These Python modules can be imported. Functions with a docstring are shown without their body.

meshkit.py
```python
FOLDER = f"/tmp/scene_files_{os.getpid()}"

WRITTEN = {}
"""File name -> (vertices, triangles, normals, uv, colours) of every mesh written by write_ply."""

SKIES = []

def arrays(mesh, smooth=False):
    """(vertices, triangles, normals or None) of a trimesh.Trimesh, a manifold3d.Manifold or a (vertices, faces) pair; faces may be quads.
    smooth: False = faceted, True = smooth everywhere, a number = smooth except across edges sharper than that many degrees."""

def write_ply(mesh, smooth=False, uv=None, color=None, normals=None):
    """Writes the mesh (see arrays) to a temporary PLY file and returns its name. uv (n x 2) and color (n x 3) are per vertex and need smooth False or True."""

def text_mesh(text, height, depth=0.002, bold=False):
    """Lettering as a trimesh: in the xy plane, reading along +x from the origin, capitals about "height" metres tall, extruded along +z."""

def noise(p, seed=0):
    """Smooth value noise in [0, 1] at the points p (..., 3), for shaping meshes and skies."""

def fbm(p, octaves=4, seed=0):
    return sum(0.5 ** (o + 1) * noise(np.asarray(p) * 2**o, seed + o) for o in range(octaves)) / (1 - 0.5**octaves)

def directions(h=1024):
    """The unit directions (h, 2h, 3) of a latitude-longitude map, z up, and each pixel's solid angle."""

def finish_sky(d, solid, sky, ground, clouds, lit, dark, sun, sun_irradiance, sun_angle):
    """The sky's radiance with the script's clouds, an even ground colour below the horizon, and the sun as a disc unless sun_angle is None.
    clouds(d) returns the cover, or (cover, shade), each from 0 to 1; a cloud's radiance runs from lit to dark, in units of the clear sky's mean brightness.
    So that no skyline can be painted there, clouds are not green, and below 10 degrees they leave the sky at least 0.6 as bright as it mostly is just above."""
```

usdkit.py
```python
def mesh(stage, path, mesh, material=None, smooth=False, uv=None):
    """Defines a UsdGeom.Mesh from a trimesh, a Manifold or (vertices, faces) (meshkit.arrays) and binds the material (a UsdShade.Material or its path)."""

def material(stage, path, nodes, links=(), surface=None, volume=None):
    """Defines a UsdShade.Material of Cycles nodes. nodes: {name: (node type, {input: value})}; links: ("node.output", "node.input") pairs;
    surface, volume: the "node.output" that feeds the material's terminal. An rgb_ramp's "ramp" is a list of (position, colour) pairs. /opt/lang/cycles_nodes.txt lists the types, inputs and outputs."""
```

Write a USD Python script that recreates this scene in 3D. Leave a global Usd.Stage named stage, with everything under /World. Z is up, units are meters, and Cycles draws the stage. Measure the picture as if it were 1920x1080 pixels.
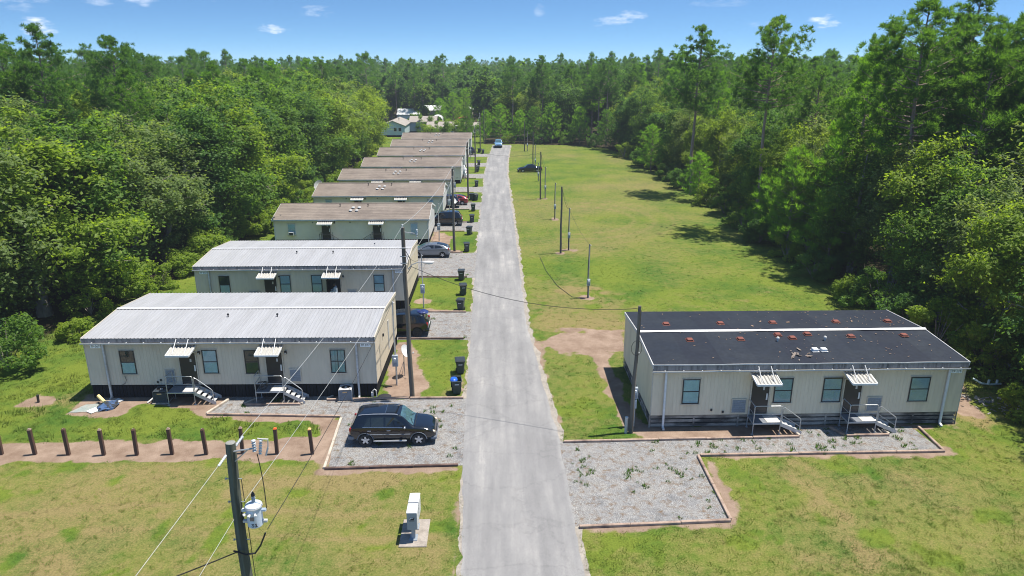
import math, random
import numpy as np, trimesh, manifold3d, usdkit, meshkit
from shapely.geometry import Polygon, LineString, Point, MultiPolygon
from shapely.ops import unary_union
import shapely
from pxr import Usd, UsdGeom, UsdLux, UsdShade, Sdf, Gf, Vt

stage = Usd.Stage.CreateInMemory()
UsdGeom.SetStageUpAxis(stage, UsdGeom.Tokens.z)
UsdGeom.SetStageMetersPerUnit(stage, 1.0)
UsdGeom.Xform.Define(stage, '/World')
UsdGeom.Scope.Define(stage, '/World/Looks')

# ---------------------------------------------------------------- camera, sky, sun, exposure
EXPOSURE, SKY, SUN = 0.85, 0.078, 1.25
HAZE = 0.0002
CAM_H, PITCH, YAW = 19.4, math.radians(17.486), math.radians(-1.3146)
SUN_DIR = np.array([0.33, 0.05, 1.0]); SUN_DIR = SUN_DIR / np.linalg.norm(SUN_DIR)

cam = UsdGeom.Camera.Define(stage, '/World/camera')
cam.CreateHorizontalApertureAttr(36.0); cam.CreateVerticalApertureAttr(20.25)
cam.CreateFocalLengthAttr(36.0 * 1330 / 1920)
cam.CreateClippingRangeAttr(Gf.Vec2f(0.1, 6000))
cam.CreateExposureAttr(EXPOSURE)
_c, _s = math.cos(YAW), math.sin(YAW)
_R = np.array([_c, _s, 0.0])
_F = np.array([-_s * math.cos(PITCH), _c * math.cos(PITCH), -math.sin(PITCH)])
_U = np.cross(_R, _F)
cam.AddTransformOp().Set(Gf.Matrix4d(*_R, 0, *_U, 0, *(-_F), 0, 0, 0, CAM_H, 1))


def aim(d):
    z = np.asarray(d, float); x = np.cross([0, 1, 0], z); x /= np.linalg.norm(x); y = np.cross(z, x)
    return Gf.Matrix4d(*x, 0, *y, 0, *z, 0, 0, 0, 0, 1)


sun = UsdLux.DistantLight.Define(stage, '/World/sun')
sun.CreateIntensityAttr(SUN); sun.CreateAngleAttr(0.53); sun.CreateNormalizeAttr(True)
sun.CreateColorAttr(Gf.Vec3f(1.0, 0.955, 0.88))
sun.AddTransformOp().Set(aim(SUN_DIR))

# small fair weather clouds: direction (x, z) of each as a slope on the far sky, its half width, half height, strength
CLOUDS = [(-0.600, 0.047, 0.022, 0.0085, .75), (-0.66, .085, .065, .012, .30), (-0.615, .071, .018, .006, .22), (-0.462, .081, .020, .0075, .42),
          (-0.29, .045, .018, .005, .65), (-0.235, .068, .017, .006, .28), (-0.365, .086, .014, .006, .4), (-0.51, .078, .02, .004, .25),
          (0.156, .055, .022, .006, .40), (0.185, .062, .016, .006, .35), (0.06, .068, .006, .006, .2), (0.438, .055, .020, .0085, .75),
          (0.37, .052, .024, .006, .2), (.30, .078, .03, .005, .12)]
_n = {"sky": ("sky_texture", {"sky_type": "single_scattering", "sun_disc": False, "sun_elevation": math.asin(SUN_DIR[2]),
                              "sun_rotation": math.atan2(SUN_DIR[0], SUN_DIR[1]), "altitude": 60.0, "air_density": 1.0,
                              "aerosol_density": 0.35, "ozone_density": 2.2}),
      "geo": ("texture_coordinate", {}),
      "map": ("mapping", {"scale": (9.0, 9.0, 30.0)}),
      "no": ("noise_texture", {"scale": 5.0, "detail": 6.0, "roughness": 0.6}),
      "hsv": ("mix", {"mix_type": "multiply", "fac": 1.0, "color2": (.70, .985, 1.15)}), "lift": ("vector_math", {"math_type": "multiply_add", "vector2": (1, 1, 2.7), "vector3": (0, 0, .085)}), "liftn": ("vector_math", {"math_type": "normalize"}),
      "sep": ("separate_xyz", {}),
      "sx": ("math", {"math_type": "divide"}), "sz": ("math", {"math_type": "divide"}),
      "ns": ("map_range", {"from_min": 0.3, "from_max": 0.7, "to_min": -1.5, "to_max": 1.9}),
      "front": ("math", {"math_type": "greater_than", "value2": 0.05}),
      "mixc": ("mix", {"color2": (9.0, 9.3, 10.0)}),
      "bg": ("background_shader", {"strength": SKY})}
_l = [("geo.generated", "lift.vector1"), ("lift.vector", "liftn.vector1"), ("liftn.vector", "sky.vector"), ("sky.color", "hsv.color1"), ("geo.generated", "map.vector"), ("map.vector", "no.vector"), ("geo.generated", "sep.vector"),
      ("sep.x", "sx.value1"), ("sep.y", "sx.value2"), ("sep.z", "sz.value1"), ("sep.y", "sz.value2"), ("no.fac", "ns.value"), ("sep.y", "front.value1")]
_prev = None
for i, (cx, cz, wx, wz, k) in enumerate(CLOUDS):
    a = f"c{i}"
    _n |= {a + "x": ("math", {"math_type": "multiply_add", "value2": 1 / wx, "value3": -cx / wx}),
           a + "z": ("math", {"math_type": "multiply_add", "value2": 1 / wz, "value3": -cz / wz}),
           a + "x2": ("math", {"math_type": "multiply"}), a + "r": ("math", {"math_type": "multiply_add"}),
           a + "n": ("math", {"math_type": "add"}),
           a + "m": ("map_range", {"range_type": "smoothstep", "from_min": 1.9, "from_max": -1.2, "to_min": 0.0, "to_max": k, "clamp": True})}
    _l += [("sx.value", a + "x.value1"), ("sz.value", a + "z.value1"), (a + "x.value", a + "x2.value1"), (a + "x.value", a + "x2.value2"),
           (a + "z.value", a + "r.value1"), (a + "z.value", a + "r.value2"), (a + "x2.value", a + "r.value3"), (a + "r.value", a + "n.value1"),
           ("ns.result", a + "n.value2"), (a + "n.value", a + "m.value")]
    if _prev is None:
        _prev = a + "m.result"
    else:
        _n[a + "s"] = ("math", {"math_type": "maximum"})
        _l += [(_prev, a + "s.value1"), (a + "m.result", a + "s.value2")]
        _prev = a + "s.value"
_n["gate"] = ("math", {"math_type": "multiply"})
_l += [(_prev, "gate.value1"), ("front.value", "gate.value2"), ("gate.value", "mixc.fac"), ("hsv.color", "mixc.color1"), ("mixc.color", "bg.color")]
_skymat = usdkit.material(stage, '/World/Looks/sky_light', _n, _l, surface="bg.background")
dome = UsdLux.DomeLight.Define(stage, '/World/sky')
dome.CreateIntensityAttr(1.0)
UsdShade.MaterialBindingAPI.Apply(dome.GetPrim()).Bind(_skymat)
dome.GetPrim().SetCustomDataByKey('kind', 'structure')

# ---------------------------------------------------------------- naming and tagging
_count = {}


def path_for(name, parent=None):
    base = str(parent.GetPath()) if parent is not None else '/World'
    k = base + '/' + name
    n = _count.get(k, 0); _count[k] = n + 1
    return k if n == 0 else f"{k}_{n:03d}"


def tag(p, label=None, cat=None, group=None, kind=None):
    p = p.GetPrim() if hasattr(p, 'GetPrim') else p
    for k, v in (('label', label), ('category', cat), ('group', group), ('kind', kind)):
        if v is not None:
            p.SetCustomDataByKey(k, v)
    return p


def thing(name, label, cat, loc=(0, 0, 0), rz=0.0, group=None, scale=None, ref=None, tilt=None):
    x = UsdGeom.Xform.Define(stage, path_for(name))
    p = x.GetPrim()
    if ref is not None:
        p.GetReferences().AddInternalReference(ref)
        p.SetInstanceable(True)
    x.AddTranslateOp().Set(Gf.Vec3d(*map(float, loc)))
    if tilt is not None:
        x.AddRotateXYZOp().Set(Gf.Vec3f(float(tilt[0]), float(tilt[1]), float(math.degrees(rz))))
    else:
        x.AddRotateZOp().Set(float(math.degrees(rz)))
    if scale is not None:
        s = (scale,) * 3 if np.ndim(scale) == 0 else scale
        x.AddScaleOp().Set(Gf.Vec3f(*map(float, s)))
    return tag(p, label, cat, group)


def proto(name):
    """A class prim holding the parts of a repeat."""
    return stage.CreateClassPrim('/World/' + name)


# ---------------------------------------------------------------- mesh building
def rot(rx=0, ry=0, rz=0):
    cx, sx, cy, sy, cz, sz = math.cos(rx), math.sin(rx), math.cos(ry), math.sin(ry), math.cos(rz), math.sin(rz)
    return np.array([[cz, -sz, 0], [sz, cz, 0], [0, 0, 1]]) @ np.array([[cy, 0, sy], [0, 1, 0], [-sy, 0, cy]]) @ np.array([[1, 0, 0], [0, cx, -sx], [0, sx, cx]])


_BF = np.array([[0, 2, 1], [0, 3, 2], [4, 5, 6], [4, 6, 7], [0, 1, 5], [0, 5, 4], [1, 2, 6], [1, 6, 5], [2, 3, 7], [2, 7, 6], [3, 0, 4], [3, 4, 7]])


class MB:
    def __init__(self):
        self.v, self.f, self.n = [], [], 0

    def add(self, v, f):
        v = np.asarray(v, float).reshape(-1, 3); f = np.asarray(f, int)
        if f.ndim == 2 and f.shape[1] == 4:
            f = np.vstack([f[:, [0, 1, 2]], f[:, [0, 2, 3]]])
        self.v.append(v); self.f.append(f + self.n); self.n += len(v)
        return self

    def mesh(self, m):
        if hasattr(m, 'to_mesh'):
            k = m.to_mesh(); return self.add(k.vert_properties[:, :3], k.tri_verts)
        return self.add(m.vertices, m.faces)

    def box(self, x0, x1, y0, y1, z0, z1, R=None, c=None):
        v = np.array([[x0, y0, z0], [x1, y0, z0], [x1, y1, z0], [x0, y1, z0], [x0, y0, z1], [x1, y0, z1], [x1, y1, z1], [x0, y1, z1]], float)
        if R is not None:
            o = v.mean(0) if c is None else np.asarray(c, float)
            v = (v - o) @ R.T + o
        return self.add(v, _BF)

    def cbox(self, x0, x1, y0, y1, z0, z1, r=0.02, R=None, c=None):
        """Box with chamfered edges."""
        r = min(r, (x1 - x0) / 3, (y1 - y0) / 3, (z1 - z0) / 3)
        p = []
        for a in (0, 1):
            for b in (0, 1):
                for d in (0, 1):
                    X, Y, Z = (x0, x1)[a], (y0, y1)[b], (z0, z1)[d]
                    sx, sy, sz = (r, -r)[a], (r, -r)[b], (r, -r)[d]
                    p += [(X, Y + sy, Z + sz), (X + sx, Y, Z + sz), (X + sx, Y + sy, Z)]
        h = trimesh.convex.convex_hull(np.array(p))
        v = np.array(h.vertices)
        if R is not None:
            o = np.array([(x0 + x1) / 2, (y0 + y1) / 2, (z0 + z1) / 2]) if c is None else np.asarray(c, float)
            v = (v - o) @ R.T + o
        return self.add(v, h.faces)

    def tube(self, pts, r, n=8, caps=True):
        pts = np.asarray(pts, float); m = len(pts); r = np.broadcast_to(np.asarray(r, float), (m,))
        t = np.gradient(pts, axis=0); t /= np.maximum(np.linalg.norm(t, axis=1, keepdims=True), 1e-9)
        up = np.array([0, 0, 1.0]) if abs(t[0][2]) < .9 else np.array([1.0, 0, 0])
        u = np.cross(t[0], up); u /= np.linalg.norm(u)
        a = np.arange(n) / n * 2 * math.pi
        V = []
        for k in range(m):
            u = u - t[k] * (u @ t[k]); u /= np.linalg.norm(u); w = np.cross(t[k], u)
            V.append(pts[k] + r[k] * (np.cos(a)[:, None] * u + np.sin(a)[:, None] * w))
        V = np.vstack(V); F = []
        j = np.arange(n); j2 = (j + 1) % n
        for k in range(m - 1):
            F += [np.stack([k * n + j, k * n + j2, (k + 1) * n + j2], 1), np.stack([k * n + j, (k + 1) * n + j2, (k + 1) * n + j], 1)]
        F = np.vstack(F)
        if caps:
            V = np.vstack([V, pts[0], pts[-1]]); c0, c1 = m * n, m * n + 1
            F = np.vstack([F, np.stack([j2, j, np.full(n, c0)], 1), np.stack([(m - 1) * n + j, (m - 1) * n + j2, np.full(n, c1)], 1)])
        return self.add(V, F)

    def lathe(self, prof, n=16, loc=(0, 0, 0), R=None):
        """prof: (r, z) pairs."""
        prof = np.asarray(prof, float); m = len(prof); a = np.arange(n) / n * 2 * math.pi
        V = np.concatenate([np.stack([p[0] * np.cos(a), p[0] * np.sin(a), np.full(n, p[1])], 1) for p in prof])
        j = np.arange(n); j2 = (j + 1) % n; F = []
        for k in range(m - 1):
            F += [np.stack([k * n + j, k * n + j2, (k + 1) * n + j2], 1), np.stack([k * n + j, (k + 1) * n + j2, (k + 1) * n + j], 1)]
        if R is not None:
            V = V @ R.T
        return self.add(V + np.asarray(loc, float), np.vstack(F))

    def prism(self, poly, z0, z1, R=None, loc=None):
        m = trimesh.creation.extrude_polygon(poly if hasattr(poly, 'exterior') else Polygon(poly), z1 - z0, engine='earcut')
        v = np.array(m.vertices) + [0, 0, z0]
        if R is not None:
            v = v @ R.T
        if loc is not None:
            v = v + np.asarray(loc, float)
        return self.add(v, m.faces)

    def quad(self, a, b, c, d):
        return self.add([a, b, c, d], [[0, 1, 2], [0, 2, 3]])

    def build(self, name, mat, parent=None, smooth=False):
        return obj(name, (np.vstack(self.v), np.vstack(self.f)), mat, parent, smooth)

    def top(self, name, mat, label, cat, group=None, smooth=False, kind=None):
        return tag(self.build(name, mat, None, smooth), label, cat, group, kind)


def obj(name, mesh, mat, parent=None, smooth=False):
    m = usdkit.mesh(stage, path_for(name, parent), mesh, mat, smooth=smooth)
    return m.GetPrim()


def curve(a, b, sag=0.0, n=14):
    a, b = np.asarray(a, float), np.asarray(b, float); t = np.linspace(0, 1, n)[:, None]
    p = a + (b - a) * t; p[:, 2] -= (4 * sag * t * (1 - t))[:, 0]
    return p


RX90 = rot(math.pi / 2)          # profile x,y -> x,z ; extrusion along -y

# ---------------------------------------------------------------- materials
_mats = {}


def mat(name, col, rough=0.6, metal=0.0, var=0.18, scale=2.5, col2=None, bump=0.0, bscale=20.0, stretch=(1, 1, 1), coat=0.0, spec=0.5, mixat=(0.45, 0.7), rand=0.0, world=False):
    """Procedural paint, wood, metal ...: the colour varies softly, a second colour (dirt, wear) shows in patches."""
    if name in _mats:
        return _mats[name]
    c = np.asarray(col, float); c2 = c * (1 - var) if col2 is None else np.asarray(col2, float)
    n = {"tc": ("geometry" if world else "texture_coordinate", {}), "mp": ("mapping", {"scale": stretch}), "n1": ("noise_texture", {"scale": scale, "detail": 5.0, "roughness": 0.6}),
         "n2": ("noise_texture", {"scale": scale * 6.3, "detail": 3.0}), "r1": ("rgb_ramp", {"ramp": [(mixat[0], c), (mixat[1], c2)]}),
         "r2": ("rgb_ramp", {"ramp": [(0.3, (1 - var * .7,) * 3), (0.7, (1 + var * .7,) * 3)]}), "mu": ("mix", {"mix_type": "multiply", "fac": 1.0}),
         "p": ("principled_bsdf", {"roughness": rough, "metallic": metal, "coat_weight": coat, "specular_ior_level": spec})}
    l = [("tc.position" if world else "tc.object", "mp.vector"), ("mp.vector", "n1.vector"), ("mp.vector", "n2.vector"), ("n1.fac", "r1.fac"), ("n2.fac", "r2.fac"), ("r1.color", "mu.color1"), ("r2.color", "mu.color2")]
    out = "mu.color"
    if rand:
        n |= {"oi": ("object_info", {}), "rr": ("rgb_ramp", {"ramp": [(0, (1 - rand,) * 3), (1, (1 + rand,) * 3)]}), "mr": ("mix", {"mix_type": "multiply", "fac": 1.0})}
        l += [("oi.random", "rr.fac"), (out, "mr.color1"), ("rr.color", "mr.color2")]; out = "mr.color"
    l.append((out, "p.base_color"))
    if bump:
        n |= {"n3": ("noise_texture", {"scale": bscale, "detail": 4.0}), "b": ("bump", {"strength": min(1.0, bump), "distance": 0.02})}
        l += [("mp.vector", "n3.vector"), ("n3.fac", "b.height"), ("b.normal", "p.normal")]
    _mats[name] = usdkit.material(stage, '/World/Looks/' + name, n, l, surface="p.BSDF")
    return _mats[name]


def pane_mat(name, tint=(0.75, 0.85, 0.85)):
    if name not in _mats:
        _mats[name] = usdkit.material(stage, '/World/Looks/' + name, {"f": ("fresnel", {"IOR": 1.42}), "t": ("transparent_bsdf", {"color": tint}), "g": ("glossy_bsdf", {"color": (.9, .95, 1), "roughness": 0.03}), "m": ("mix_closure", {})},
                                      [("f.fac", "m.fac"), ("t.BSDF", "m.closure1"), ("g.BSDF", "m.closure2")], surface="m.closure")
    return _mats[name]


def leaf_mat(name, dark, light, trans=0.25, scale=0.35, rand=0.25, rough=0.5):
    """Foliage: tone drifts through the crown, from leaf to leaf and from tree to tree; some light comes through."""
    if name in _mats:
        return _mats[name]
    n = {"tc": ("texture_coordinate", {}), "ge": ("geometry", {}), "n1": ("noise_texture", {"scale": scale, "detail": 3.0}), "oi": ("object_info", {}),
         "ad": ("math", {"math_type": "multiply_add", "value2": 0.85, "value3": -0.20}), "ad2": ("math", {"math_type": "multiply_add", "value2": 0.7}),
         "ad3": ("math", {"math_type": "multiply_add", "value2": rand, "value3": -0.1 - rand / 2}), "su": ("math", {"math_type": "add", "use_clamp": True}),
         "r": ("rgb_ramp", {"ramp": [(0.15, dark), (0.85, light)]}), "p": ("principled_bsdf", {"roughness": rough, "specular_ior_level": 0.18}),
         "tr": ("translucent_bsdf", {}), "br": ("mix", {"mix_type": "multiply", "fac": 1.0, "color2": (1.75, 1.7, 0.6)}), "m": ("mix_closure", {"fac": trans})}
    l = [("tc.object", "n1.vector"), ("ge.random_per_island", "ad.value1"), ("n1.fac", "ad2.value1"), ("ad.value", "ad2.value3"), ("oi.random", "ad3.value1"), ("ad2.value", "su.value1"), ("ad3.value", "su.value2"),
         ("su.value", "r.fac"), ("r.color", "p.base_color"), ("r.color", "br.color1"), ("br.color", "tr.color"), ("p.BSDF", "m.closure1"), ("tr.BSDF", "m.closure2")]
    _mats[name] = usdkit.material(stage, '/World/Looks/' + name, n, l, surface="m.closure")
    return _mats[name]
# ================================================================ ground
def fb(x, y, s, o=4, seed=0):
    return meshkit.fbm(np.stack([np.asarray(x) * s, np.asarray(y) * s, np.full(np.shape(x), 7.3)], -1), o, seed)


def sstep(a, b, v):
    t = np.clip((v - a) / (b - a), 0, 1); return t * t * (3 - 2 * t)


def inside(poly, x, y, soft):
    """1 inside the outline, falling to 0 over the soft distance on both sides, with a ragged edge."""
    x, y = np.asarray(x, float), np.asarray(y, float)
    g = shapely.points(x.ravel(), y.ravel()); P = Polygon(poly); shapely.prepare(P)
    d = shapely.distance(P.exterior, g) * np.where(shapely.contains(P, g), -1, 1)
    d = d.reshape(x.shape) + (fb(x, y, .9, 5, 5) - .5) * soft * 3.2
    return sstep(soft * .5, -soft * .5, d)


ROAD_L = [(-1.6, -30), (-1.5, 15), (-1.5, 23.5), (-1.75, 31.8), (-1.88, 37), (-1.98, 53), (-2.12, 69), (-2.12, 103), (-2.0, 136), (-1.65, 155), (-1.15, 167), (-.75, 178), (-.65, 182)]
ROAD_R = [(3.7, -30), (3.55, 15), (3.42, 23.4), (3.35, 34), (2.82, 42.8), (2.32, 53), (2.3, 86), (2.1, 130), (2.5, 150), (2.95, 162), (3.6, 178), (3.75, 182)]
DIRT = [([(-25.2, 37.6), (-22, 37.4), (-21.5, 38.9), (-18.3, 38.3), (-16.9, 37.0), (-9.2, 36.4), (-9.0, 40.5), (-25.0, 40.5)], .5, 1.0),
        ([(-45, 32.5), (-9.4, 32.3), (-8.6, 31.1), (-8.7, 37.2), (-9.8, 36.6), (-9.6, 34.7), (-14.8, 34.35), (-45, 34.7)], .5, 1.0),
        ([(4.3, 46.0), (9.6, 46.2), (9.4, 50.6), (5.2, 50.8), (3.8, 48.5)], .9, 1.15), ([(2.6, 35.5), (3.5, 35.5), (3.3, 41), (3.6, 46.5), (2.5, 50.5), (2.2, 52)], .7, .7),
        ([(-6.8, 39.0), (-4.9, 39.0), (-4.6, 41.3), (-5.6, 44.3), (-6.2, 48.6), (-7.3, 48.6)], .8, .9), ([(-28.9, 38.7), (-26.5, 38.7), (-26.3, 40.1), (-28.2, 40.2)], .5, .9),
        ([(8.0, 33.9), (16.6, 34.0), (24, 34.6), (26, 35.6), (8.0, 35.6), (7.6, 47.5), (6.9, 47.5), (7.1, 35)], .5, 1.0), ([(25.8, 35.3), (28.6, 36), (30.5, 43), (31, 54), (27.5, 50), (25.9, 45)], 1.2, .75),
        ([(2.9, 26.1), (10.9, 26.3), (11.1, 31.9), (23.9, 31.9), (24.1, 33), (10.6, 32.7), (10.2, 26.9), (3.0, 26.9)], .5, .75), ([(-9.2, 31.0), (-1.9, 31.2), (-1.9, 31.8), (-9.2, 31.7)], .4, .8),
        ([(-1.9, -30), (-1.5, -30), (-1.6, 31), (-2.0, 31)], .5, .6), ([(-5.5, 55.0), (-2.4, 54.8), (-2.4, 55.7), (-6.5, 56.2)], .5, .8), ([(-8, 77.2), (-5.2, 76), (-5.0, 82), (-7.2, 86), (-7.6, 86)], .6, .7),
        ([(-3.1, 40.2), (-2.0, 40.2), (-2.0, 42.6), (-2.9, 42.2)], .5, .7)]
for _px, _py in [(7.96, 58.6), (6.93, 73.9), (7.92, 75.2), (7.7, 91.5), (6.7, 105.9), (7.5, 106.7), (-4.56, 75.0), (-5.2, 39.5), (-6.3, 58.0)]:
    DIRT.append(([(_px + .75 * math.cos(a), _py + .7 * math.sin(a)) for a in np.linspace(0, 6.28, 9)[:-1]], .5, .9))

TREE_L = [(-44, 20), (-40, 36), (-34.5, 43.5), (-33, 47.5), (-32.5, 52), (-30.3, 61), (-29.3, 66), (-28.3, 81), (-29.5, 96), (-28.2, 108), (-27.2, 125), (-26.5, 150), (-28, 180), (-33, 198), (-33, 215)]
TREE_R = [(33, 16), (30.6, 30), (30.6, 40), (31.6, 48), (32.6, 57), (31.4, 70), (30.5, 82), (32, 98), (32, 114), (30.5, 139), (29.5, 158), (25.5, 175), (17, 181), (9, 182.5), (4.5, 183.5), (4.5, 196)]


def edge_x(line, y):
    return np.interp(y, [p[1] for p in line], [p[0] for p in line])


def masks(x, y):
    soil = np.zeros_like(x)
    for P, soft, k in DIRT:
        bx0, bx1 = min(p[0] for p in P) - 2, max(p[0] for p in P) + 2; by0, by1 = min(p[1] for p in P) - 2, max(p[1] for p in P) + 2
        m = (x > bx0) & (x < bx1) & (y > by0) & (y < by1)
        if m.any():
            soil[m] = np.maximum(soil[m], inside(P, x[m], y[m], soft) * k)
    dry = np.full_like(x, .30)
    dry = np.where(y < 60, .36, dry)
    n1, n2 = fb(x, y, .16, 4, 11), fb(x, y, .05, 3, 3)
    left = sstep(-1.2, -2.4, x) * sstep(33.4, 31.6, y)
    dry = np.maximum(dry, left * (.62 + .9 * (n1 - .5)))
    right = sstep(3, 4, x) * sstep(33, 30, y)
    dry = np.maximum(dry, right * (.40 + 1.1 * (n1 - .5)))
    dry *= 1 - .95 * inside([(-45, 34.6), (-9.5, 34.8), (-9.5, 38.2), (-18, 39), (-24, 40), (-24.9, 49), (-33, 48), (-45, 40)], x, y, 1.0)
    dry *= 1 - .55 * sstep(-2.2, -2.6, x) * sstep(39, 40, y)
    dry += .38 * inside([(2.4, 51), (9, 50.5), (11, 58), (8, 66), (2.4, 64)], x, y, 2.5)
    # ruts and mowing arcs in the open field
    ang = np.hypot(x - 9, y - 92); arcs = np.exp(-((ang % 2.6 - 1.3) / .35) ** 2) * sstep(17, 12, ang) * sstep(6, 9, ang) * (x > 7)
    dry += .20 * arcs + (.55 * (n2 - .5) + .9 * (fb(x, y, .12, 4, 71) - .5)) * (y > 45) * (x > 2)
    dry += .55 * sstep(.60, .74, fb(x, y, .33, 4, 21)) * (y < 62)
    dry -= .75 * sstep(.585, .70, fb(x, y, .75, 4, 61)) * (y < 62)
    for yy in (26.3, 28.1):
        dry += .25 * np.exp(-((y - yy - .5 * np.sin(x * .3)) / .25) ** 2) * (x < -2.5) * (x > -30)
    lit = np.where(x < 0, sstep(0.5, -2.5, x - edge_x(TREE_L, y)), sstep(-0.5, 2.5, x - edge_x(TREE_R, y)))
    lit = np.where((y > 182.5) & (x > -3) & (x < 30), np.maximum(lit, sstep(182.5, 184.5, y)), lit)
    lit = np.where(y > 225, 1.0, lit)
    return np.clip(np.stack([soil, dry, lit], -1), 0, 1.2)


def steps(a, b, fine, pad, grow=1.25):
    c = list(np.arange(a, b + 1e-6, fine)); d = fine
    while c[-1] < pad:
        d *= grow; c.append(c[-1] + d)
    d = fine
    while c[0] > -pad:
        d *= grow; c.insert(0, c[0] - d)
    return np.array(c)


gx = steps(-36, 36, .30, 2500); gy = np.concatenate([steps(19, 66, .30, 30, 1.3)[:-1]])
gy = [-2500, -900, -300, -100, -30, 0, 10, 15] + list(np.arange(19, 66, .30)); _d = .30
while gy[-1] < 2500:
    _d = min(_d * 1.03, 1.2) if gy[-1] < 200 else _d * 1.35; gy.append(gy[-1] + _d)
gy = np.array(gy)
X, Y = np.meshgrid(gx, gy, indexing='xy')
_nx, _ny = len(gx), len(gy)
_i = (np.arange(_ny - 1)[:, None] * _nx + np.arange(_nx - 1)[None]).ravel()
ground = usdkit.mesh(stage, '/World/ground', (np.stack([X.ravel(), Y.ravel(), np.zeros(X.size)], 1), np.stack([_i, _i + 1, _i + _nx + 1, _i + _nx], 1)), None)
MASK = masks(X.ravel(), Y.ravel())
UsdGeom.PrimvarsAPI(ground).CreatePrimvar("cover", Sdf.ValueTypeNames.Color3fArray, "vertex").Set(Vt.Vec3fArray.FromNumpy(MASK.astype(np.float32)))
tag(ground, kind='structure')

GRASS_A, GRASS_B, GRASS_DRY, SOIL, SOIL2, LITTER = (.042, .090, .012), (.106, .136, .018), (.172, .138, .056), (.165, .112, .080), (.26, .19, .142), (.045, .034, .02)


def grass_nodes(extra=None):
    """The lawn's own colour from the place on the ground, shared by the ground sheet and the blades."""
    n = {"geo": ("geometry", {}), "g1": ("noise_texture", {"scale": .22, "detail": 4.0}), "g2": ("noise_texture", {"scale": 1.7, "detail": 5.0, "roughness": .65}), "g3": ("noise_texture", {"scale": 11.0, "detail": 4.0, "roughness": .7}),
         "a1": ("math", {"math_type": "multiply_add", "value2": .9, "value3": -.18}), "a2": ("math", {"math_type": "multiply_add", "value2": .5}), "gr": ("rgb_ramp", {"ramp": [(.30, GRASS_A), (.62, GRASS_B)]}),
         "v": ("rgb_ramp", {"ramp": [(.25, (.55,) * 3), (.5, (1.0,) * 3), (.78, (1.5,) * 3)]}), "gm": ("mix", {"mix_type": "multiply", "fac": .85})}
    l = [("geo.position", "g1.vector"), ("geo.position", "g2.vector"), ("geo.position", "g3.vector"), ("g1.fac", "a1.value1"), ("g2.fac", "a2.value1"), ("a1.value", "a2.value3"), ("a2.value", "gr.fac"), ("g3.fac", "v.fac")]
    return n, l


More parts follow.
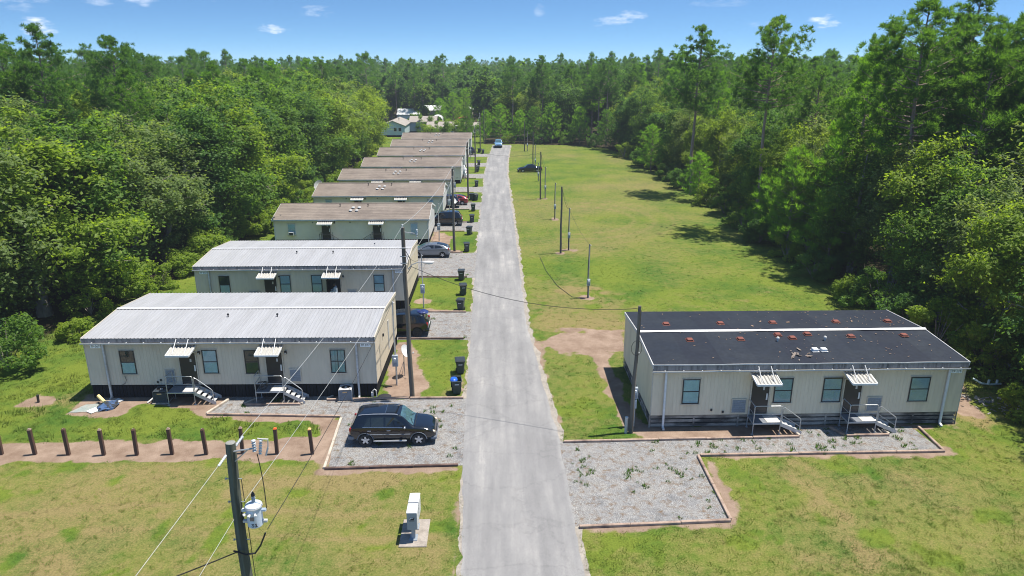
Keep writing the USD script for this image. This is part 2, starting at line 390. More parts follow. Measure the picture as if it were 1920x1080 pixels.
_n, _l = grass_nodes()
_n |= {"at": ("attribute", {"attribute": "cover"}), "se": ("separate_color", {}),
       "d1": ("math", {"math_type": "multiply_add", "value2": .9, "value3": -.45}), "d2": ("math", {"math_type": "add"}), "d3": ("math", {"math_type": "multiply_add", "value2": .8, "value3": -.4}), "d4": ("math", {"math_type": "add"}),
       "dr": ("rgb_ramp", {"ramp": [(.22, (0,) * 3), (.80, (1,) * 3)]}), "dm": ("mix", {"color2": GRASS_DRY}),
       "s1": ("math", {"math_type": "multiply_add", "value2": .8, "value3": -.4}), "s2": ("math", {"math_type": "add"}), "sr": ("rgb_ramp", {"ramp": [(.38, (0,) * 3), (.62, (1,) * 3)]}),
       "n4": ("noise_texture", {"scale": .8, "detail": 6.0, "roughness": .7}), "so": ("rgb_ramp", {"ramp": [(.35, SOIL), (.65, SOIL2)]}), "sm": ("mix", {}),
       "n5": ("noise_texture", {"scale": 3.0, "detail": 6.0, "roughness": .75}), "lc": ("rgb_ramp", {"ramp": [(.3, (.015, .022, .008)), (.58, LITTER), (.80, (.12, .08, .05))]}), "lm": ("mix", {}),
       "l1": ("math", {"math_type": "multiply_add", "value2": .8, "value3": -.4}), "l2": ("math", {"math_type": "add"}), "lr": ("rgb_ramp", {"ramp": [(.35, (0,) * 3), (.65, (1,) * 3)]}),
       "vm": ("mix", {"mix_type": "multiply", "fac": .8}), "p": ("principled_bsdf", {"roughness": .95, "specular_ior_level": .1}), "b": ("bump", {"strength": .7, "distance": .06}), "n6": ("noise_texture", {"scale": 14.0, "detail": 5.0, "roughness": .7})}
_l += [("at.color", "se.color"), ("geo.position", "n4.vector"), ("geo.position", "n5.vector"), ("geo.position", "n6.vector"),
       ("g2.fac", "d1.value1"), ("d1.value", "d2.value1"), ("se.g", "d2.value2"), ("g3.fac", "d3.value1"), ("d3.value", "d4.value1"), ("d2.value", "d4.value2"), ("d4.value", "dr.fac"), ("gr.color", "dm.color1"), ("dr.color", "dm.fac"),
       ("n5.fac", "s1.value1"), ("s1.value", "s2.value1"), ("se.r", "s2.value2"), ("s2.value", "sr.fac"), ("n4.fac", "so.fac"), ("dm.color", "gm.color1"), ("v.color", "gm.color2"), ("gm.color", "sm.color1"), ("so.color", "sm.color2"), ("sr.color", "sm.fac"),
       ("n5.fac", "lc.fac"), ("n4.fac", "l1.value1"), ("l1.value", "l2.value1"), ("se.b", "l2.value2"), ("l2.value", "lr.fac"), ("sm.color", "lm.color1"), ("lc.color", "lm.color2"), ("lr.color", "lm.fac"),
       ("lm.color", "p.base_color"), ("n6.fac", "b.height"), ("b.normal", "p.normal")]
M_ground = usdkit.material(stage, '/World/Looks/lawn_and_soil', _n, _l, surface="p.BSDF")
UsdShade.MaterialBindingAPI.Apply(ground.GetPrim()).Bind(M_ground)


# ---------------------------------------------------------------- road and gravel sheets
def ragged(poly, amp, step=.25, seed=0, scale=1.3):
    """The outline cut into short steps and pushed in and out a little."""
    ring = LineString(list(poly) + [poly[0]]).segmentize(step)
    p = np.array(ring.coords)[:-1]
    ox, oy = fb(p[:, 0], p[:, 1], scale, 4, seed) - .5, fb(p[:, 0], p[:, 1], scale, 4, seed + 50) - .5
    P = Polygon(p + np.stack([ox, oy], 1) * 2 * amp).buffer(0)
    return max(P.geoms, key=lambda g: g.area) if P.geom_type == 'MultiPolygon' else P


def sheet(name, poly, z, m, parent=None):
    rings = [np.array(poly.exterior.coords)[:-1]] + [np.array(h.coords)[:-1] for h in poly.interiors]
    v, f = trimesh.creation.triangulate_polygon(poly, engine='earcut')
    v = np.column_stack([v, np.full(len(v), z)])
    n = np.cross(v[f[:, 1]] - v[f[:, 0]], v[f[:, 2]] - v[f[:, 0]])[:, 2]
    f = np.where((n < 0)[:, None], f[:, ::-1], f)
    return tag(obj(name, (v, f), m, parent), kind='structure')


_n = {"geo": ("geometry", {}), "ms": ("mapping", {"scale": (1.3, .07, 1.0)}), "m2": ("mapping", {"scale": (.8, .25, 1.0)}), "st": ("noise_texture", {"scale": 1.1, "detail": 5.0, "roughness": .6}), "bl": ("noise_texture", {"scale": .45, "detail": 7.0, "roughness": .72}),
      "fi": ("noise_texture", {"scale": 26.0, "detail": 5.0, "roughness": .8}), "ad": ("mix_float", {"fac": .55}), "r": ("rgb_ramp", {"ramp": [(.33, (.138, .134, .132)), (.48, (.182, .177, .174)), (.57, (.225, .217, .209)), (.69, (.35, .33, .30))]}),
      "fr": ("rgb_ramp", {"ramp": [(.25, (.72,) * 3), (.5, (1.0,) * 3), (.75, (1.22,) * 3)]}), "mu": ("mix", {"mix_type": "multiply", "fac": 1.0}),
      "cm": ("mapping", {"scale": (.35, .6, 1)}), "cw": ("noise_texture", {"scale": .7, "detail": 6.0, "roughness": .7}), "cv": ("vector_math", {"math_type": "add"}), "vo": ("voronoi_texture", {"scale": .55, "feature": "distance_to_edge"}),
      "cr": ("rgb_ramp", {"ramp": [(0.0, (.55,) * 3), (.010, (.70,) * 3), (.022, (1.0,) * 3)]}), "cx": ("mix", {"mix_type": "multiply", "fac": .28}),
      "tn": ("noise_texture", {"scale": .18, "detail": 2.0}), "p": ("principled_bsdf", {"roughness": .9, "specular_ior_level": .25}), "b": ("bump", {"strength": .4, "distance": .015})}
_l = [("geo.position", "ms.vector"), ("ms.vector", "st.vector"), ("geo.position", "m2.vector"), ("m2.vector", "bl.vector"), ("geo.position", "fi.vector"), ("st.fac", "ad.a"), ("bl.fac", "ad.b"), ("ad.result", "r.fac"), ("fi.fac", "fr.fac"), ("r.color", "mu.color1"), ("fr.color", "mu.color2"),
      ("geo.position", "cw.vector"), ("geo.position", "cm.vector"), ("cm.vector", "cv.vector1"), ("cw.color", "cv.vector2"), ("cv.vector", "vo.vector"), ("vo.distance", "cr.fac"), ("mu.color", "cx.color1"), ("cr.color", "cx.color2"), ("cx.color", "p.base_color"), ("fi.fac", "b.height"), ("b.normal", "p.normal")]
M_road = usdkit.material(stage, '/World/Looks/worn_asphalt', _n, _l, surface="p.BSDF")
_n = {"geo": ("geometry", {}), "a": ("noise_texture", {"scale": .9, "detail": 6.0, "roughness": .7}), "vo": ("voronoi_texture", {"scale": 26.0}), "f": ("noise_texture", {"scale": 40.0, "detail": 3.0}), "sep": ("separate_color", {}),
      "st": ("rgb_ramp", {"ramp": [(0, (.145, .145, .145)), (.35, (.195, .193, .192)), (.8, (.245, .243, .24)), (1, (.31, .305, .30))]}), "l1": ("noise_texture", {"scale": 2.6, "detail": 5.0, "roughness": .75}), "lr": ("rgb_ramp", {"ramp": [(.50, (0,) * 3), (.66, (.85,) * 3)]}),
      "lm": ("mix", {"color2": (.135, .088, .052)}), "ar": ("rgb_ramp", {"ramp": [(.30, (.62, .62, .63)), (.44, (.98, .97, .96)), (.7, (1.14, 1.09, 1.01))]}), "mu": ("mix", {"mix_type": "multiply", "fac": 1.0}), "p": ("principled_bsdf", {"roughness": .95, "specular_ior_level": .2}), "b": ("bump", {"strength": .9, "distance": .035})}
_l = [("geo.position", "a.vector"), ("geo.position", "vo.vector"), ("geo.position", "l1.vector"), ("vo.color", "sep.color"), ("sep.r", "st.fac"), ("a.fac", "ar.fac"), ("st.color", "mu.color1"), ("ar.color", "mu.color2"), ("l1.fac", "lr.fac"), ("mu.color", "lm.color1"), ("lr.color", "lm.fac"), ("lm.color", "p.base_color"), ("vo.distance", "b.height"), ("b.normal", "p.normal")]
M_gravel = usdkit.material(stage, '/World/Looks/crushed_gravel', _n, _l, surface="p.BSDF")
M_sandy = mat('sandy_shoulder', (.21, .185, .155), rough=.95, scale=1.2, col2=(.30, .265, .22), var=.25, bump=.8, bscale=18, world=True)

GRAVEL = [[(-16.8, 37.5), (-9.0, 37.05), (-8.6, 31.6), (-1.2, 31.7), (-1.2, 39.25), (-10.2, 39.1), (-10.3, 39.72), (-16.2, 39.72)],
          [(2.6, 33.85), (16.5, 34.15), (16.6, 35.25), (23.2, 35.2), (23.4, 32.45), (10.45, 32.25), (10.3, 26.85), (2.8, 26.55)]]
DRIVES = [(49.1, 55.0, -12), (65.1, 74.2, -12), (84.7, 89.8, -11), (98.4, 103.6, -11), (112.4, 117.6, -10), (127.0, 132.3, -10), (142.2, 147.5, -10), (158, 163.2, -10)]
for a, b, x0 in DRIVES:
    GRAVEL.append([(x0, a), (-1.4, a - .2), (-1.4, b + .2), (-4.0, b), (x0, b)])
ROADP = ragged(ROAD_L + ROAD_R[::-1], .16, .3, 3)
SHOULD = ragged([(x - .12, y) for x, y in ROAD_L] + [(x + .30, y) for x, y in ROAD_R[::-1]], .42, .3, 9)
sheet('road_shoulder', SHOULD, .003, M_sandy)
GR = []
for i, g in enumerate(GRAVEL):
    P = ragged(g, .14, .25, 13 + i); GR.append(P)
    sheet('gravel_lot' if i < 2 else 'gravel_driveway', P, .007 + .0004 * i, M_gravel)
sheet('road', ROADP, .014, M_road)
# ================================================================ trees and plants
def leaf_cards(c, nrm, size, rng, aspect=.55):
    """One small four-cornered leaf spray per point, facing nrm."""
    m = len(c); r = rng.normal(size=(m, 3)); u = np.cross(nrm, r); u /= np.linalg.norm(u, axis=1, keepdims=True) + 1e-9; w = np.cross(nrm, u)
    s = np.broadcast_to(size, (m,))[:, None] * rng.uniform(.7, 1.3, (m, 1)); a = s * aspect
    V = np.stack([c - u * s * .5, c + w * a * .5 - nrm * s * .08, c + u * s * .5, c - w * a * .5 - nrm * s * .08], 1).reshape(-1, 3)
    i = np.arange(m)[:, None] * 4
    return V, np.vstack([i + [0, 1, 2], i + [0, 2, 3]])


def unit(rng, m):
    d = rng.normal(size=(m, 3)); return d / np.linalg.norm(d, axis=1, keepdims=True)


BARK = mat('tree_bark', (.25, .215, .185), rough=.95, scale=3, col2=(.14, .115, .095), bump=.8, bscale=14, stretch=(1, 1, .25))
PBARK = mat('pine_bark', (.25, .185, .145), rough=.95, scale=2.5, col2=(.15, .11, .09), bump=.8, bscale=12, stretch=(1, 1, .35))
DEADWOOD = mat('bleached_wood', (.48, .44, .40), rough=.9, scale=2, col2=(.33, .29, .26))


def limbs(mb, rng, base, top, r0, n, reach, up, z0, z1, sub=2):
    """Trunk with limbs and twigs; gives back the limb tips."""
    tips = []
    k = 7; t = np.linspace(0, 1, k)[:, None]; trunk = base + (top - base) * t; trunk[1:-1, :2] += rng.normal(0, r0 * .8, (k - 2, 2))
    mb.tube(trunk, r0 * (1 - .82 * t[:, 0]) * np.where(t[:, 0] == 0, 1.35, 1), 7)
    for i in range(n):
        f = z0 + (z1 - z0) * (i + rng.uniform(0, .8)) / n
        p = np.array([np.interp(f, t[:, 0], trunk[:, j]) for j in range(3)]); a = rng.uniform(0, 6.283) + i * 2.4
        L = reach(f) * rng.uniform(.7, 1.0); d = np.array([math.cos(a), math.sin(a), 0.0]); s = np.linspace(0, 1, 5)[:, None]
        q = p + d * L * s + np.array([0, 0, 1.0]) * (up * L * s ** 1.5) + np.cumsum(rng.normal(0, L * .03, (5, 3)), 0) * s
        rr = r0 * (.38 - .2 * f)
        mb.tube(q, rr * (1 - .8 * s[:, 0]) + .012, 5, caps=False); tips.append(q)
        for _ in range(sub):
            g = rng.uniform(.35, .9); p2 = np.array([np.interp(g, s[:, 0], q[:, j]) for j in range(3)]); d2 = d * .5 + unit(rng, 1)[0] * .8
            q2 = p2 + d2 * L * .4 * np.linspace(0, 1, 3)[:, None]; mb.tube(q2, [rr * .35 + .01, rr * .22 + .01, .01], 4, caps=False); tips.append(q2)
    return tips


def broadleaf(name, seed, h, r, base, m_leaf, nclus=85, per=215, size=.31, lean=0, low=None):
    rng = np.random.default_rng(seed); P = proto(name); mb = MB()
    top = np.array([lean, 0, h * .82])
    env = lambda z: r * np.sqrt(np.clip(1 - ((z - (base + (h - base) * .48)) / ((h - base) * .55)) ** 2, .05, 1))
    tips = limbs(mb, rng, np.zeros(3), top, .018 * h + .05, 17, lambda f: float(env(f * h)) * rng.uniform(.62, 1.12), .35, base / h * .85, .97, 3)
    mb.build('trunk', BARK, P)
    C, R = [], []
    for q in tips:
        L = np.linalg.norm(q[-1] - q[0])
        for f in np.linspace(.38, 1.0, max(2, int(L / .95))):
            p = np.array([np.interp(f, np.linspace(0, 1, len(q)), q[:, j]) for j in range(3)]) + rng.normal(0, .32, 3)
            if p[2] < base * .55 or p[2] > h: continue
            C.append(p); R.append(rng.uniform(.45, 1.0) * (r / 4.2) ** .5)
    for _ in range(nclus // 4):
        z = rng.uniform(base, h); e = float(env(z)) * math.sqrt(rng.uniform(.05, .6)); a = rng.uniform(0, 6.283); C.append(np.array([e * math.cos(a) + lean * z / h, e * math.sin(a), z])); R.append(rng.uniform(.6, 1.1))
    C, R = np.array(C), np.array(R)
    pts, nr = [], []
    ctr = np.array([0, 0, base + (h - base) * .42])
    for c, q in zip(C, R):
        m = int(per * (q / 1.0) ** 2 * rng.uniform(.7, 1.25)); d = unit(rng, m); rad = q * np.abs(rng.normal(0, .78, (m, 1))) ** .85
        p = c + d * rad * np.array([1.2, 1.2, .80]); p[:, 2] -= .20 * np.linalg.norm((p - c)[:, :2], axis=1) ** 1.6
        out = p - ctr; out /= np.linalg.norm(out, axis=1, keepdims=True) + 1e-6
        n = d * .5 + out * .35 + np.array([0, 0, .62]) + rng.normal(0, .55, (m, 3)); pts.append(p); nr.append(n / np.linalg.norm(n, axis=1, keepdims=True))
    V, F = leaf_cards(np.vstack(pts), np.vstack(nr), size, rng)
    obj('crown', (V, F), m_leaf, P)
    return str(P.GetPath())


def tufts(pts, dirs, rng, m=22, L=.38, w=.055, spread=.9):
    """Needle bundles: thin blades fanning out of each twig end."""
    k = len(pts); c = np.repeat(pts, m, 0); d = np.repeat(dirs, m, 0) * .75 + rng.normal(0, spread * .62, (k * m, 3)); d /= np.linalg.norm(d, axis=1, keepdims=True)
    s = np.cross(d, rng.normal(size=d.shape)); s /= np.linalg.norm(s, axis=1, keepdims=True); l = L * rng.uniform(.6, 1.15, (k * m, 1)); o = c + d * .05
    V = np.stack([o - s * w * .35, o + d * l * .55 + s * w * .5, o + d * l, ], 1).reshape(-1, 3)
    return V, np.arange(k * m * 3).reshape(-1, 3)


def pine(name, seed, h, bare, r, m_leaf, nb=34, ntuft=17, flat=.5, L=.46):
    rng = np.random.default_rng(seed); P = proto(name); mb = MB(); k = 9; t = np.linspace(0, 1, k)[:, None]
    tr = np.array([0, 0, h * .985]) * t; tr[1:, :2] += np.cumsum(rng.normal(0, .09, (k - 1, 2)), 0)
    mb.tube(tr, (.011 * h + .03) * (1 - .85 * t[:, 0]), 7)
    pts, dr = [], []
    for i in range(nb):
        f = bare + (1 - bare) * ((i + rng.uniform(0, .9)) / nb); g = (f - bare) / (1 - bare)
        p = np.array([np.interp(f, t[:, 0], tr[:, j]) for j in range(3)]); a = i * 2.399 + rng.normal(0, .5)
        Lb = r * (math.sin(math.pi * min(1, .22 + .78 * g) ** .8) * .85 + .15) * rng.uniform(.6, 1.15); d = np.array([math.cos(a), math.sin(a), 0])
        s = np.linspace(0, 1, 5)[:, None]; q = p + d * Lb * s + np.array([0, 0, 1]) * (Lb * ((-.05 + flat * g) * s + .28 * s ** 2)) + np.cumsum(rng.normal(0, .05 * Lb, (5, 3)), 0) * s
        mb.tube(q, (.05 * (1.2 - g) + .02) * (1 - .75 * s[:, 0]), 4, caps=False)
        nt = max(4, int(ntuft * Lb / r * 1.3)); u = rng.uniform(.3, 1.0, nt) ** .7
        pp = np.stack([np.interp(u, s[:, 0], q[:, j]) for j in range(3)], 1) + rng.normal(0, .11 * Lb + .06, (nt, 3)) * np.array([1, 1, .6]); pts.append(pp)
        dd = pp - p; dd /= np.linalg.norm(dd, axis=1, keepdims=True) + 1e-6; dr.append(dd * .7 + [0, 0, .6])
    tp = tr[-1] + rng.normal(0, .3, (16, 3)); pts.append(tp); dr.append(np.tile([0, 0, 1.0], (16, 1)))
    mb.build('trunk', PBARK, P)
    V, F = tufts(np.vstack(pts), np.vstack(dr), rng, 36, L, .085)
    obj('crown', (V, F), m_leaf, P)
    return str(P.GetPath())


def young_pine(name, seed, h, r, m_leaf):
    rng = np.random.default_rng(seed); P = proto(name); mb = MB()
    mb.tube([(0, 0, 0), (0, 0, h * .5), (0, 0, h * .97)], [.09, .055, .015], 6); pts, dr = [], []
    n = int(h * 11)
    for i in range(n):
        f = .06 + .93 * (i / n); a = i * 2.399; Lb = r * (1 - f ** 2.2) ** .8 * rng.uniform(.5, 1.15) + .15; d = np.array([math.cos(a), math.sin(a), .45])
        p = np.array([0, 0, f * h]); mb.tube([p, p + d * Lb * .9], [.02, .006], 3, caps=False); nt = max(3, int(9 * Lb / r))
        u = rng.uniform(.25, 1, nt)[:, None]; pts.append(p + d * Lb * u + rng.normal(0, .10, (nt, 3))); dr.append(np.tile(d * .4 + [0, 0, .9], (nt, 1)))
    mb.build('trunk', PBARK, P)
    V, F = tufts(np.vstack(pts), np.vstack(dr), rng, 16, .46, .07, .75)
    obj('crown', (V, F), m_leaf, P)
    return str(P.GetPath())


def bush(name, seed, h, r, m_leaf, nclus=26, per=150, size=.2):
    rng = np.random.default_rng(seed); P = proto(name); mb = MB(); pts, nr = [], []
    for i in range(9):
        a = rng.uniform(0, 6.283); q = r * rng.uniform(.2, .8); mb.tube([(0, 0, 0), (q * .5 * math.cos(a), q * .5 * math.sin(a), h * .4), (q * math.cos(a), q * math.sin(a), h * rng.uniform(.6, .95))], [.035, .022, .008], 4, caps=False)
    mb.build('stems', BARK, P)
    for i in range(nclus):
        z = h * rng.uniform(.08, .92); a = rng.uniform(0, 6.283); e = r * math.sqrt(max(.08, 1 - (z / h - .35) ** 2 * 1.9)) * math.sqrt(rng.uniform(.15, 1)); c = np.array([e * math.cos(a), e * math.sin(a), z]); q = rng.uniform(.3, .55) * (r / 1.6) ** .6
        m = int(per * rng.uniform(.7, 1.2)); d = unit(rng, m); p = c + d * q * rng.uniform(.3, 1, (m, 1)) ** .5 * [1.1, 1.1, .8]; p[:, 2] = np.maximum(p[:, 2], .03)
        n = d * .5 + [0, 0, .6] + rng.normal(0, .45, (m, 3)); pts.append(p); nr.append(n / np.linalg.norm(n, axis=1, keepdims=True))
    V, F = leaf_cards(np.vstack(pts), np.vstack(nr), size, rng)
    obj('foliage', (V, F), m_leaf, P)
    return str(P.GetPath())


def snag(name, seed, h):
    """A leafless, bleached tree."""
    rng = np.random.default_rng(seed); P = proto(name); mb = MB()
    tips = limbs(mb, rng, np.zeros(3), np.array([.6, .3, h]), .12, 9, lambda f: h * .28, .35, .35, .98, 3)
    for q in tips[:]:
        for _ in range(2):
            g = q[-1]; mb.tube([g, g + unit(rng, 1)[0] * .5 + [0, 0, .1], g + unit(rng, 1)[0] * .9], [.02, .014, .006], 3, caps=False)
    mb.build('trunk', DEADWOOD, P)
    return str(P.GetPath())


LEAF = [leaf_mat('leaves_mid_green', (0.112, 0.198, 0.037), (0.488, 0.613, 0.116), .6), leaf_mat('leaves_deep_green', (0.087, 0.173, 0.044), (0.383, 0.510, 0.128), .6),
        leaf_mat('leaves_yellow_green', (0.178, 0.255, 0.035), (0.607, 0.620, 0.105), .6), leaf_mat('leaves_grey_green', (0.158, 0.217, 0.075), (0.528, 0.574, 0.208), .6)]
NEED = [leaf_mat('needles_green', (0.092, 0.191, 0.037), (0.383, 0.536, 0.092), trans=.52), leaf_mat('needles_blue_green', (0.081, 0.173, 0.046), (0.317, 0.453, 0.105), trans=.52), leaf_mat('needles_bright', (0.152, 0.300, 0.035), (0.515, 0.620, 0.081), trans=.52)]
BROAD = [broadleaf('broadleaf_form_a', 1, 15, 4.6, 1.4, LEAF[0], 165), broadleaf('broadleaf_form_b', 2, 17, 5.2, 2.2, LEAF[1], 180), broadleaf('broadleaf_form_c', 3, 13, 4.0, 1.0, LEAF[2], 140),
         broadleaf('broadleaf_form_d', 4, 16, 4.4, 2.0, LEAF[3], 160), broadleaf('broadleaf_form_e', 5, 18, 5.0, 3.0, LEAF[0], 175, size=.34), broadleaf('broadleaf_form_f', 6, 12, 3.6, .8, LEAF[1], 130, lean=.8),
         broadleaf('broadleaf_form_g', 7, 16, 5.4, 1.6, LEAF[2], 175), broadleaf('broadleaf_form_h', 8, 19, 4.8, 3.2, LEAF[3], 165)]
PINE = [pine('pine_form_a', 11, 23, .52, 4.2, NEED[0], 52), pine('pine_form_b', 12, 25, .60, 4.6, NEED[1], 54), pine('pine_form_c', 13, 21, .45, 3.6, NEED[0], 54), pine('pine_form_d', 14, 24, .50, 3.9, NEED[1], 58), pine('pine_form_e', 15, 22, .4, 3.4, NEED[2], 60)]
YOUNG = [young_pine('young_pine_form_a', 21, 6.5, 2.3, NEED[2]), young_pine('young_pine_form_b', 22, 9.0, 3.2, NEED[2]), young_pine('young_pine_form_c', 23, 8.0, 2.9, NEED[0])]
BUSH = [bush('bush_form_a', 31, 2.6, 1.9, LEAF[2]), bush('bush_form_b', 32, 3.4, 2.2, LEAF[0], 34), bush('bush_form_c', 33, 1.7, 1.5, LEAF[2]), bush('bush_form_d', 34, 2.8, 2.1, LEAF[1], 30)]
SNAG = [snag('bare_tree_form_a', 41, 7.5), snag('bare_tree_form_b', 42, 11)]
FAR = [broadleaf('far_broadleaf_form_a', 51, 17, 5.0, 4, LEAF[0], 42, 60, .75), broadleaf('far_broadleaf_form_b', 52, 18, 5.2, 5, LEAF[1], 42, 60, .75), pine('far_pine_form_a', 53, 21, .55, 4.2, NEED[0], 24, 8, L=.8), pine('far_pine_form_b', 54, 22, .55, 4.2, NEED[1], 24, 8, L=.8)]
HT = {**{p: h for p, h in zip(BROAD, (15, 17, 13, 16, 18, 12, 16, 19))}, **{p: h for p, h in zip(PINE, (23, 25, 21, 24, 22))}, **{p: h for p, h in zip(YOUNG, (6.5, 9, 8))}, **{p: h for p, h in zip(BUSH, (2.6, 3.4, 1.7, 2.8))}}
TONE = ['mid green', 'dark green', 'yellowish green', 'greyish green', 'mid green', 'dark green', 'yellowish green', 'greyish green']
TREES = []
trng = np.random.default_rng(77)
ORD = ['first', 'second', 'third', 'fourth', 'fifth', 'sixth', 'seventh', 'eighth', 'ninth', 'tenth', 'eleventh', 'twelfth', 'thirteenth', 'fourteenth', 'fifteenth', 'sixteenth', 'seventeenth', 'eighteenth', 'nineteenth', 'twentieth',
       'twenty-first', 'twenty-second', 'twenty-third', 'twenty-fourth', 'twenty-fifth', 'twenty-sixth', 'twenty-seventh', 'twenty-eighth', 'twenty-ninth', 'thirtieth']


def plant(kind, ref, x, y, h, label, group=None, wide=None):
    s = h / HT.get(ref, 10); w = s * (wide or trng.uniform(.9, 1.12)) if kind != 'broadleaf_tree' or not wide else wide
    TREES.append((x, y, 3.0 * w))
    cat = {'broadleaf_tree': 'tree', 'pine_tree': 'tree', 'young_pine': 'tree', 'bush': 'bush', 'bare_tree': 'tree'}[kind]
    return thing(kind, label, cat, (x, y, 0), trng.uniform(0, 6.283), group, (w, w, s), ref)


def clear(x, y, d):
    return all((x - a) ** 2 + (y - b) ** 2 > (d) ** 2 for a, b, _ in TREES)


# trees at the wood's edge on the left, from the near end to the far end
ys = [27, 33.5, 39.5, 44.5, 50, 55, 60, 65.5, 71, 76.5, 82, 88, 94, 100, 106, 113, 120, 128, 136, 145, 154, 164, 174, 185]
forms = [1, 0, 1, 0, 3, 6, 0, 3, 3, 1, 0, 6, 1, 0, 4, 1, 0, 6, 3, 0, 6, 2, 6, 2]
hs = [13, 15, 13, 14, 16, 16.5, 16, 15, 14, 16, 18, 17, 17, 18, 17, 16, 18, 17, 17, 16, 16, 15, 14, 13]
for i, (y, f, h) in enumerate(zip(ys, forms, hs)):
    x = edge_x(TREE_L, y) - (4.3 if y < 90 else 3.6) + trng.normal(0, .4)
    plant('broadleaf_tree', BROAD[f], x, y, h, f"{TONE[f]} broadleaf tree, {ORD[i]} from the near end of the left wood edge", wide=(h + .8) / HT[BROAD[f]] * trng.uniform(1.12, 1.32))
# trees at the wood's edge on the right
ys = [30, 34.5, 39, 43.5, 48, 52.5, 57, 61.5, 66, 70.5, 75, 80, 86, 93, 99, 105, 112, 119, 126, 133, 140, 147, 154, 161, 168]
forms = [3, 0, 5, 6, 3, 0, 2, 3, 0, 2, 3, 2, 0, 1, 6, 3, 2, 6, 3, 0, 5, 2, 0, 1, 5]
hs = [10, 12, 11, 13, 12, 13, 14, 13, 14, 13, 14, 13, 13, 14, 13, 12, 13, 12, 13, 14, 13, 12, 14, 15, 14]
for i, (y, f, h) in enumerate(zip(ys, forms, hs)):
    x = edge_x(TREE_R, y) + 3.4 + trng.normal(0, .4)
    plant('broadleaf_tree', BROAD[f], x, y, h, f"{TONE[f]} broadleaf tree, {ORD[i]} from the near end of the right wood edge")
plant('broadleaf_tree', BROAD[5], 31.6, 31.0, 11.5, 'broadleaf tree just outside the right edge, shading the right lawn')
plant('broadleaf_tree', BROAD[2], 30.9, 27.2, 9.5, 'smaller broadleaf tree just outside the right edge nearest the camera')
# pines that stand out
for x, y, h, f, t in [(30.6, 110, 24.5, 3, 'tall narrow pine above the field edge with bare trunk, left of the broad one'), (31.5, 84, 24.3, 1, 'broad lone pine with spreading top and long bare trunk above the field edge'),
                      (37.5, 64, 24.6, 0, 'tall pine against the sky, nearest the field of the high group at the right'), (43.0, 66, 25.2, 3, 'tall dense pine in the middle of the high group at the right'), (46.5, 60, 24.5, 1, 'tall pine with open top, right side of the high group by the picture edge'),
                      (50.5, 63, 26.5, 0, 'tallest pine at the right picture edge, rising out of the frame'), (41, 78, 23.5, 2, 'pine just behind the high group at the right'), (40.2, 60.0, 21.5, 2, 'bright pine low in front of the high group at the right'), (48.8, 67, 24.0, 1, 'spreading pine behind the right side of the high group'), (45.2, 73, 23.0, 3, 'dense pine behind the middle of the high group at the right'), (36.3, 71, 20.5, 4, 'bright green pine left of the high group at the right'), (53.5, 57, 23.5, 2, 'pine cut by the right picture edge below the tallest one'), (44.2, 57.5, 20.5, 4, 'bright green pine low in the middle of the high group'),
                      (-62, 85, 22.0, 1, 'spreading pine between the first two skyline pines at the left'), (-57, 88, 22.5, 0, 'pine behind the second skyline pine at the left'), (-46, 91, 22.5, 1, 'open topped pine right of the left skyline group'), (-72, 86, 22.5, 3, 'dense pine at the left picture edge on the skyline'),
                      (-67, 78, 22.5, 0, 'pine at the far left of the skyline'), (-58.5, 74, 22.3, 3, 'dense pine on the skyline, second of the left group'), (-54.5, 80, 23.0, 2, 'round topped pine on the skyline, third of the left group'), (-49.5, 82, 23.2, 3, 'wide dark pine at the right end of the left skyline group'), (-52, 70, 19.5, 4, 'bright green pine below the left skyline group')]:
    plant('pine_tree', PINE[f], x, y, h, t, wide=h / HT[PINE[f]])
# young bright pines at the field's edges
for x, y, h, f, t in [(31.5, 74, 11, 1, 'bright green young pine at the field edge beneath the broad lone pine'), (33.5, 68.5, 12.5, 1, 'tall bright green young pine on the field edge, nearest the black-roofed trailer'), (31.2, 79, 8, 0, 'small bright young pine left of the broad lone pine trunk'),
                      (30.0, 104, 7, 0, 'small bright young pine at the foot of the tall narrow pine'), (29.5, 135, 8.5, 1, 'bright young pine far along the right field edge'), (26.5, 172, 9, 2, 'young pine at the far right corner of the field'),
                      (21.5, 184, 9, 0, 'bright young pine behind the far end of the field, right of the middle'), (14.5, 185.5, 10, 1, 'broad bright young pine behind the middle of the far field end'), (10, 187, 9, 2, 'young pine behind the far field end, second from the road'), (6.3, 187.5, 8, 0, 'bright young pine right of the road end'),
                      (1.2, 188, 9.5, 1, 'bright young pine straight behind the blue pickup'), (-2.5, 187.5, 8, 0, 'bright young pine left of the road end'), (-7.5, 190, 8, 2, 'young pine behind the last utility pole on the left'),
                      (-13, 226, 11, 1, 'bright young pine between the small sheds and the far pole'), (-17.5, 232, 9, 0, 'bright young pine in front of the tan shed'), (-9.5, 232, 12, 1, 'tall bright young pine left of the far white roof')]:
    plant('young_pine', YOUNG[f], x, y, h, t)
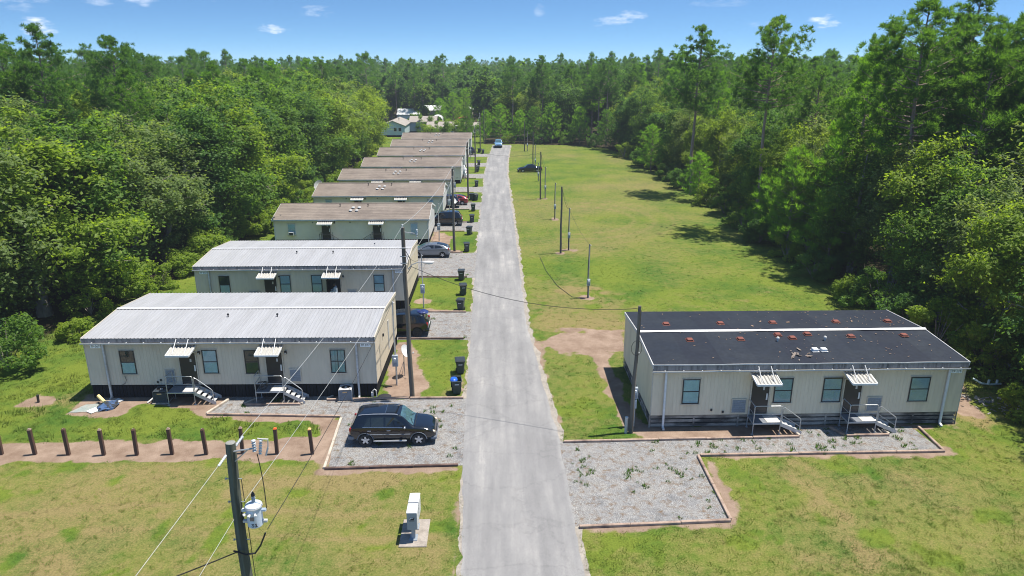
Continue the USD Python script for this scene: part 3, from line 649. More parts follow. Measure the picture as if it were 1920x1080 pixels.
# bushes and leafless trees
for x, y, h, f, t in [(-32.6, 44.2, 3.9, 1, 'large leafy bush at the meadow edge left of the nearest trailer'), (-35.5, 42.2, 3.2, 0, 'bush under the bleached branches at the left picture edge'), (-33.9, 40.3, 1.7, 2, 'low weedy bush at the left end of the meadow'), (-31.2, 49.8, 1.5, 2, 'low bush in the shade beside the big trunk left of the trailer'),
                      (-27.6, 88, 3.4, 0, 'bright green bush at the left end of the first shingled trailer'), (-27.0, 92.5, 3.8, 1, 'tall bright bush between the first two shingled trailers'), (-28.2, 84.5, 2.6, 2, 'low bright bush nearest the second metal-roofed trailer'), (-26.2, 97.5, 3.0, 0, 'bright bush behind the white dish on the left'),
                      (-25.6, 105, 3.4, 1, 'bush at the left end of the third shingled trailer'), (-25.2, 117, 2.6, 2, 'low bush at the left end of the fourth shingled trailer'), (-24.6, 130, 2.8, 0, 'bush at the left end of the fifth shingled trailer'),
                      (31.6, 54.3, 4.0, 1, 'light green bush at the field corner behind the black-roofed trailer'), (30.9, 57.8, 1.8, 2, 'thin weedy bush standing out into the field corner'), (31.5, 50.2, 3.0, 3, 'dark bush behind the black roof'), (31.2, 46.2, 3.4, 0, 'sunlit bush at the right back corner of the black-roofed trailer'), (32.5, 42.6, 3.6, 1, 'leafy bush overhanging the dirt track right of the trailer'), (31.6, 37.0, 1.6, 3, 'low bush beside the rubbish heap'),
                      (30.1, 64, 2.6, 3, 'bush at the field edge, first beyond the field corner'), (30.3, 71, 2.4, 0, 'bush at the field edge below the tall young pine'), (30.0, 78, 2.8, 3, 'bush at the field edge below the broad lone pine'), (31.0, 87, 3.2, 1, 'bush at the field edge beyond the broad lone pine'), (31.2, 95, 2.6, 3, 'bush halfway along the right field edge'), (30.8, 101, 3.0, 0, 'brownish bush near the foot of the tall narrow pine'),
                      (30.6, 115, 3.2, 3, 'bush at the field edge behind the tall narrow pine'), (30.3, 124, 3.0, 1, 'bush along the far part of the right field edge'), (29.3, 142, 3.2, 3, 'bush at the bend of the far right field edge'), (28, 156, 3.0, 0, 'bush where the right field edge turns in'), (24.5, 176.5, 3.0, 3, 'bush at the far right field corner'),
                      (18, 183, 3.0, 1, 'bush along the far end of the field, right part'), (11.5, 184, 2.6, 3, 'bush along the far end of the field, middle part'), (3.5, 186, 2.4, 0, 'bush just right of the road end'), (-14.5, 198, 5.0, 1, 'round bush behind the last shingled trailer roof'), (-11, 201, 4.6, 0, 'second bush behind the last shingled trailer roof'), (-8, 203, 5.0, 1, 'bush left of the far utility poles'),
                      (-18.3, 200, 3.4, 2, 'small bush beside the blue house wall'), (-20.5, 216, 5.2, 1, 'dark bush between the sheds and the blue house'), (-15.5, 219, 3.6, 0, 'bush behind the red carport'), (-25.0, 225, 5.2, 1, 'bush in front of the white shed')]:
    plant('bush', BUSH[f], x, y, h, t)
brng = np.random.default_rng(90); near_edge = {}
for k in range(46):
    side = k % 2; y = (28 + 4.4 * (k // 2) if side == 0 else 30 + 6.0 * (k // 2)) + brng.uniform(-1, 1); y = min(y, 166)
    x = edge_x(TREE_L, y) - brng.uniform(.6, 2.2) if side == 0 else edge_x(TREE_R, y) + brng.uniform(.3, 1.8)
    if side == 0 and y < 45: continue
    f = int(brng.integers(0, 4)); q = near_edge[side] = near_edge.get(side, -1) + 1
    plant('bush', BUSH[f], x, y, brng.uniform(1.6, 3.4), f"{['low', 'mid green', 'small', 'dark'][f]} undergrowth bush, {ORD[q]} from the near end along the {'left' if side == 0 else 'right'} wood foot")
for x, y, h, f, t in [(-36.4, 43.5, 7.0, 0, 'leafless bleached tree at the left picture edge'), (-37.5, 46.0, 11, 1, 'tall leafless tree with a long grey branch at the far left'), (36.0, 47, 9.5, 0, 'leafless grey tree among the green at the right picture edge'), (38.5, 60, 14, 1, 'leafless grey treetop inside the right wood below the high pines')]:
    thing('bare_tree', t, 'tree', (x, y, 0), 2.1 + y, None, h / (7.5, 11)[f], SNAG[f])
# the second rows: the wood behind its edge
HOUSES_AREA = Polygon([(-36, 186), (-3, 184), (-3, 246), (-36, 246)])
ROWN = ['second', 'third', 'fourth', 'fifth', 'sixth', 'seventh', 'eighth', 'ninth', 'tenth', 'eleventh', 'twelfth', 'thirteenth']
EDGE = {0: [27, 33.5, 39.5, 44.5, 50, 55, 60, 65.5, 71, 76.5, 82, 88, 94, 100, 106, 113, 120, 128, 136, 145, 154, 164, 174, 185], 1: [30, 34.5, 39, 43.5, 48, 52.5, 57, 61.5, 66, 70.5, 75, 80, 86, 93, 99, 105, 112, 119, 126, 133, 140, 147, 154, 161, 168]}
INNER = {}
for it in range(9000):
    y = trng.uniform(22, 205); side = trng.integers(0, 2)
    x = trng.uniform(-130, -20) if side == 0 else trng.uniform(3, 125)
    if side == 0:
        e = edge_x(TREE_L, y) - 7.5
        if x > e or x < max(e - 26, -.80 * y - 10):
            continue
        depth = e - x
    else:
        e = edge_x(TREE_R, y) + 7.0
        if y > 186: e = 4
        if x < e or x > min(e + (26 if y < 186 else 60), .80 * y + 12):
            continue
        depth = x - e
    if not clear(x, y, 5.2) or HOUSES_AREA.contains(Point(x, y)):
        continue
    isp = trng.uniform() < (.22 if side == 0 else .38) * (1 if depth > 3 else .6)
    near = y < 110
    k = int(np.argmin([abs(q - y) for q in EDGE[side]]))
    if isp:
        f = int(trng.integers(0, 5)); hh = trng.uniform(17.5, 21) if side == 0 or y < 70 else trng.uniform(18, 22.5); kind, ref, word = 'pine_tree', PINE[f], 'pine'
    else:
        f = int(trng.integers(0, 8)); hh = trng.uniform(14.5, 18.5) if side == 0 else trng.uniform(13, 17.5); kind, ref, word = 'broadleaf_tree', BROAD[f], TONE[f] + ' broadleaf'
    TREES.append((x, y, 3.0)); INNER.setdefault((word, min(11, int(depth / 5.5)), k, side), []).append((hh, kind, ref, x, y))
for (word, row, k, side), lst in INNER.items():
    lst.sort(reverse=True)
    for q, (hh, kind, ref, x, y) in enumerate(lst):
        pre = '' if len(lst) == 1 else ['tallest ', 'second tallest ', 'third tallest ', 'fourth tallest '][min(q, 3)]
        plant(kind, ref, x, y, hh, f"{pre}{word} in the {ROWN[row]} row behind the {ORD[k]} {'left' if side == 0 else 'right'} wood edge tree", 'trees inside the left wood' if side == 0 else 'trees inside the right wood')
# the wood beyond: one mass to the skyline
pos, idx, sc = [], [], []
frng = np.random.default_rng(5)
for ring, (d0, d1, sp) in enumerate([(60, 260, 6.5), (260, 480, 8.0), (480, 900, 11.0)]):
    n = int(.5 * (1.70) * (d1 ** 2 - d0 ** 2) / sp ** 2 * 1.0)
    rr = np.sqrt(frng.uniform(d0 ** 2, d1 ** 2, n)); an = frng.uniform(-.85, .85, n)
    xs, yy = rr * np.sin(an), rr * np.cos(an)
    lim_l, lim_r = edge_x(TREE_L, yy) - 7.5 - 26, edge_x(TREE_R, yy) + 7 + 26
    ok = np.where(yy < 205, (xs < lim_l) | (xs > lim_r) & (yy < 186) | ((yy > 190) & (xs > 68)), True)
    ok &= ~((yy > 180) & (yy < 248) & (xs > -37) & (xs < -3))
    ok &= ~((yy < 196) & (xs > -37) & (xs < 32))
    for x, y in zip(xs[ok], yy[ok]):
        pos.append((x, y, 0)); p = frng.uniform() < .32
        idx.append(frng.integers(2, 4) if p else frng.integers(0, 2)); sc.append(frng.uniform(.66, 1.06) if p else frng.uniform(.78, 1.20))
pi = UsdGeom.PointInstancer.Define(stage, '/World/far_woods')
targets = []
for k, p in enumerate(FAR):
    for part in ('trunk', 'crown'):
        pass
    q = stage.DefinePrim(f'/World/far_woods/far_tree_{k:03d}', 'Xform'); q.GetReferences().AddInternalReference(p); targets.append(q.GetPath())
pi.CreatePrototypesRel().SetTargets(targets)
pi.CreatePositionsAttr(Vt.Vec3fArray.FromNumpy(np.array(pos, np.float32)))
pi.CreateProtoIndicesAttr(Vt.IntArray.FromNumpy(np.array(idx, np.int32)))
pi.CreateScalesAttr(Vt.Vec3fArray.FromNumpy(np.repeat(np.array(sc, np.float32)[:, None], 3, 1)))
an = frng.uniform(0, 6.283, len(pos)) / 2
pi.CreateOrientationsAttr(Vt.QuathArray([Gf.Quath(float(math.cos(a)), 0, 0, float(math.sin(a))) for a in an]))
tag(pi, 'dense mixed wood of pines and broadleaf trees running to the skyline', 'woods', kind='stuff')
# ================================================================ buildings
M_sid_b = mat('beige_siding', (.60, .51, .37), rough=.8, scale=.5, col2=(.46, .39, .285), var=.08, mixat=(.5, .85), stretch=(1.5, 1.5, .25))
M_sid_g = mat('greige_siding', (.535, .455, .345), rough=.8, scale=.5, col2=(.40, .34, .26), var=.08, mixat=(.5, .85), stretch=(1.5, 1.5, .25))
M_vinyl = mat('pale_green_vinyl', (.70, .61, .47), rough=.7, scale=.4, col2=(.62, .54, .42), var=.05)
M_trim = mat('cream_trim', (.46, .41, .33), rough=.6)
M_white = mat('white_paint', (.56, .56, .55), rough=.45, var=.10, scale=1.5)
M_gutter = mat('weathered_white_metal', (.45, .44, .43), rough=.5, scale=1.2, col2=(.30, .29, .275), stretch=(.4, 1, 1))
M_fascia = mat('streaked_fascia', (.20, .19, .185), rough=.8, scale=3, col2=(.06, .058, .056), stretch=(2, 1, .2))
M_bronze = mat('bronze_frame', (.022, .022, .025), rough=.4)
M_door = mat('dark_door', (.012, .012, .015), rough=.35, var=.1)
M_dark = mat('dark_interior', (.012, .013, .012), rough=.9)
M_blind = mat('pale_blind', (.74, .78, .80), rough=.7, scale=1.5, col2=(.62, .68, .71), var=.06)
M_curtain = mat('curtain_cloth', (.62, .68, .66), rough=.9, scale=7, col2=(.30, .36, .34), stretch=(2.5, 1, .1))
M_glass = pane_mat('window_glass', (.88, .95, .95))
M_olive = mat('olive_screen', (.055, .06, .045), rough=.6, var=.08)
M_steel = mat('galvanised_steel', (.42, .42, .42), rough=.42, metal=.55, scale=4, col2=(.38, .38, .38))
M_tread = mat('grey_tread', (.40, .40, .40), rough=.8, scale=3, bump=.4, bscale=60)
M_deck = mat('dark_deck_plate', (.13, .14, .16), rough=.7, scale=2, col2=(.09, .10, .11))
M_pale = mat('pale_mat', (.46, .44, .41), rough=.9, scale=2)
M_skirt = mat('black_skirting', (.010, .010, .012), rough=.9, spec=.15, scale=1.3, col2=(.022, .022, .022), stretch=(1, 1, .3))
M_board = mat('weathered_board', (.29, .255, .215), rough=.95, scale=1.6, col2=(.045, .040, .036), stretch=(.35, 1, 1), mixat=(.42, .62))
M_metal = [mat(f'zinc_roof_{k}', c, rough=.6, metal=0.0, scale=.9, col2=d, stretch=(2.2, .18, 1), var=.10, mixat=(.4, .75)) for k, (c, d) in enumerate([((.262, .262, .27), (.235, .232, .235)), ((.272, .272, .28), (.245, .242, .245)), ((.255, .255, .262), (.228, .226, .228))])]
M_ridge = mat('ridge_cap_metal', (.42, .42, .43), rough=.5)
M_black = [mat(f'black_membrane_{k}', c, rough=.85, spec=.2, scale=.7, col2=d, var=.2, mixat=(.4, .75)) for k, (c, d) in enumerate([((.013, .017, .026), (.019, .023, .030)), ((.015, .019, .028), (.021, .025, .032)), ((.012, .015, .024), (.017, .020, .027))])]
M_rust = mat('rust_red_cap', (.155, .040, .024), rough=.75, scale=4, col2=(.10, .028, .018))
M_shing = mat('brown_shingle', (.195, .158, .130), rough=.95, scale=.35, col2=(.140, .112, .092), var=.12, bump=.5, bscale=9, stretch=(1, 1.6, 1), mixat=(.40, .66))
M_hood = mat('cream_hood', (.36, .345, .31), rough=.5, var=.1)
M_pipe = mat('white_pvc', (.52, .51, .48), rough=.4)
M_blackp = mat('black_plastic', (.018, .018, .02), rough=.45)
M_grille = mat('grey_grille', (.20, .225, .26), rough=.5, scale=2)
M_sign = mat('white_sign', (.86, .88, .88), rough=.6, var=.04)
M_text = mat('black_lettering', (.015, .015, .015), rough=.6)


def siding(p, q, z0, zt, m, parent, board=.203, groove=.013, deep=.007, name='wall'):
    """Grooved panel siding from p to q (plan), outer face to the right of p->q; zt gives the top height along it."""
    p, q = np.array(p, float), np.array(q, float); L = np.linalg.norm(q - p); t = (q - p) / L; n = np.array([t[1], -t[0]])
    cuts = []
    k = 0
    while k * board < L - 1e-6:
        a, b = k * board, min((k + 1) * board, L); cuts += [(a, min(a + board - groove, b), 0.0)]
        if b - a > board - groove + 1e-6: cuts += [(a + board - groove, b, -deep)]
        k += 1
    V, F, prev = [], [], None
    for a, b, o in cuts:
        A, B = p + t * a + n * o, p + t * b + n * o; i = len(V)
        V += [(*A, z0), (*B, z0), (*B, zt(b)), (*A, zt(a))]; F.append([i, i + 1, i + 2, i + 3])
        if prev is not None:
            F.append([prev + 1, i, i + 3, prev + 2])
        prev = i
    return MB().add(V, F).build(name, m, parent)


def window(parent, x0, x1, z0, z1, style, y=0.0, fm=None, bar=True, name='window'):
    fm = fm or M_bronze; w = .055; f = MB()
    for a in ((x0, x1, z0, z0 + w), (x0, x1, z1 - w, z1), (x0, x0 + w, z0 + w, z1 - w), (x1 - w, x1, z0 + w, z1 - w)):
        f.cbox(a[0], a[1], y - .055, y + .01, a[2], a[3], .008)
    zm = (z0 + z1) / 2
    if bar: f.cbox(x0 + w, x1 - w, y - .045, y - .005, zm - .025, zm + .025, .006)
    fr = f.build(name, fm, parent)
    MB().box(x0 - .05, x1 + .05, y - .035, y - .002, z1, z1 + .05).box(x0 - .05, x1 + .05, y - .05, y - .002, z0 - .05, z0).build('sill', M_trim, fr)
    inner = (x0 + w, x1 - w, z0 + w, z1 - w)
    back = {'blind': M_blind, 'curtain': M_curtain, 'dark': M_olive}.get(style, M_dark)
    if style == 'half':
        MB().box(inner[0], inner[1], y - .016, y - .006, zm, inner[3]).build('screen', M_olive, fr)
        MB().box(inner[0], inner[1], y - .016, y - .006, inner[2], zm).build('blind', M_blind, fr)
    elif style == 'slats':
        MB().box(inner[0], inner[1], y - .008, y - .004, inner[2], inner[3]).build('backing', M_dark, fr)
        b = MB(); k = inner[2]
        while k < inner[3] - .06:
            b.box(inner[0], inner[1], y - .018, y - .012, k, k + .045); k += .062
        b.build('blind', M_blind, fr)
    elif style == 'curtain':
        n = 24; xs = np.linspace(inner[0], inner[1], n); ys = y - .016 + .006 * np.sin(np.arange(n) * 1.9); V = [(a, b, z) for a, b in zip(xs, ys) for z in (inner[2], inner[3])]
        MB().add(V, [[2 * i, 2 * i + 2, 2 * i + 3, 2 * i + 1] for i in range(n - 1)]).build('curtain', M_curtain, fr)
        MB().box((x0 + x1) / 2 - .018, (x0 + x1) / 2 + .018, y - .043, y - .033, inner[2], inner[3]).build('mullion', fm, fr)
    else:
        MB().box(inner[0], inner[1], y - .016, y - .006, inner[2], inner[3]).build('blind' if style == 'blind' else 'backing', back, fr)
    MB().box(inner[0], inner[1], y - .032, y - .026, inner[2], zm - .025).build('pane', M_glass, fr)
    MB().box(inner[0], inner[1], y - .032, y - .026, zm + .025, inner[3]).build('pane', M_glass, fr)
    return fr


def door(parent, x0, x1, z0, z1, y=0.0, opened=False):
    d = MB().cbox(x0, x1, y - .045, y - .004, z0, z1, .008).build('door', M_dark if opened else M_door, parent)
    MB().box(x0 - .07, x0, y - .06, y - .002, z0, z1 + .06).box(x1, x1 + .07, y - .06, y - .002, z0, z1 + .06).box(x0, x1, y - .06, y - .002, z1, z1 + .06).build('door_frame', M_trim, d)
    if opened:
        MB().cbox(x0 + .02, x0 + .07, y - .85, y - .06, z0 + .02, z1 - .02, .008).build('open_leaf', M_door, d)
        return d
    MB().cbox(x1 - .14, x1 - .05, y - .065, y - .043, z0 + .85, z0 + 1.25, .01).build('handle', M_white, d)
    MB().box(x1 - .35, x1 - .25, y - .050, y - .043, z0 + 1.45, z0 + 1.65).build('door_sign', M_pale, d)
    MB().box(x0 + .06, x1 - .06, y - .055, y - .043, z0 + .03, z0 + .20).build('kick_plate', M_bronze, d)
    return d


def awning(parent, x0, x1, zb, zf, dep, y=0.0, strut_z=None, rm=None):
    """Corrugated hood over a door with a rim and two stays."""
    rm = rm or M_hood; n = int((x1 - x0) / .05); xs = np.linspace(x0 + .03, x1 - .03, n); up = .06 * (np.arange(n) % 4 < 2)
    V = np.array([(x, yy, z + u) for x, u in zip(xs, up) for yy, z in ((y - .02, zb), (y - dep + .02, zf))])
    h = MB().add(V, [[2 * i + 1, 2 * i + 3, 2 * i + 2, 2 * i] for i in range(n - 1)]).build('awning', rm, parent)
    f = MB()
    sl = math.atan2(zb - zf, dep)
    f.cbox(x0, x1, y - dep - .03, y - dep + .03, zf - .07, zf + .05, .01)
    for x in (x0, x1):
        V = [(x - .02, y, zb - .05), (x + .02, y, zb - .05), (x + .02, y, zb + .05), (x - .02, y, zb + .05), (x - .02, y - dep + .03, zf - .05), (x + .02, y - dep + .03, zf - .05), (x + .02, y - dep + .03, zf + .05), (x - .02, y - dep + .03, zf + .05)]
        f.add(V, [[3, 2, 1, 0], [4, 5, 6, 7], [0, 1, 5, 4], [1, 2, 6, 5], [2, 3, 7, 6], [3, 0, 4, 7]])
    f.build('rim', M_white, h)
    if strut_z:
        for x in (x0 + .33, x1 - .33):
            MB().tube([(x, y - .16, strut_z), (x, y - dep * .82, zf + .06)], .024, 5).build('stay', M_white, h)
    return h


def vent_cap(parent, x, y, z, r=.12, m=None, sq=False, hgt=.16):
    b = MB()
    if sq:
        b.cbox(x - r * 1.25, x + r * 1.25, y - r * 1.25, y + r * 1.25, z, z + .03, .01).cbox(x - r, x + r, y - r, y + r, z + .03, z + hgt, .03)
    else:
        b.lathe([(0.001, hgt), (r * .7, hgt), (r, hgt * .8), (r, hgt * .55), (r * .5, hgt * .5), (r * .5, -.03)], 10, (x, y, z))
    return b.build('roof_vent', m or M_gutter, parent)


def plate(parent, x, z, text, y=0.0, w=.62, h=.22):
    s = MB().cbox(x, x + w, y - .028, y - .004, z, z + h, .006).build('number_sign', M_sign, parent)
    t = meshkit.text_mesh(text, h * .55, .004, bold=True); v = np.array(t.vertices); v -= v.min(0); wd = v[:, 0].max(); v[:, 0] *= min(1, w * .84 / wd); v[:, 0] += (w - v[:, 0].max()) / 2
    V = np.stack([x + v[:, 0], y - .0285 - v[:, 2], z + h * .22 + v[:, 1]], 1)
    MB().add(V, t.faces).build('lettering', M_text, s)


def skirt_panels(P, L, D, z1, w=.61):
    for (ax, ay), (bx, by) in (((0, 0), (L, 0)), ((L, 0), (L, D)), ((L, D), (0, D)), ((0, D), (0, 0))):
        n = int(round(math.hypot(bx - ax, by - ay) / w)); t = np.array([bx - ax, by - ay]) / n; nn = np.array([t[1], -t[0]]) / np.linalg.norm(t)
        for i in range(n):
            a, b = np.array([ax, ay]) + t * (i + .015), np.array([ax, ay]) + t * (i + .985); m = MB(); o = -.06
            for q in (0, 1, 2):
                c, d = a + (b - a) * q / 3, a + (b - a) * (q + .88) / 3
                pts = [c + nn * o, d + nn * o, d + nn * (o - .03), c + nn * (o - .03)]
                m.add([(*p, 0) for p in pts] + [(*p, z1) for p in pts], _BF)
            m.build('skirt_panel', M_skirt, P)


def skirt_boards(P, L, D, z1):
    hh = z1 / 3
    for (ax, ay), (bx, by) in (((0, 0), (L, 0)), ((L, 0), (L, D)), ((0, D), (0, 0))):
        ln = math.hypot(bx - ax, by - ay); n = int(round(ln / 2.4)); t = np.array([bx - ax, by - ay]) / ln; nn = np.array([t[1], -t[0]]); st = ln / n
        R = rot(0, 0, math.atan2(t[1], t[0]))
        for i in range(n):
            for r in range(3):
                a, b = i * st + .05, (i + 1) * st - .05; m = MB(); m.cbox(a, b, .05, .08, r * hh + .04, (r + 1) * hh - .03, .006)
                v = m.v[0]; m.v[0] = v @ R.T + [ax, ay, 0]; m.build('skirt_board', M_board, P)
            m = MB(); m.cbox(i * st - .05, i * st + .05, .03, .05, 0, z1 - .01, .005); m.v[0] = m.v[0] @ R.T + [ax, ay, 0]; m.build('skirt_post', M_board, P)
    MB().box(.12, L - .12, .12, D - .12, .0, z1 - .05).build('crawl_space', M_dark, P)


def metal_roof(P, L, D, ze, zr):
    n = int(round(L / .915)); w = L / n
    for side in (0, 1):
        y0, y1 = (-.13, D / 2) if side == 0 else (D + .13, D / 2)
        for i in range(n):
            xs, hs = [], []
            for r in range(4):
                b = i * w + r * w / 4; xs += [b, b + w * .15, b + w * .18, b + w * .215]; hs += [0, 0, .022, .022]
                xs[-1] = b + w * .22
            xs.append((i + 1) * w); hs.append(0)
            xs = np.array(xs); hs = np.array(hs) + .0015 * (i % 2); m = len(xs)
            V = np.array([(x, y, z + h) for x, h in zip(xs, hs) for y, z in ((y0, ze), (y1, zr))]); F = [[2 * k, 2 * k + 2, 2 * k + 3, 2 * k + 1] for k in range(m - 1)]
            if side: F = [f[::-1] for f in F]
            MB().add(V, F).build('roof_panel', M_metal[(i * 7 + side * 3 + i // 3) % 3], P)
    c = MB()
    for s in (-1, 1):
        c.add([(-.02, D / 2, zr + .07), (L + .02, D / 2, zr + .07), (L + .02, D / 2 + s * .17, zr + .035), (-.02, D / 2 + s * .17, zr + .035)], [[0, 1, 2, 3]] if s < 0 else [[3, 2, 1, 0]])
    c.build('ridge_cap', M_ridge, P)


def rakes(P, L, D, ze, zr, m, t=.05, h=.2):
    for x in (-t, L):
        b = MB()
        for a, za, c, zc in ((-.13, ze, D / 2, zr), (D / 2, zr, D + .13, ze)):
            V = [(x, a, za - h), (x + t, a, za - h), (x + t, c, zc - h), (x, c, zc - h), (x, a, za + .03), (x + t, a, za + .03), (x + t, c, zc + .03), (x, c, zc + .03)]
            b.add(V, _BF)
        b.build('rake_trim', m, P)


def office(name, label, x0, y0, L, D, zf, zw, ze, zr, sid, skirt, roof, signs, wins, grilles, rz=0.0, group=None, open_door=False, lights=True):
    P = thing(name, label, 'building', (x0, y0, 0), rz, group)
    zt = lambda s: zw
    siding((0, 0), (L, 0), zf, zt, sid, P)
    gab = lambda s: ze - .10 + (zr - ze) * (1 - abs(s / D * 2 - 1))
    siding((L, 0), (L, D), zf, gab, sid, P); siding((L, D), (0, D), zf, zt, sid, P); siding((0, D), (0, 0), zf, gab, sid, P)
    c = MB()
    for x in (-.012, L - .05):
        c.cbox(x, x + .062, -.014, .05, zf, zw, .006)
    c.build('corner_trim', M_trim, P)
    (skirt_panels if skirt == 'panels' else skirt_boards)(P, L, D, zf)
    MB().box(.005, L - .005, .005, D - .005, zf - .02, zf).build('floor_frame', M_dark, P)
    if roof == 'metal':
        metal_roof(P, L, D, ze, zr)
    else:
        n = 9
        for side in (0, 1):
            ya, yb = (-.13, D / 2) if side == 0 else (D + .13, D / 2)
            for i in range(n):
                a, b = L * i / n - (0.06 if i else 0), L * (i + 1) / n; q = .004 * (n - i)
                V = [(a, ya, ze + q), (b, ya, ze + q), (b, yb, zr + q), (a, yb, zr + q)]
                V += [(x, y, z - .02 - .003 * (i % 2)) for x, y, z in V]
                Fq = [[0, 1, 2, 3], [4, 7, 6, 5], [0, 4, 5, 1], [1, 5, 6, 2], [2, 6, 7, 3], [3, 7, 4, 0]]
                MB().add(V, Fq if side == 0 else [f[::-1] for f in Fq]).build('roof_sheet', M_black[(i * 2 + side) % 3], P)
        c = MB()
        for s in (-1, 1):
            c.add([(-.03, D / 2, zr + .11), (L + .03, D / 2, zr + .11), (L + .03, D / 2 + s * .16, zr + .05), (-.03, D / 2 + s * .16, zr + .05)], [[0, 1, 2, 3]] if s < 0 else [[3, 2, 1, 0]])
        c.build('ridge_strip', M_white, P)
        MB().box(-.05, L + .05, -.16, -.13, ze - .015, ze + .045).build('roof_edge', M_gutter, P)
    rakes(P, L, D, ze, zr, M_trim if roof == 'metal' else M_gutter)
    MB().box(-.02, L + .02, -.125, -.095, zw + .02, ze - .02).build('fascia', M_fascia, P)
    MB().box(-.02, L + .02, -.095, 0, zw - .01, zw + .015).build('soffit', M_trim, P)
    g = MB().cbox(-.06, L + .06, -.27, -.25, zw - .03, zw + .045, .008).box(-.06, L + .06, -.25, -.13, zw - .03, zw - .015).build('gutter', M_gutter, P)
    k = MB(); x = .6
    while x < L:
        k.box(x, x + .035, -.25, -.125, zw + .038, zw + .058); x += 1.02
    k.build('gutter_hangers', M_white, g)
    for x in (.72 if roof != 'metal' else 1.18, L - .98 if roof != 'metal' else L - 1.10):
        b = MB(); b.cbox(x - .06, x + .06, -.17, -.06, .08, zw - .03, .015); b.cbox(x - .06, x + .06, -.36, -.06, .06, .18, .015, rot(.35), (x, -.12, .12)); b.build('downspout', M_gutter if roof == 'metal' else M_white, P)
    for sx, tx in signs: plate(P, sx, zw - .36, tx)
    for a, b, c2, d, st in wins: window(P, a, b, c2, d, st)
    for i, dx in enumerate((5.55, 10.72)):
        door(P, dx, dx + .97, zf + .05, zf + 2.08, 0, opened=(open_door and i == 1))
        awning(P, dx - .28 if roof == 'metal' else dx - .15, dx + 1.10 if roof == 'metal' else dx + 1.2, zw - .22, zw - .45, 1.1, 0, zw + .24)
        b = MB().cbox(dx + 1.16, dx + 1.30, -.14, -.01, zf + 2.0, zf + 2.2, .02).build('porch_light', M_blackp, P); MB().cbox(dx + 1.18, dx + 1.28, -.15, -.14, zf + 2.02, zf + 2.10, .01).build('lens', M_pale, b)
    for gx0, gx1, gz0, gz1 in grilles:
        b = MB().cbox(gx0 - .05, gx1 + .05, -.05, -.004, gz0 - .05, gz1 + .05, .01).build('wall_grille', M_trim, P)
        s = MB(); z = gz0
        while z < gz1 - .03:
            s.box(gx0, gx1, -.062, -.051, z, z + .03); z += .042
        s.build('louvres', M_grille, b)
    for x, z in ((4.2 if roof == 'metal' else 3.35, zf + .25), (4.0 if roof == 'metal' else 4.0, zf + .12)):
        MB().cbox(x, x + .11, -.05, -.004, z, z + .13, .01).build('outlet_box', M_bronze, P)
    return P


def sl(y, D, ze, zr):
    return ze + (zr - ze) * min(1, max(0, (y + .13) / (D / 2 + .13)))


B1 = office('modular_building', 'nearest left trailer, greige siding, zinc roof, black skirting, stairs to two doors', -24.6, 39.82, 17.3, 8.5, .87, 3.64, 3.93, 4.29, M_sid_g, 'panels', 'metal', [(.38, 'TP 067'), (16.42, 'TP 077')],
            [(2.02, 2.90, 1.58, 3.13, 'half'), (6.93, 7.82, 1.60, 3.14, 'blind'), (9.44, 10.28, 1.57, 3.12, 'dark'), (14.58, 15.48, 1.60, 3.12, 'curtain')], [(4.62, 5.14, 1.05, 1.85), (12.1, 12.7, 1.08, 1.86)], rz=-.010)
for x, y in ((7.6, 2.9), (10.7, 2.9)): vent_cap(B1, x, y, sl(y, 8.5, 3.93, 4.29), .07, M_blackp, hgt=.22)
MB().tube([(2.15, -.06, 1.5), (2.2, -.05, 1.2), (2.12, -.06, 1.0), (1.9, -.05, .9)], .014, 5).build('loose_cable', M_blackp, B1)
MB().box(17.302, 17.335, 4.7, 5.0, 1.2, 3.2).build('side_conduit', M_gutter, B1)
MB().cbox(17.31, 17.40, 2.6, 2.72, 2.9, 3.1, .02).build('side_light', M_blackp, B1)
B2 = office('modular_building', 'second left trailer with zinc roof and a person at its open door', -24.4, 55.6, 17.1, 8.5, .87, 3.60, 3.90, 4.27, M_sid_g, 'panels', 'metal', [(.42, 'TP 068'), (16.15, 'TP 078')],
            [(1.9, 2.75, 1.55, 3.08, 'half'), (6.80, 7.66, 1.62, 3.10, 'blind'), (9.35, 10.2, 1.62, 3.10, 'blind'), (14.4, 15.25, 1.65, 3.08, 'blind')], [(4.25, 4.95, 1.0, 1.8), (12.25, 12.9, 1.0, 1.8)], open_door=True)
for x, y in ((7.55, 2.9), (10.6, 2.9)): vent_cap(B2, x, y, sl(y, 8.5, 3.90, 4.27), .07, M_blackp, hgt=.22)
MB().box(13.6, 13.68, 5.6, 5.95, 4.27, 4.30).build('roof_debris', M_blackp, B2)
BR = office('modular_building', 'beige trailer with flat black roof and rusty red vent caps right of the road', 8.5, 35.35, 17.4, 8.4, .76, 3.50, 3.84, 4.12, M_sid_b, 'boards', 'black', [(16.55, 'TP 125')],
            [(1.70, 2.66, 1.46, 2.96, 'blind'), (6.80, 7.82, 1.46, 2.96, 'slats'), (9.52, 10.58, 1.46, 2.97, 'slats'), (14.40, 15.50, 1.44, 2.95, 'slats')], [(4.55, 5.28, .92, 1.70), (12.15, 12.9, .92, 1.72)], rz=.004)
for px, py in ((2.0, 5.6), (5.4, 5.65), (8.7, 5.7), (12.7, 5.75), (16.0, 5.8), (2.75, 2.9), (5.75, 2.95), (8.15, 3.5), (8.85, 3.05), (9.95, 3.55), (12.4, 3.2), (15.6, 3.25)):
    vent_cap(BR, px, py, sl(min(py, 8.4 - py), 8.4, 3.84, 4.12) + .03, .175, M_rust, True, .12)
for px, py in ((7.85, 2.7), (10.65, 2.75)): vent_cap(BR, px, py, sl(py, 8.4, 3.84, 4.12) + .03, .09, M_pipe, hgt=.25)
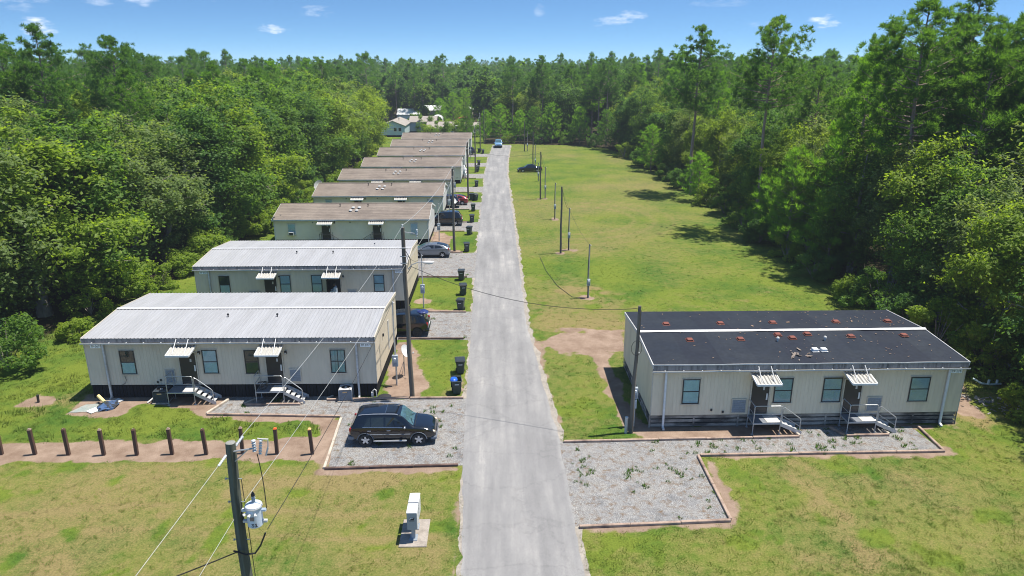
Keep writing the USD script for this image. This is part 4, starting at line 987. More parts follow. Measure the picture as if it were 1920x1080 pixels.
for px, py in ((9.45, 1.35), (9.95, 1.35)): vent_cap(BR, px, py, sl(py, 8.4, 3.84, 4.12) + .03, .16, M_white, True, .18)
b = MB(); lrng = np.random.default_rng(8)
for _ in range(12):
    x, y = 8.35 + lrng.normal(0, .3), 1.0 + lrng.normal(0, .35); z = sl(y, 8.4, 3.84, 4.12) + .05; s = lrng.uniform(.06, .2); b.box(x - s, x + s, y - s * .35, y + s * .35, z, z + .03, rot(lrng.normal(0, .2), lrng.normal(0, .2), lrng.uniform(0, 3)))
b.build('torn_patch', M_shing, BR)
b = MB()
for _ in range(170):
    x, y = lrng.uniform(.3, 17), lrng.uniform(0, 8.2); x = x if lrng.uniform() < .35 else 6 + (lrng.uniform() ** .6) * 11
    z = sl(min(y, 8.4 - y), 8.4, 3.84, 4.12) + .045; s = lrng.uniform(.015, .06) * (2.0 if lrng.uniform() < .06 else 1); b.box(x - s, x + s, y - s * .4, y + s * .4, z, z + .012, rot(0, 0, lrng.uniform(0, 3.1)))
tag(b.build('fallen_litter', mat('dry_litter', (.26, .17, .11), rough=.95, scale=1.5, col2=(.16, .11, .08)), BR), kind='stuff')


def shingled(i, x0, y0, L, label, group, detail):
    D, zf, zw, zr = 7.7, .6, 2.95, 3.95
    P = thing('mobile_home', label, 'building', (x0, y0, 0), 0, group); ov = .30
    MB().box(0, L, 0, .06, zf, zw).build('wall', M_vinyl, P); MB().box(0, L, D - .06, D, zf, zw).build('wall', M_vinyl, P)
    for x in (0.002, L - .062):
        g = Polygon([(.06, zf), (D - .06, zf), (D - .06, zw), (D / 2, zr - .05), (.06, zw)]); m = trimesh.creation.extrude_polygon(g, .06, engine='earcut'); v = np.array(m.vertices)
        MB().add(np.stack([v[:, 2] + x, v[:, 0], v[:, 1]], 1), m.faces).build('end_wall', M_white if x > 1 else M_vinyl, P)
    sk = MB().box(.05, L - .05, .05, D - .05, 0, zf - .01); sk.build('skirting', M_skirt, P)
    s = (zr - zw) / (D / 2)
    for side in (0, 1):
        e, r = (-ov, D / 2) if side == 0 else (D + ov, D / 2); ez = zw - s * ov + .06; rz_ = zr + .06; b = MB()
        n = 27                                              # courses of shingle, each lapping the one below
        for k in range(n):
            f0, f1 = k / n, (k + 1) / n; ya, yb = e + (r - e) * f0, e + (r - e) * f1; za, zb = ez + (rz_ - ez) * f0 + .012, ez + (rz_ - ez) * f1
            V = [(-.12, ya, za), (L + .12, ya, za), (L + .12, yb, zb), (-.12, yb, zb), (-.12, ya, za - .014), (L + .12, ya, za - .014)]
            F = [[0, 1, 2, 3], [4, 5, 1, 0]]; b.add(V, F if side == 0 else [q[::-1] for q in F])
        b.build('roof', M_shing, P)
        MB().box(-.12, L + .12, (e - .03 if side == 0 else e), (e if side == 0 else e + .03), ez - .14, ez + .02).build('fascia', M_trim if side else M_gutter, P)
    MB().box(-.1, L + .1, D / 2 - .12, D / 2 + .12, zr + .052, zr + .085).build('ridge_cap', M_shing, P)
    for x in (-.125, L + .10):
        b = MB()
        for a, za, c, zc in ((-ov, zw - s * ov, D / 2, zr), (D / 2, zr, D + ov, zw - s * ov)):
            b.add([(x, a, za - .12), (x + .03, a, za - .12), (x + .03, c, zc - .12), (x, c, zc - .12), (x, a, za + .07), (x + .03, a, za + .07), (x + .03, c, zc + .07), (x, c, zc + .07)], _BF)
        b.build('rake_trim', M_white, P)
    zs = lambda y: zw + s * y + .07
    for x, y in ((.505 * L - .42, 1.75), (.505 * L + .28, 1.75), (.505 * L - .25, 2.5), (.505 * L + .45, 2.5)):
        vent_cap(P, x, y, zs(y), .20, M_white, hgt=.16)
    for x in (.40 * L, .585 * L): vent_cap(P, x, 2.9, zs(2.9), .07, M_blackp, hgt=.34)
    MB().cbox(.03, .12, -.09, -.01, .2, zw - .1, .01).build('downspout', M_white, P)
    MB().cbox(L - .12, L - .03, -.09, -.01, .2, zw - .1, .01).build('downspout', M_white, P)
    for x0_, x1_ in ((1.55, 2.40), (L - 2.05, L - 1.25)):
        window(P, x0_, x1_, zf + .55, zf + 1.80, 'blind', 0, M_white)
    for q, dx in enumerate((5.35, 11.05)):
        door(P, dx, dx + .92, zf + .03, zf + 2.02); awning(P, dx - .35, dx + 1.25, zw - .22, zw - .45, .9, 0)
        b = MB().cbox(dx + 1.35, dx + 1.5, -.12, -.01, zf + 1.85, zf + 2.1, .02).build('porch_light', M_blackp if q == 0 else M_white, P)
    for x in (.25 * L, .49 * L): MB().cbox(x, x + .1, -.04, -.002, zf + 1.9, zf + 2.03, .01).build('outlet_box', M_bronze, P)
    if detail:
        b = MB().cbox(1.7, 2.25, -.45, -.01, zf + .55, zf + .95, .03).build('window_air_conditioner', M_white, P); MB().box(1.76, 2.19, -.456, -.451, zf + .6, zf + .9).build('louvres', M_bronze, b)
    return P


SH = [(-24.85, 78.3, 17.3, True), (-24.0, 93.1, 17.0, False), (-23.6, 107.1, 16.8, False), (-22.7, 121.2, 16.8, False), (-22.4, 136.6, 16.5, False), (-22.1, 152.3, 16.2, False), (-21.8, 168.2, 16.1, False)]
NTH = ['nearest', 'second', 'third', 'fourth', 'fifth', 'sixth', 'farthest']
for i, (x, y, L, d) in enumerate(SH):
    shingled(i, x, y, L, f"{NTH[i]} of seven pale trailers with brown shingle roofs" + (", window unit under one window" if i == 0 else ""), 'pale trailers with brown shingle roofs', d)

# ---------------------------------------------------------------- far houses, sheds and carports beyond the last trailer
M_blue = mat('light_blue_vinyl', (.42, .49, .50), rough=.6, scale=.6, col2=(.35, .44, .50), var=.05)
M_gblue = mat('grey_blue_vinyl', (.24, .28, .34), rough=.6, scale=.6, var=.06)
M_tan = mat('tan_shed_wall', (.42, .35, .27), rough=.7, var=.08)
M_paler = mat('pale_green_shed_wall', (.52, .60, .55), rough=.7, var=.08)
M_red = mat('faded_red_metal', (.45, .09, .06), rough=.5, var=.12)
M_tanroof = mat('tan_shingle', (.25, .22, .19), rough=.95, scale=.8, col2=(.20, .175, .155))


def gable(P, x0, x1, y0, y1, z0, zw, zr, wm, rm, along='x', ov=.25, name='wall'):
    """A gabled block: the ridge runs along x or y."""
    w = MB().box(x0, x1, y0, y1, z0, zw)
    if along == 'x':
        ym = (y0 + y1) / 2
        for x in (x0, x1): w.add([(x, y0, zw), (x, y1, zw), (x, ym, zr)], [[0, 1, 2]])
        R = [[(x0 - ov, y0 - ov, zw - .05), (x1 + ov, y0 - ov, zw - .05), (x1 + ov, ym, zr + .05), (x0 - ov, ym, zr + .05)], [(x1 + ov, y1 + ov, zw - .05), (x0 - ov, y1 + ov, zw - .05), (x0 - ov, ym, zr + .05), (x1 + ov, ym, zr + .05)]]
    else:
        xm = (x0 + x1) / 2
        for y in (y0, y1): w.add([(x0, y, zw), (x1, y, zw), (xm, y, zr)], [[0, 1, 2]])
        R = [[(x0 - ov, y1 + ov, zw - .05), (x0 - ov, y0 - ov, zw - .05), (xm, y0 - ov, zr + .05), (xm, y1 + ov, zr + .05)], [(x1 + ov, y0 - ov, zw - .05), (x1 + ov, y1 + ov, zw - .05), (xm, y1 + ov, zr + .05), (xm, y0 - ov, zr + .05)]]
    w.build(name, wm, P)
    for q in R:
        V = [tuple(p) for p in q] + [(p[0], p[1], p[2] - .12) for p in q]
        MB().add(V, [[0, 1, 2, 3], [7, 6, 5, 4], [0, 4, 5, 1], [1, 5, 6, 2], [2, 6, 7, 3], [3, 7, 4, 0]]).build('roof', rm, P)


def flat_window(P, x0, x1, z0, z1, y):
    f = MB().box(x0 - .1, x1 + .1, y - .05, y - .005, z0 - .1, z1 + .1).build('window', M_white, P); MB().box(x0, x1, y - .07, y - .051, z0, z1).build('pane', M_bronze, f)


H = thing('house', 'light blue house with a grey wing and tan roof beyond the last trailer', 'house', (-32.0, 203.5, 0))
gable(H, 0, 6.6, 0, 16, .5, 3.1, 4.4, M_blue, M_tanroof, 'y'); gable(H, 6.6, 14.4, 12.2, 20, .5, 3.2, 4.6, M_gblue, M_tanroof, 'x', name='wing_wall')
for a in (3.6, 4.9): flat_window(H, a, a + .75, 1.6, 2.5, 0)
flat_window(H, 11.6, 12.7, 1.4, 2.9, 12.2); MB().box(.1, 6.5, .1, 15.9, 0, .5).build('skirting', M_skirt, H); MB().box(6.7, 14.3, 12.3, 19.9, 0, .5).build('skirting', M_dark, H)
for x, z in ((4.4, 4.2), (1.9, 4.0)): vent_cap(H, x, 5.5, z, .12, M_blackp, hgt=.7)
H = thing('shed', 'white shed with bright gable roof at the far wood edge', 'shed', (-33.0, 246, 0)); gable(H, 0, 7.4, 0, 8, 0, 3.4, 5.0, M_paler, M_white, 'x', .2); flat_window(H, 5.2, 6.0, 1.2, 2.2, 0)
H = thing('shed', 'tan shed with bright white roof right of the white shed', 'shed', (-24.3, 252, 0)); gable(H, 0, 5.6, 0, 6, 0, 4.4, 5.9, M_tan, M_white, 'x', .2); MB().box(3.5, 4.5, -.06, -.005, 0, 2.4).build('door', M_white, H)
H = thing('shed', 'small far building with white roof half hidden by young pines', 'shed', (-12.6, 258, 0)); gable(H, 0, 4.6, 0, 6, 0, 4.2, 5.4, M_tan, M_white, 'y', .2); MB().box(1.8, 2.8, -.06, -.005, 0, 2.2).build('door', M_tan, H)
H = thing('house', 'low house with grey tan hip roof behind the bushes beyond the trailers', 'house', (-19.5, 206, 0)); gable(H, 0, 7.4, 0, 9, 0, 2.2, 3.6, M_gblue, M_tanroof, 'x'); flat_window(H, 3, 4, 1, 1.9, 0)
H = thing('house', 'far low house with pale porch roof left of the utility poles', 'house', (-11.3, 214, 0)); gable(H, 0, 6.6, 0, 7, 0, 2.2, 2.9, M_tan, M_tanroof, 'x'); MB().cbox(-.5, 3, -3, 0, 2.3, 2.42, .02).build('porch_roof', M_pale, H)
for px in (-.3, 2.8): MB().box(px, px + .12, -2.9, -2.78, 0, 2.3).build('porch_post', M_white, H)


def carport(name, label, x, y, w, d, h, m):
    P = thing(name, label, 'carport', (x, y, 0)); n = 9; a = np.linspace(0, math.pi, n); V, F = [], []
    for yy in (0, d):
        V += [(w / 2 - w / 2 * math.cos(t), yy, h * .62 + h * .38 * math.sin(t) ** .8) for t in a]
    MB().add(V, [[i, i + 1, n + i + 1, n + i] for i in range(n - 1)]).build('canopy', m, P)
    MB().add([(p[0], p[1], p[2] - .06) for p in V], [[n + i, n + i + 1, i + 1, i] for i in range(n - 1)]).build('canopy_lining', m, P)
    for px in (.05, w - .05):
        for py in (.1, d - .1): MB().tube([(px, py, 0), (px, py, h * .66)], .05, 5).build('post', M_steel, P)


carport('carport', 'white arched carport behind the blue house', -19.6, 221, 3.6, 6, 4.6, M_white)
carport('carport', 'red metal carport beyond the blue house', -12.2, 224, 5.4, 6, 3.9, M_red)
# ================================================================ vehicles
def paint(name, c, metal=.3, rough=.28):
    return mat(name, c, rough=rough, metal=metal, var=.06, coat=.8)


M_tyre = mat('tyre_rubber', (.022, .022, .023), rough=.85, bump=.3, bscale=60)
M_rim = mat('alloy_rim', (.55, .55, .56), rough=.35, metal=.7, var=.08)
M_rimdark = mat('dark_rim', (.04, .04, .045), rough=.4, metal=.5)
M_carglass = mat('tinted_glass', (.008, .010, .012), rough=.04, var=.1, spec=.8)
M_shield = mat('windscreen_glass', (.05, .10, .115), rough=.05, var=.4, scale=1.2, spec=.8)
M_chrome = mat('chrome', (.65, .65, .66), rough=.15, metal=.95, var=.05)
M_lamp = mat('amber_clear_lens', (.62, .50, .36), rough=.1, var=.1, spec=.8)
M_lampw = mat('clear_lens', (.60, .62, .64), rough=.1, var=.1, spec=.8)
M_tail = mat('red_lens', (.40, .012, .012), rough=.12, var=.1, spec=.8)
M_clad = mat('grey_cladding', (.11, .125, .15), rough=.55)

SUV_KEYS = [(0, .52, .84, .90, .74, .66), (.05, .44, .98, 1.04, .84, .74), (.14, .40, 1.05, 1.13, .89, .76), (.46, .36, 1.10, 1.66, .91, .69), (.70, .35, 1.10, 1.725, .915, .70), (1.5, .34, 1.08, 1.76, .915, .71), (2.3, .34, 1.06, 1.745, .915, .70), (2.72, .34, 1.05, 1.68, .915, .68),
            (3.42, .35, 1.03, 1.14, .91, .79), (3.55, .35, 1.02, 1.115, .91, .80), (4.0, .36, .97, 1.07, .89, .76), (4.35, .38, .88, .97, .85, .68), (4.52, .40, .74, .84, .77, .58), (4.60, .46, .62, .68, .66, .50)]
HATCH_KEYS = [(0, .46, .80, .86, .70, .62), (.06, .36, .94, 1.02, .80, .70), (.25, .30, .98, 1.14, .84, .66), (.8, .27, .97, 1.34, .85, .60), (1.5, .25, .95, 1.42, .85, .60), (2.1, .25, .93, 1.425, .85, .60), (2.5, .25, .92, 1.37, .85, .585), (3.40, .26, .88, .96, .84, .70), (3.6, .27, .85, .93, .83, .68), (4.1, .29, .72, .80, .78, .58), (4.28, .31, .60, .68, .70, .50), (4.37, .36, .50, .55, .60, .44)]
SEDAN_KEYS = [(0, .42, .78, .84, .74, .64), (.08, .33, .88, .95, .82, .70), (.75, .28, .94, 1.02, .86, .68), (.95, .27, .94, 1.07, .86, .66), (1.55, .26, .93, 1.40, .86, .58), (2.1, .25, .92, 1.45, .86, .585), (2.6, .25, .91, 1.40, .86, .57), (3.35, .26, .88, .98, .86, .70), (3.5, .26, .86, .95, .86, .70), (4.25, .29, .74, .82, .80, .60), (4.5, .31, .60, .68, .72, .52), (4.6, .36, .50, .55, .62, .46)]
PICK_KEYS = [(0, .55, 1.0, 1.02, .86, .80), (.06, .48, 1.12, 1.14, .92, .86), (1.9, .42, 1.12, 1.14, .95, .88), (2.02, .42, 1.14, 1.62, .95, .74), (2.2, .42, 1.14, 1.80, .95, .72), (3.2, .42, 1.13, 1.82, .95, .72), (3.5, .42, 1.12, 1.74, .95, .70), (4.1, .43, 1.10, 1.22, .94, .82), (4.3, .43, 1.09, 1.20, .94, .82), (5.1, .45, 1.02, 1.12, .92, .78), (5.32, .48, .90, .98, .86, .70), (5.42, .52, .74, .80, .76, .60)]


class Body:
    def __init__(s, keys):
        from scipy.interpolate import PchipInterpolator
        k = np.array(keys); s.L = k[-1, 0]; s.I = [PchipInterpolator(k[:, 0], k[:, j]) for j in range(1, 6)]
        xs = sorted(set(np.round(np.concatenate([k[:, 0], np.linspace(0, s.L, 40)]), 3))); s.xs = xs

    def at(s, x):
        return [float(i(x)) for i in s.I]

    def solid(s, wheels, r):
        rings = []
        for x in s.xs:
            zu, zb, zt, wb, wt = s.at(x); zm = zu + (zb - zu) * .55
            h = [(0, zu), (.80 * wb, zu), (.955 * wb, zu + .10), (wb * 1.0, zm), (wb * .985, zb - .03), (wb * .955, zb + .012), (wt, zt - .055), (wt * .90, zt - .012), (wt * .5, zt), (0, zt + .006)]
            rings.append([(x, y, z) for y, z in h] + [(x, -y, z) for y, z in h[-2:0:-1]])
        R = np.array(rings); m, n = R.shape[:2]; V = R.reshape(-1, 3); j = np.arange(n); j2 = (j + 1) % n; F = []
        for k in range(m - 1):
            F += [np.stack([k * n + j, (k + 1) * n + j, (k + 1) * n + j2], 1), np.stack([k * n + j, (k + 1) * n + j2, k * n + j2], 1)]
        V = np.vstack([V, R[0].mean(0), R[-1].mean(0)]); F += [np.stack([j, j2, np.full(n, m * n)], 1), np.stack([(m - 1) * n + j2, (m - 1) * n + j, np.full(n, m * n + 1)], 1)]
        F = np.vstack(F)[:, ::-1]
        M = manifold3d.Manifold(manifold3d.Mesh(V.astype(np.float32), F.astype(np.uint32)))
        if M.volume() < 0: M = manifold3d.Manifold(manifold3d.Mesh(V.astype(np.float32), F[:, ::-1].astype(np.uint32)))
        for wx in wheels:
            for sd in (-1, 1):
                M -= manifold3d.Manifold.cylinder(.5, r * 1.17, r * 1.17, 26).rotate([90, 0, 0]).translate([wx, sd * .88 + .25, r])
        return M

    def side(s, x, z, off=.007):
        zu, zb, zt, wb, wt = s.at(x); a, b = (wb * .955, zb + .012), (wt, zt - .055); t = (z - a[1]) / max(.05, b[1] - a[1]); return a[0] + (b[0] - a[0]) * t + off

    def glass(s, poly, sd, m, name, parent, off=.007):
        P = Polygon(poly).buffer(-.012, join_style='round').buffer(.012) if len(poly) > 3 else Polygon(poly); P = P.segmentize(.12)
        v, f = trimesh.creation.triangulate_polygon(P, engine='earcut'); V = np.array([(x, sd * s.side(x, z, off), z) for x, z in v])
        e = np.array([(x, sd * (s.side(x, z, off) - .012), z) for x, z in v]); nn = np.cross(V[f[0][1]] - V[f[0][0]], V[f[0][2]] - V[f[0][0]])
        if nn[1] * sd < 0: f = f[:, ::-1]
        return MB().add(V, f).build(name, m, parent)

    def topglass(s, x0, x1, m, name, parent, k=.90, off=.009, nx=9, y0=None, y1=None):
        V, F = [], []; ny = 7
        for x in np.linspace(x0, x1, nx):
            zu, zb, zt, wb, wt = s.at(x); ya, yb = (-k * wt, k * wt) if y0 is None else (y0, y1)
            for y in np.linspace(ya, yb, ny):
                a = abs(y) / wt; z = np.interp(a, [0, .5, .9, 1], [zt + .006, zt, zt - .012, zt - .055]); V.append((x, y, z + off))
        for i in range(nx - 1):
            for j in range(ny - 1): F.append([i * ny + j, (i + 1) * ny + j, (i + 1) * ny + j + 1, i * ny + j + 1])
        return MB().add(V, F).build(name, m, parent)


def wheel(P, x, y, r, rimm, spokes=5, w=.23, name='wheel'):
    sd = 1 if y > 0 else -1; R = rot(-sd * math.pi / 2)
    t = MB().lathe([(r * .60, -w / 2 + .02), (r * .80, -w / 2), (r * .95, -w / 2 + .02), (r, -w / 4), (r, w / 4), (r * .95, w / 2 - .02), (r * .80, w / 2), (r * .60, w / 2 - .02), (r * .60, -w / 2 + .02)], 22, (x, y, r), R).build(name, M_tyre, P, smooth=40)
    b = MB().lathe([(.001, -.02), (r * .58, -.02), (r * .60, w / 2 - .035), (r * .66, w / 2 - .015), (r * .68, w / 2 - .02)], 22, (x, y, r), R)
    b2 = MB().lathe([(.001, w / 2 - .02), (r * .15, w / 2 - .022), (r * .17, w / 2 - .06)], 10, (x, y, r), R)
    for k in range(spokes):
        a = k * 6.283 / spokes + .3; d = np.array([math.cos(a), math.sin(a)]); q = np.array([-d[1], d[0]]); V = []
        for zz in (w / 2 - .07, w / 2 - .03):
            for f, hw in ((r * .1, r * .17), (r * .62, r * .115)):
                for s_ in (-1, 1): V.append([*(d * f + q * hw * s_), zz])
        V = np.array(V) @ R.T + [x, y, r]; b2.add(V, [[0, 1, 3, 2], [4, 6, 7, 5], [0, 4, 5, 1], [1, 5, 7, 3], [3, 7, 6, 2], [2, 6, 4, 0]])
    rm = b.build('wheel_well', M_blackp, t); b2.build('rim', rimm, t, smooth=30)


def blob(c, r, n=2):
    m = trimesh.creation.icosphere(n, 1.0); return np.array(m.vertices) * np.asarray(r) + np.asarray(c), m.faces


def car(name, label, cat, loc, rz, keys, pm, wheels, r, glass, shield, rear, roof_extra=False, lens=None, group=None, near=False, clad=None, rims=None, rl=(.0, .95)):
    P = thing(name, label, cat, loc, rz, group); B = Body(keys); L = B.L
    M = B.solid(wheels, r); mb = MB().mesh(M); mb.build('body', pm, P, smooth=32)
    for g in glass:
        for sd in (-1, 1): B.glass(g, sd, M_carglass, 'side_window', P)
    B.topglass(*shield, M_shield, 'windscreen', P, .90); B.topglass(*rear, M_carglass, 'rear_window', P, .86)
    for wx in wheels:
        for sd in (-1, 1): wheel(P, wx, sd * (B.at(wx)[3] - .125), r, rims or M_rim)
    lens = lens or M_lampw
    xl = L - .17
    for sd in (-1, 1):
        zu, zb, zt, wb, wt = B.at(xl); MB().add(*blob((xl, sd * wb * .86, zb - .07), (.14, .08, .085))).build('headlight', lens, P, smooth=True)
        zu, zb, zt, wb, wt = B.at(.07); MB().add(*blob((.10, sd * wb * .955, zb - .04), (.075, .05, .15))).build('tail_light', M_tail, P, smooth=True)
        xm = shield[1] - .42; MB().add(*blob((xm, sd * (B.side(xm, B.at(xm)[1] + .1) + .12), B.at(xm)[1] + .09), (.07, .12, .075))).cbox(xm - .02, xm + .02, min(sd * .8, sd * 1.0), max(sd * .8, sd * 1.0), B.at(xm)[1] + .03, B.at(xm)[1] + .07, .01).build('mirror', M_chrome if near else pm, P, smooth=True)
    w0, w1 = B.at(.1)[3], B.at(L - .12)[3]
    MB().cbox(-.06, .30, -w0 * 1.02, w0 * 1.02, B.at(.1)[0] - .02, B.at(.1)[0] + .24, .06).build('rear_bumper', clad or pm, P)
    MB().cbox(L - .30, L + .03, -w1, w1, B.at(L - .1)[0] - .10, B.at(L - .1)[0] + .10, .05).build('front_bumper', clad or M_blackp, P)
    MB().cbox(-.035, .02, -.26, .26, .72, .84, .008).build('licence_plate', M_white, P)
    zg = (B.at(L - .02)[1] + B.at(L - .02)[0]) / 2 + .07
    MB().cbox(L - .06, L + .025, -.36, .36, zg - .06, zg + .10, .02).build('grille', M_blackp, P)
    if near:
        for sd in (-1, 1):
            zb = lambda x: B.at(x)[1]; xs = np.linspace(.75, 2.85, 12)
            MB().tube([(x, sd * B.side(x, zb(x) + .03, .012), zb(x) + .03) for x in xs], .016, 4).build('window_trim', M_chrome, P)
            MB().tube([(x, sd * (B.at(x)[3] * 1.0 + .004), .72) for x in np.linspace(.95, 3.25, 10)], .024, 4).build('side_moulding', M_clad, P)
            MB().tube([(1.32, sd * .95, .36), (1.42, sd * .99, .38), (2.95, sd * .99, .38), (3.05, sd * .95, .36)], .045, 6).build('running_board', M_steel, P)
            MB().tube([(x, sd * (B.at(x)[4] * .93), B.at(x)[2] + .035) for x in np.linspace(.55, 2.60, 12)], .022, 5).build('roof_rail', M_rim, P)
            for hx in (1.00, 2.02): MB().cbox(hx, hx + .20, min(sd * .915, sd * .955), max(sd * .915, sd * .955), .93, .965, .01).build('door_handle', M_chrome, P)
            for dx, tz in ((1.88, 1.0), (2.98, .95), (.98, .95)): MB().tube([(dx, sd * (B.at(dx)[3] * 1.0 + .001), z) for z in (.46, .60, .74, .88, tz)], .006, 4).build('door_seam', M_blackp, P)
            for wx in wheels:
                a = np.linspace(.1, math.pi - .1, 12); MB().tube([(wx + r * 1.19 * math.cos(t), sd * (B.at(wx)[3] * .985), r + r * 1.19 * math.sin(t)) for t in a], .025, 5).build('wheel_arch', M_clad, P)
        B.topglass(1.95, 2.52, M_carglass, 'sunroof', P, y0=-.42, y1=.42, off=.012)
        MB().box(1.93, 1.945, -.52, .52, 1.752, 1.775).build('sunroof_rim', M_chrome, P)
        for sd in (-1, 1): MB().tube([(3.36, sd * .55, 1.19), (3.25, sd * .2, 1.30)], .012, 4).build('wiper', M_blackp, P)
        MB().tube([(3.48, -.74, 1.13), (3.50, .74, 1.13)], .02, 4).build('cowl', M_blackp, P)
    return P


SUVG = [[(.80, 1.16), (1.00, 1.60), (1.16, 1.63), (1.16, 1.15)], [(1.20, 1.15), (1.20, 1.63), (1.86, 1.635), (1.86, 1.13)], [(1.96, 1.13), (1.96, 1.63), (2.45, 1.60), (2.98, 1.20), (2.98, 1.11)]]
SUVG_R = [[(.22, 1.20), (.48, 1.55), (.95, 1.60), (.80, 1.17)]]
HG = [[(.62, 1.05), (.98, 1.27), (1.55, 1.325), (1.55, 1.01)], [(1.62, 1.01), (1.62, 1.325), (2.2, 1.31), (2.95, 1.02), (2.9, .97)]]
SG = [[(1.10, 1.02), (1.55, 1.30), (2.05, 1.35), (2.05, .98)], [(2.12, .98), (2.12, 1.35), (2.5, 1.32), (3.02, 1.03), (2.95, .955)]]
PG = [[(2.12, 1.22), (2.26, 1.68), (2.85, 1.70), (2.85, 1.19)], [(2.92, 1.19), (2.92, 1.70), (3.3, 1.68), (3.80, 1.30), (3.75, 1.18)]]
M_blk = paint('black_car_paint', (.003, .004, .007), 0, .12); M_navy = paint('dark_blue_car_paint', (.010, .012, .035)); M_greyc = paint('grey_car_paint', (.16, .175, .195), .5); M_redc = paint('red_car_paint', (.20, .010, .015)); M_whitec = paint('white_car_paint', (.70, .70, .70), 0); M_bluec = paint('pale_blue_car_paint', (.16, .30, .47), .3)
car('parked_car', 'shiny black off-road wagon with alloy rims parked on gravel beside the mailbox lawn', 'car', (-7.88, 34.50, .01), .012, SUV_KEYS, M_blk, (.86, 3.68), .365, SUVG, (2.74, 3.40), (.16, .44), near=True, lens=M_lamp, clad=M_clad)
car('parked_car', 'black hatchback with dark rims and blue tarp on its roof between the zinc-roofed trailers', 'car', (-5.08, 50.45, .01), math.pi, [(x * .94, a, b, c - .04, d, e) for x, a, b, c, d, e in SUV_KEYS], M_blk, (.84, 3.40), .36, [[(p * .94, q - .03) for p, q in g] for g in SUVG + SUVG_R], (2.60, 3.19), (.15, .42), rims=M_rimdark)
car('parked_car', 'grey streamlined hatchback behind the second zinc-roofed trailer', 'car', (-4.92, 73.05, .01), math.pi, HATCH_KEYS, M_greyc, (.74, 3.35), .31, HG, (2.53, 3.36), (.28, 1.30))
car('parked_car', 'black sport utility car behind the nearest shingled trailer', 'car', (-4.25, 88.5, .01), math.pi, SUV_KEYS, M_blk, (.86, 3.68), .36, SUVG + SUVG_R, (2.74, 3.40), (.16, .44))
car('parked_car', 'dark blue sport utility car in front of the red car', 'car', (-5.15, 100.3, .01), math.pi, SUV_KEYS, M_navy, (.86, 3.68), .36, SUVG + SUVG_R, (2.74, 3.40), (.16, .44))
car('parked_car', 'red car half hidden behind the dark blue one', 'car', (-4.1, 102.3, .01), math.pi, HATCH_KEYS, M_redc, (.74, 3.35), .31, HG, (2.53, 3.36), (.28, 1.30))
car('parked_car', 'white hatchback, nearer of two white cars by the fifth driveway', 'car', (-5.2, 128.4, .01), math.pi, HATCH_KEYS, M_whitec, (.74, 3.35), .31, HG, (2.53, 3.36), (.28, 1.30))
car('parked_car', 'white sport utility car, farther of two white cars by the fifth driveway', 'car', (-5.2, 131.3, .01), math.pi, SUV_KEYS, M_whitec, (.86, 3.68), .36, SUVG + SUVG_R, (2.74, 3.40), (.16, .44))
car('parked_car', 'dark car in the last driveway on the left side', 'car', (-4.6, 161.6, .01), math.pi, SUV_KEYS, M_navy, (.86, 3.68), .36, SUVG + SUVG_R, (2.74, 3.40), (.16, .44))
car('parked_car', 'black saloon parked on the grass across the road', 'car', (8.75, 134.9, .0), math.pi + .03, SEDAN_KEYS, M_blk, (.95, 3.65), .32, SG, (2.64, 3.32), (.98, 1.50))
car('pickup_truck', 'pale blue pickup truck coming down the far end of the road', 'truck', (.72, 180.2, .02), -math.pi / 2, PICK_KEYS, M_bluec, (1.05, 4.35), .38, PG, (3.54, 4.06), (2.03, 2.17))
t = trimesh.creation.icosphere(3, 1.0); v = np.array(t.vertices); v *= (1 + .45 * (meshkit.fbm(v * 2.3, 3, 4) - .5)[:, None]); v *= [.42, .50, .17]; v[:, 2] = np.maximum(v[:, 2], -.03)
M_tarp = mat('blue_tarp', (.010, .018, .085), rough=.4, scale=3, col2=(.02, .045, .17))
tag(obj('tarp', (v + [-5.55, 50.45, 1.66], t.faces), M_tarp, None, 40), 'crumpled shiny blue tarp lying on the black hatchback roof', 'tarp')
MB().cbox(-6.65, -6.45, 50.2, 50.4, 1.70, 2.15, .03).tube([(-6.55, 50.3, 2.1), (-6.4, 50.3, 2.3)], .03, 5).top('bag', M_blackp, 'upright black bag on the hatchback roof beside the blue tarp', 'bag')

# ================================================================ steps, yard equipment
M_post = mat('brown_post_wood', (.085, .042, .026), rough=.85, scale=3, col2=(.045, .024, .017), stretch=(1, 1, .15))
M_timber = mat('pinkish_timber', (.30, .215, .165), rough=.9, scale=1.4, col2=(.13, .085, .065), stretch=(1, 1, 1))
M_timberp = mat('bleached_timber', (.42, .36, .29), rough=.9, scale=1.4, col2=(.28, .22, .17))
M_timberd = mat('dark_timber', (.075, .045, .035), rough=.9, scale=1.4, col2=(.16, .10, .08))
M_pole = mat('grey_brown_pole', (.12, .105, .085), rough=.95, scale=3, col2=(.06, .052, .044), stretch=(1, 1, .08), bump=.6, bscale=12)
M_polegreen = mat('green_grey_pole', (.085, .095, .072), rough=.95, scale=3.5, col2=(.035, .04, .032), stretch=(1, 1, .08), bump=.9, bscale=14)
M_box = mat('grey_enamel', (.34, .38, .41), rough=.45, metal=.2)
M_xfmr = mat('pale_transformer_enamel', (.48, .55, .63), rough=.4, var=.08)
M_porc = mat('glazed_insulator', (.45, .48, .50), rough=.25, var=.1)
M_bin = mat('dark_green_bin', (.016, .030, .026), rough=.5, var=.15)
M_binlid = mat('black_green_lid', (.020, .026, .028), rough=.45)
M_wire = mat('aluminium_wire', (.40, .40, .39), rough=.5, metal=.3)
M_cable = mat('black_cable', (.012, .012, .012), rough=.6)
M_conc = mat('pale_concrete', (.27, .235, .20), rough=.9, scale=2, col2=(.20, .17, .14), bump=.3)


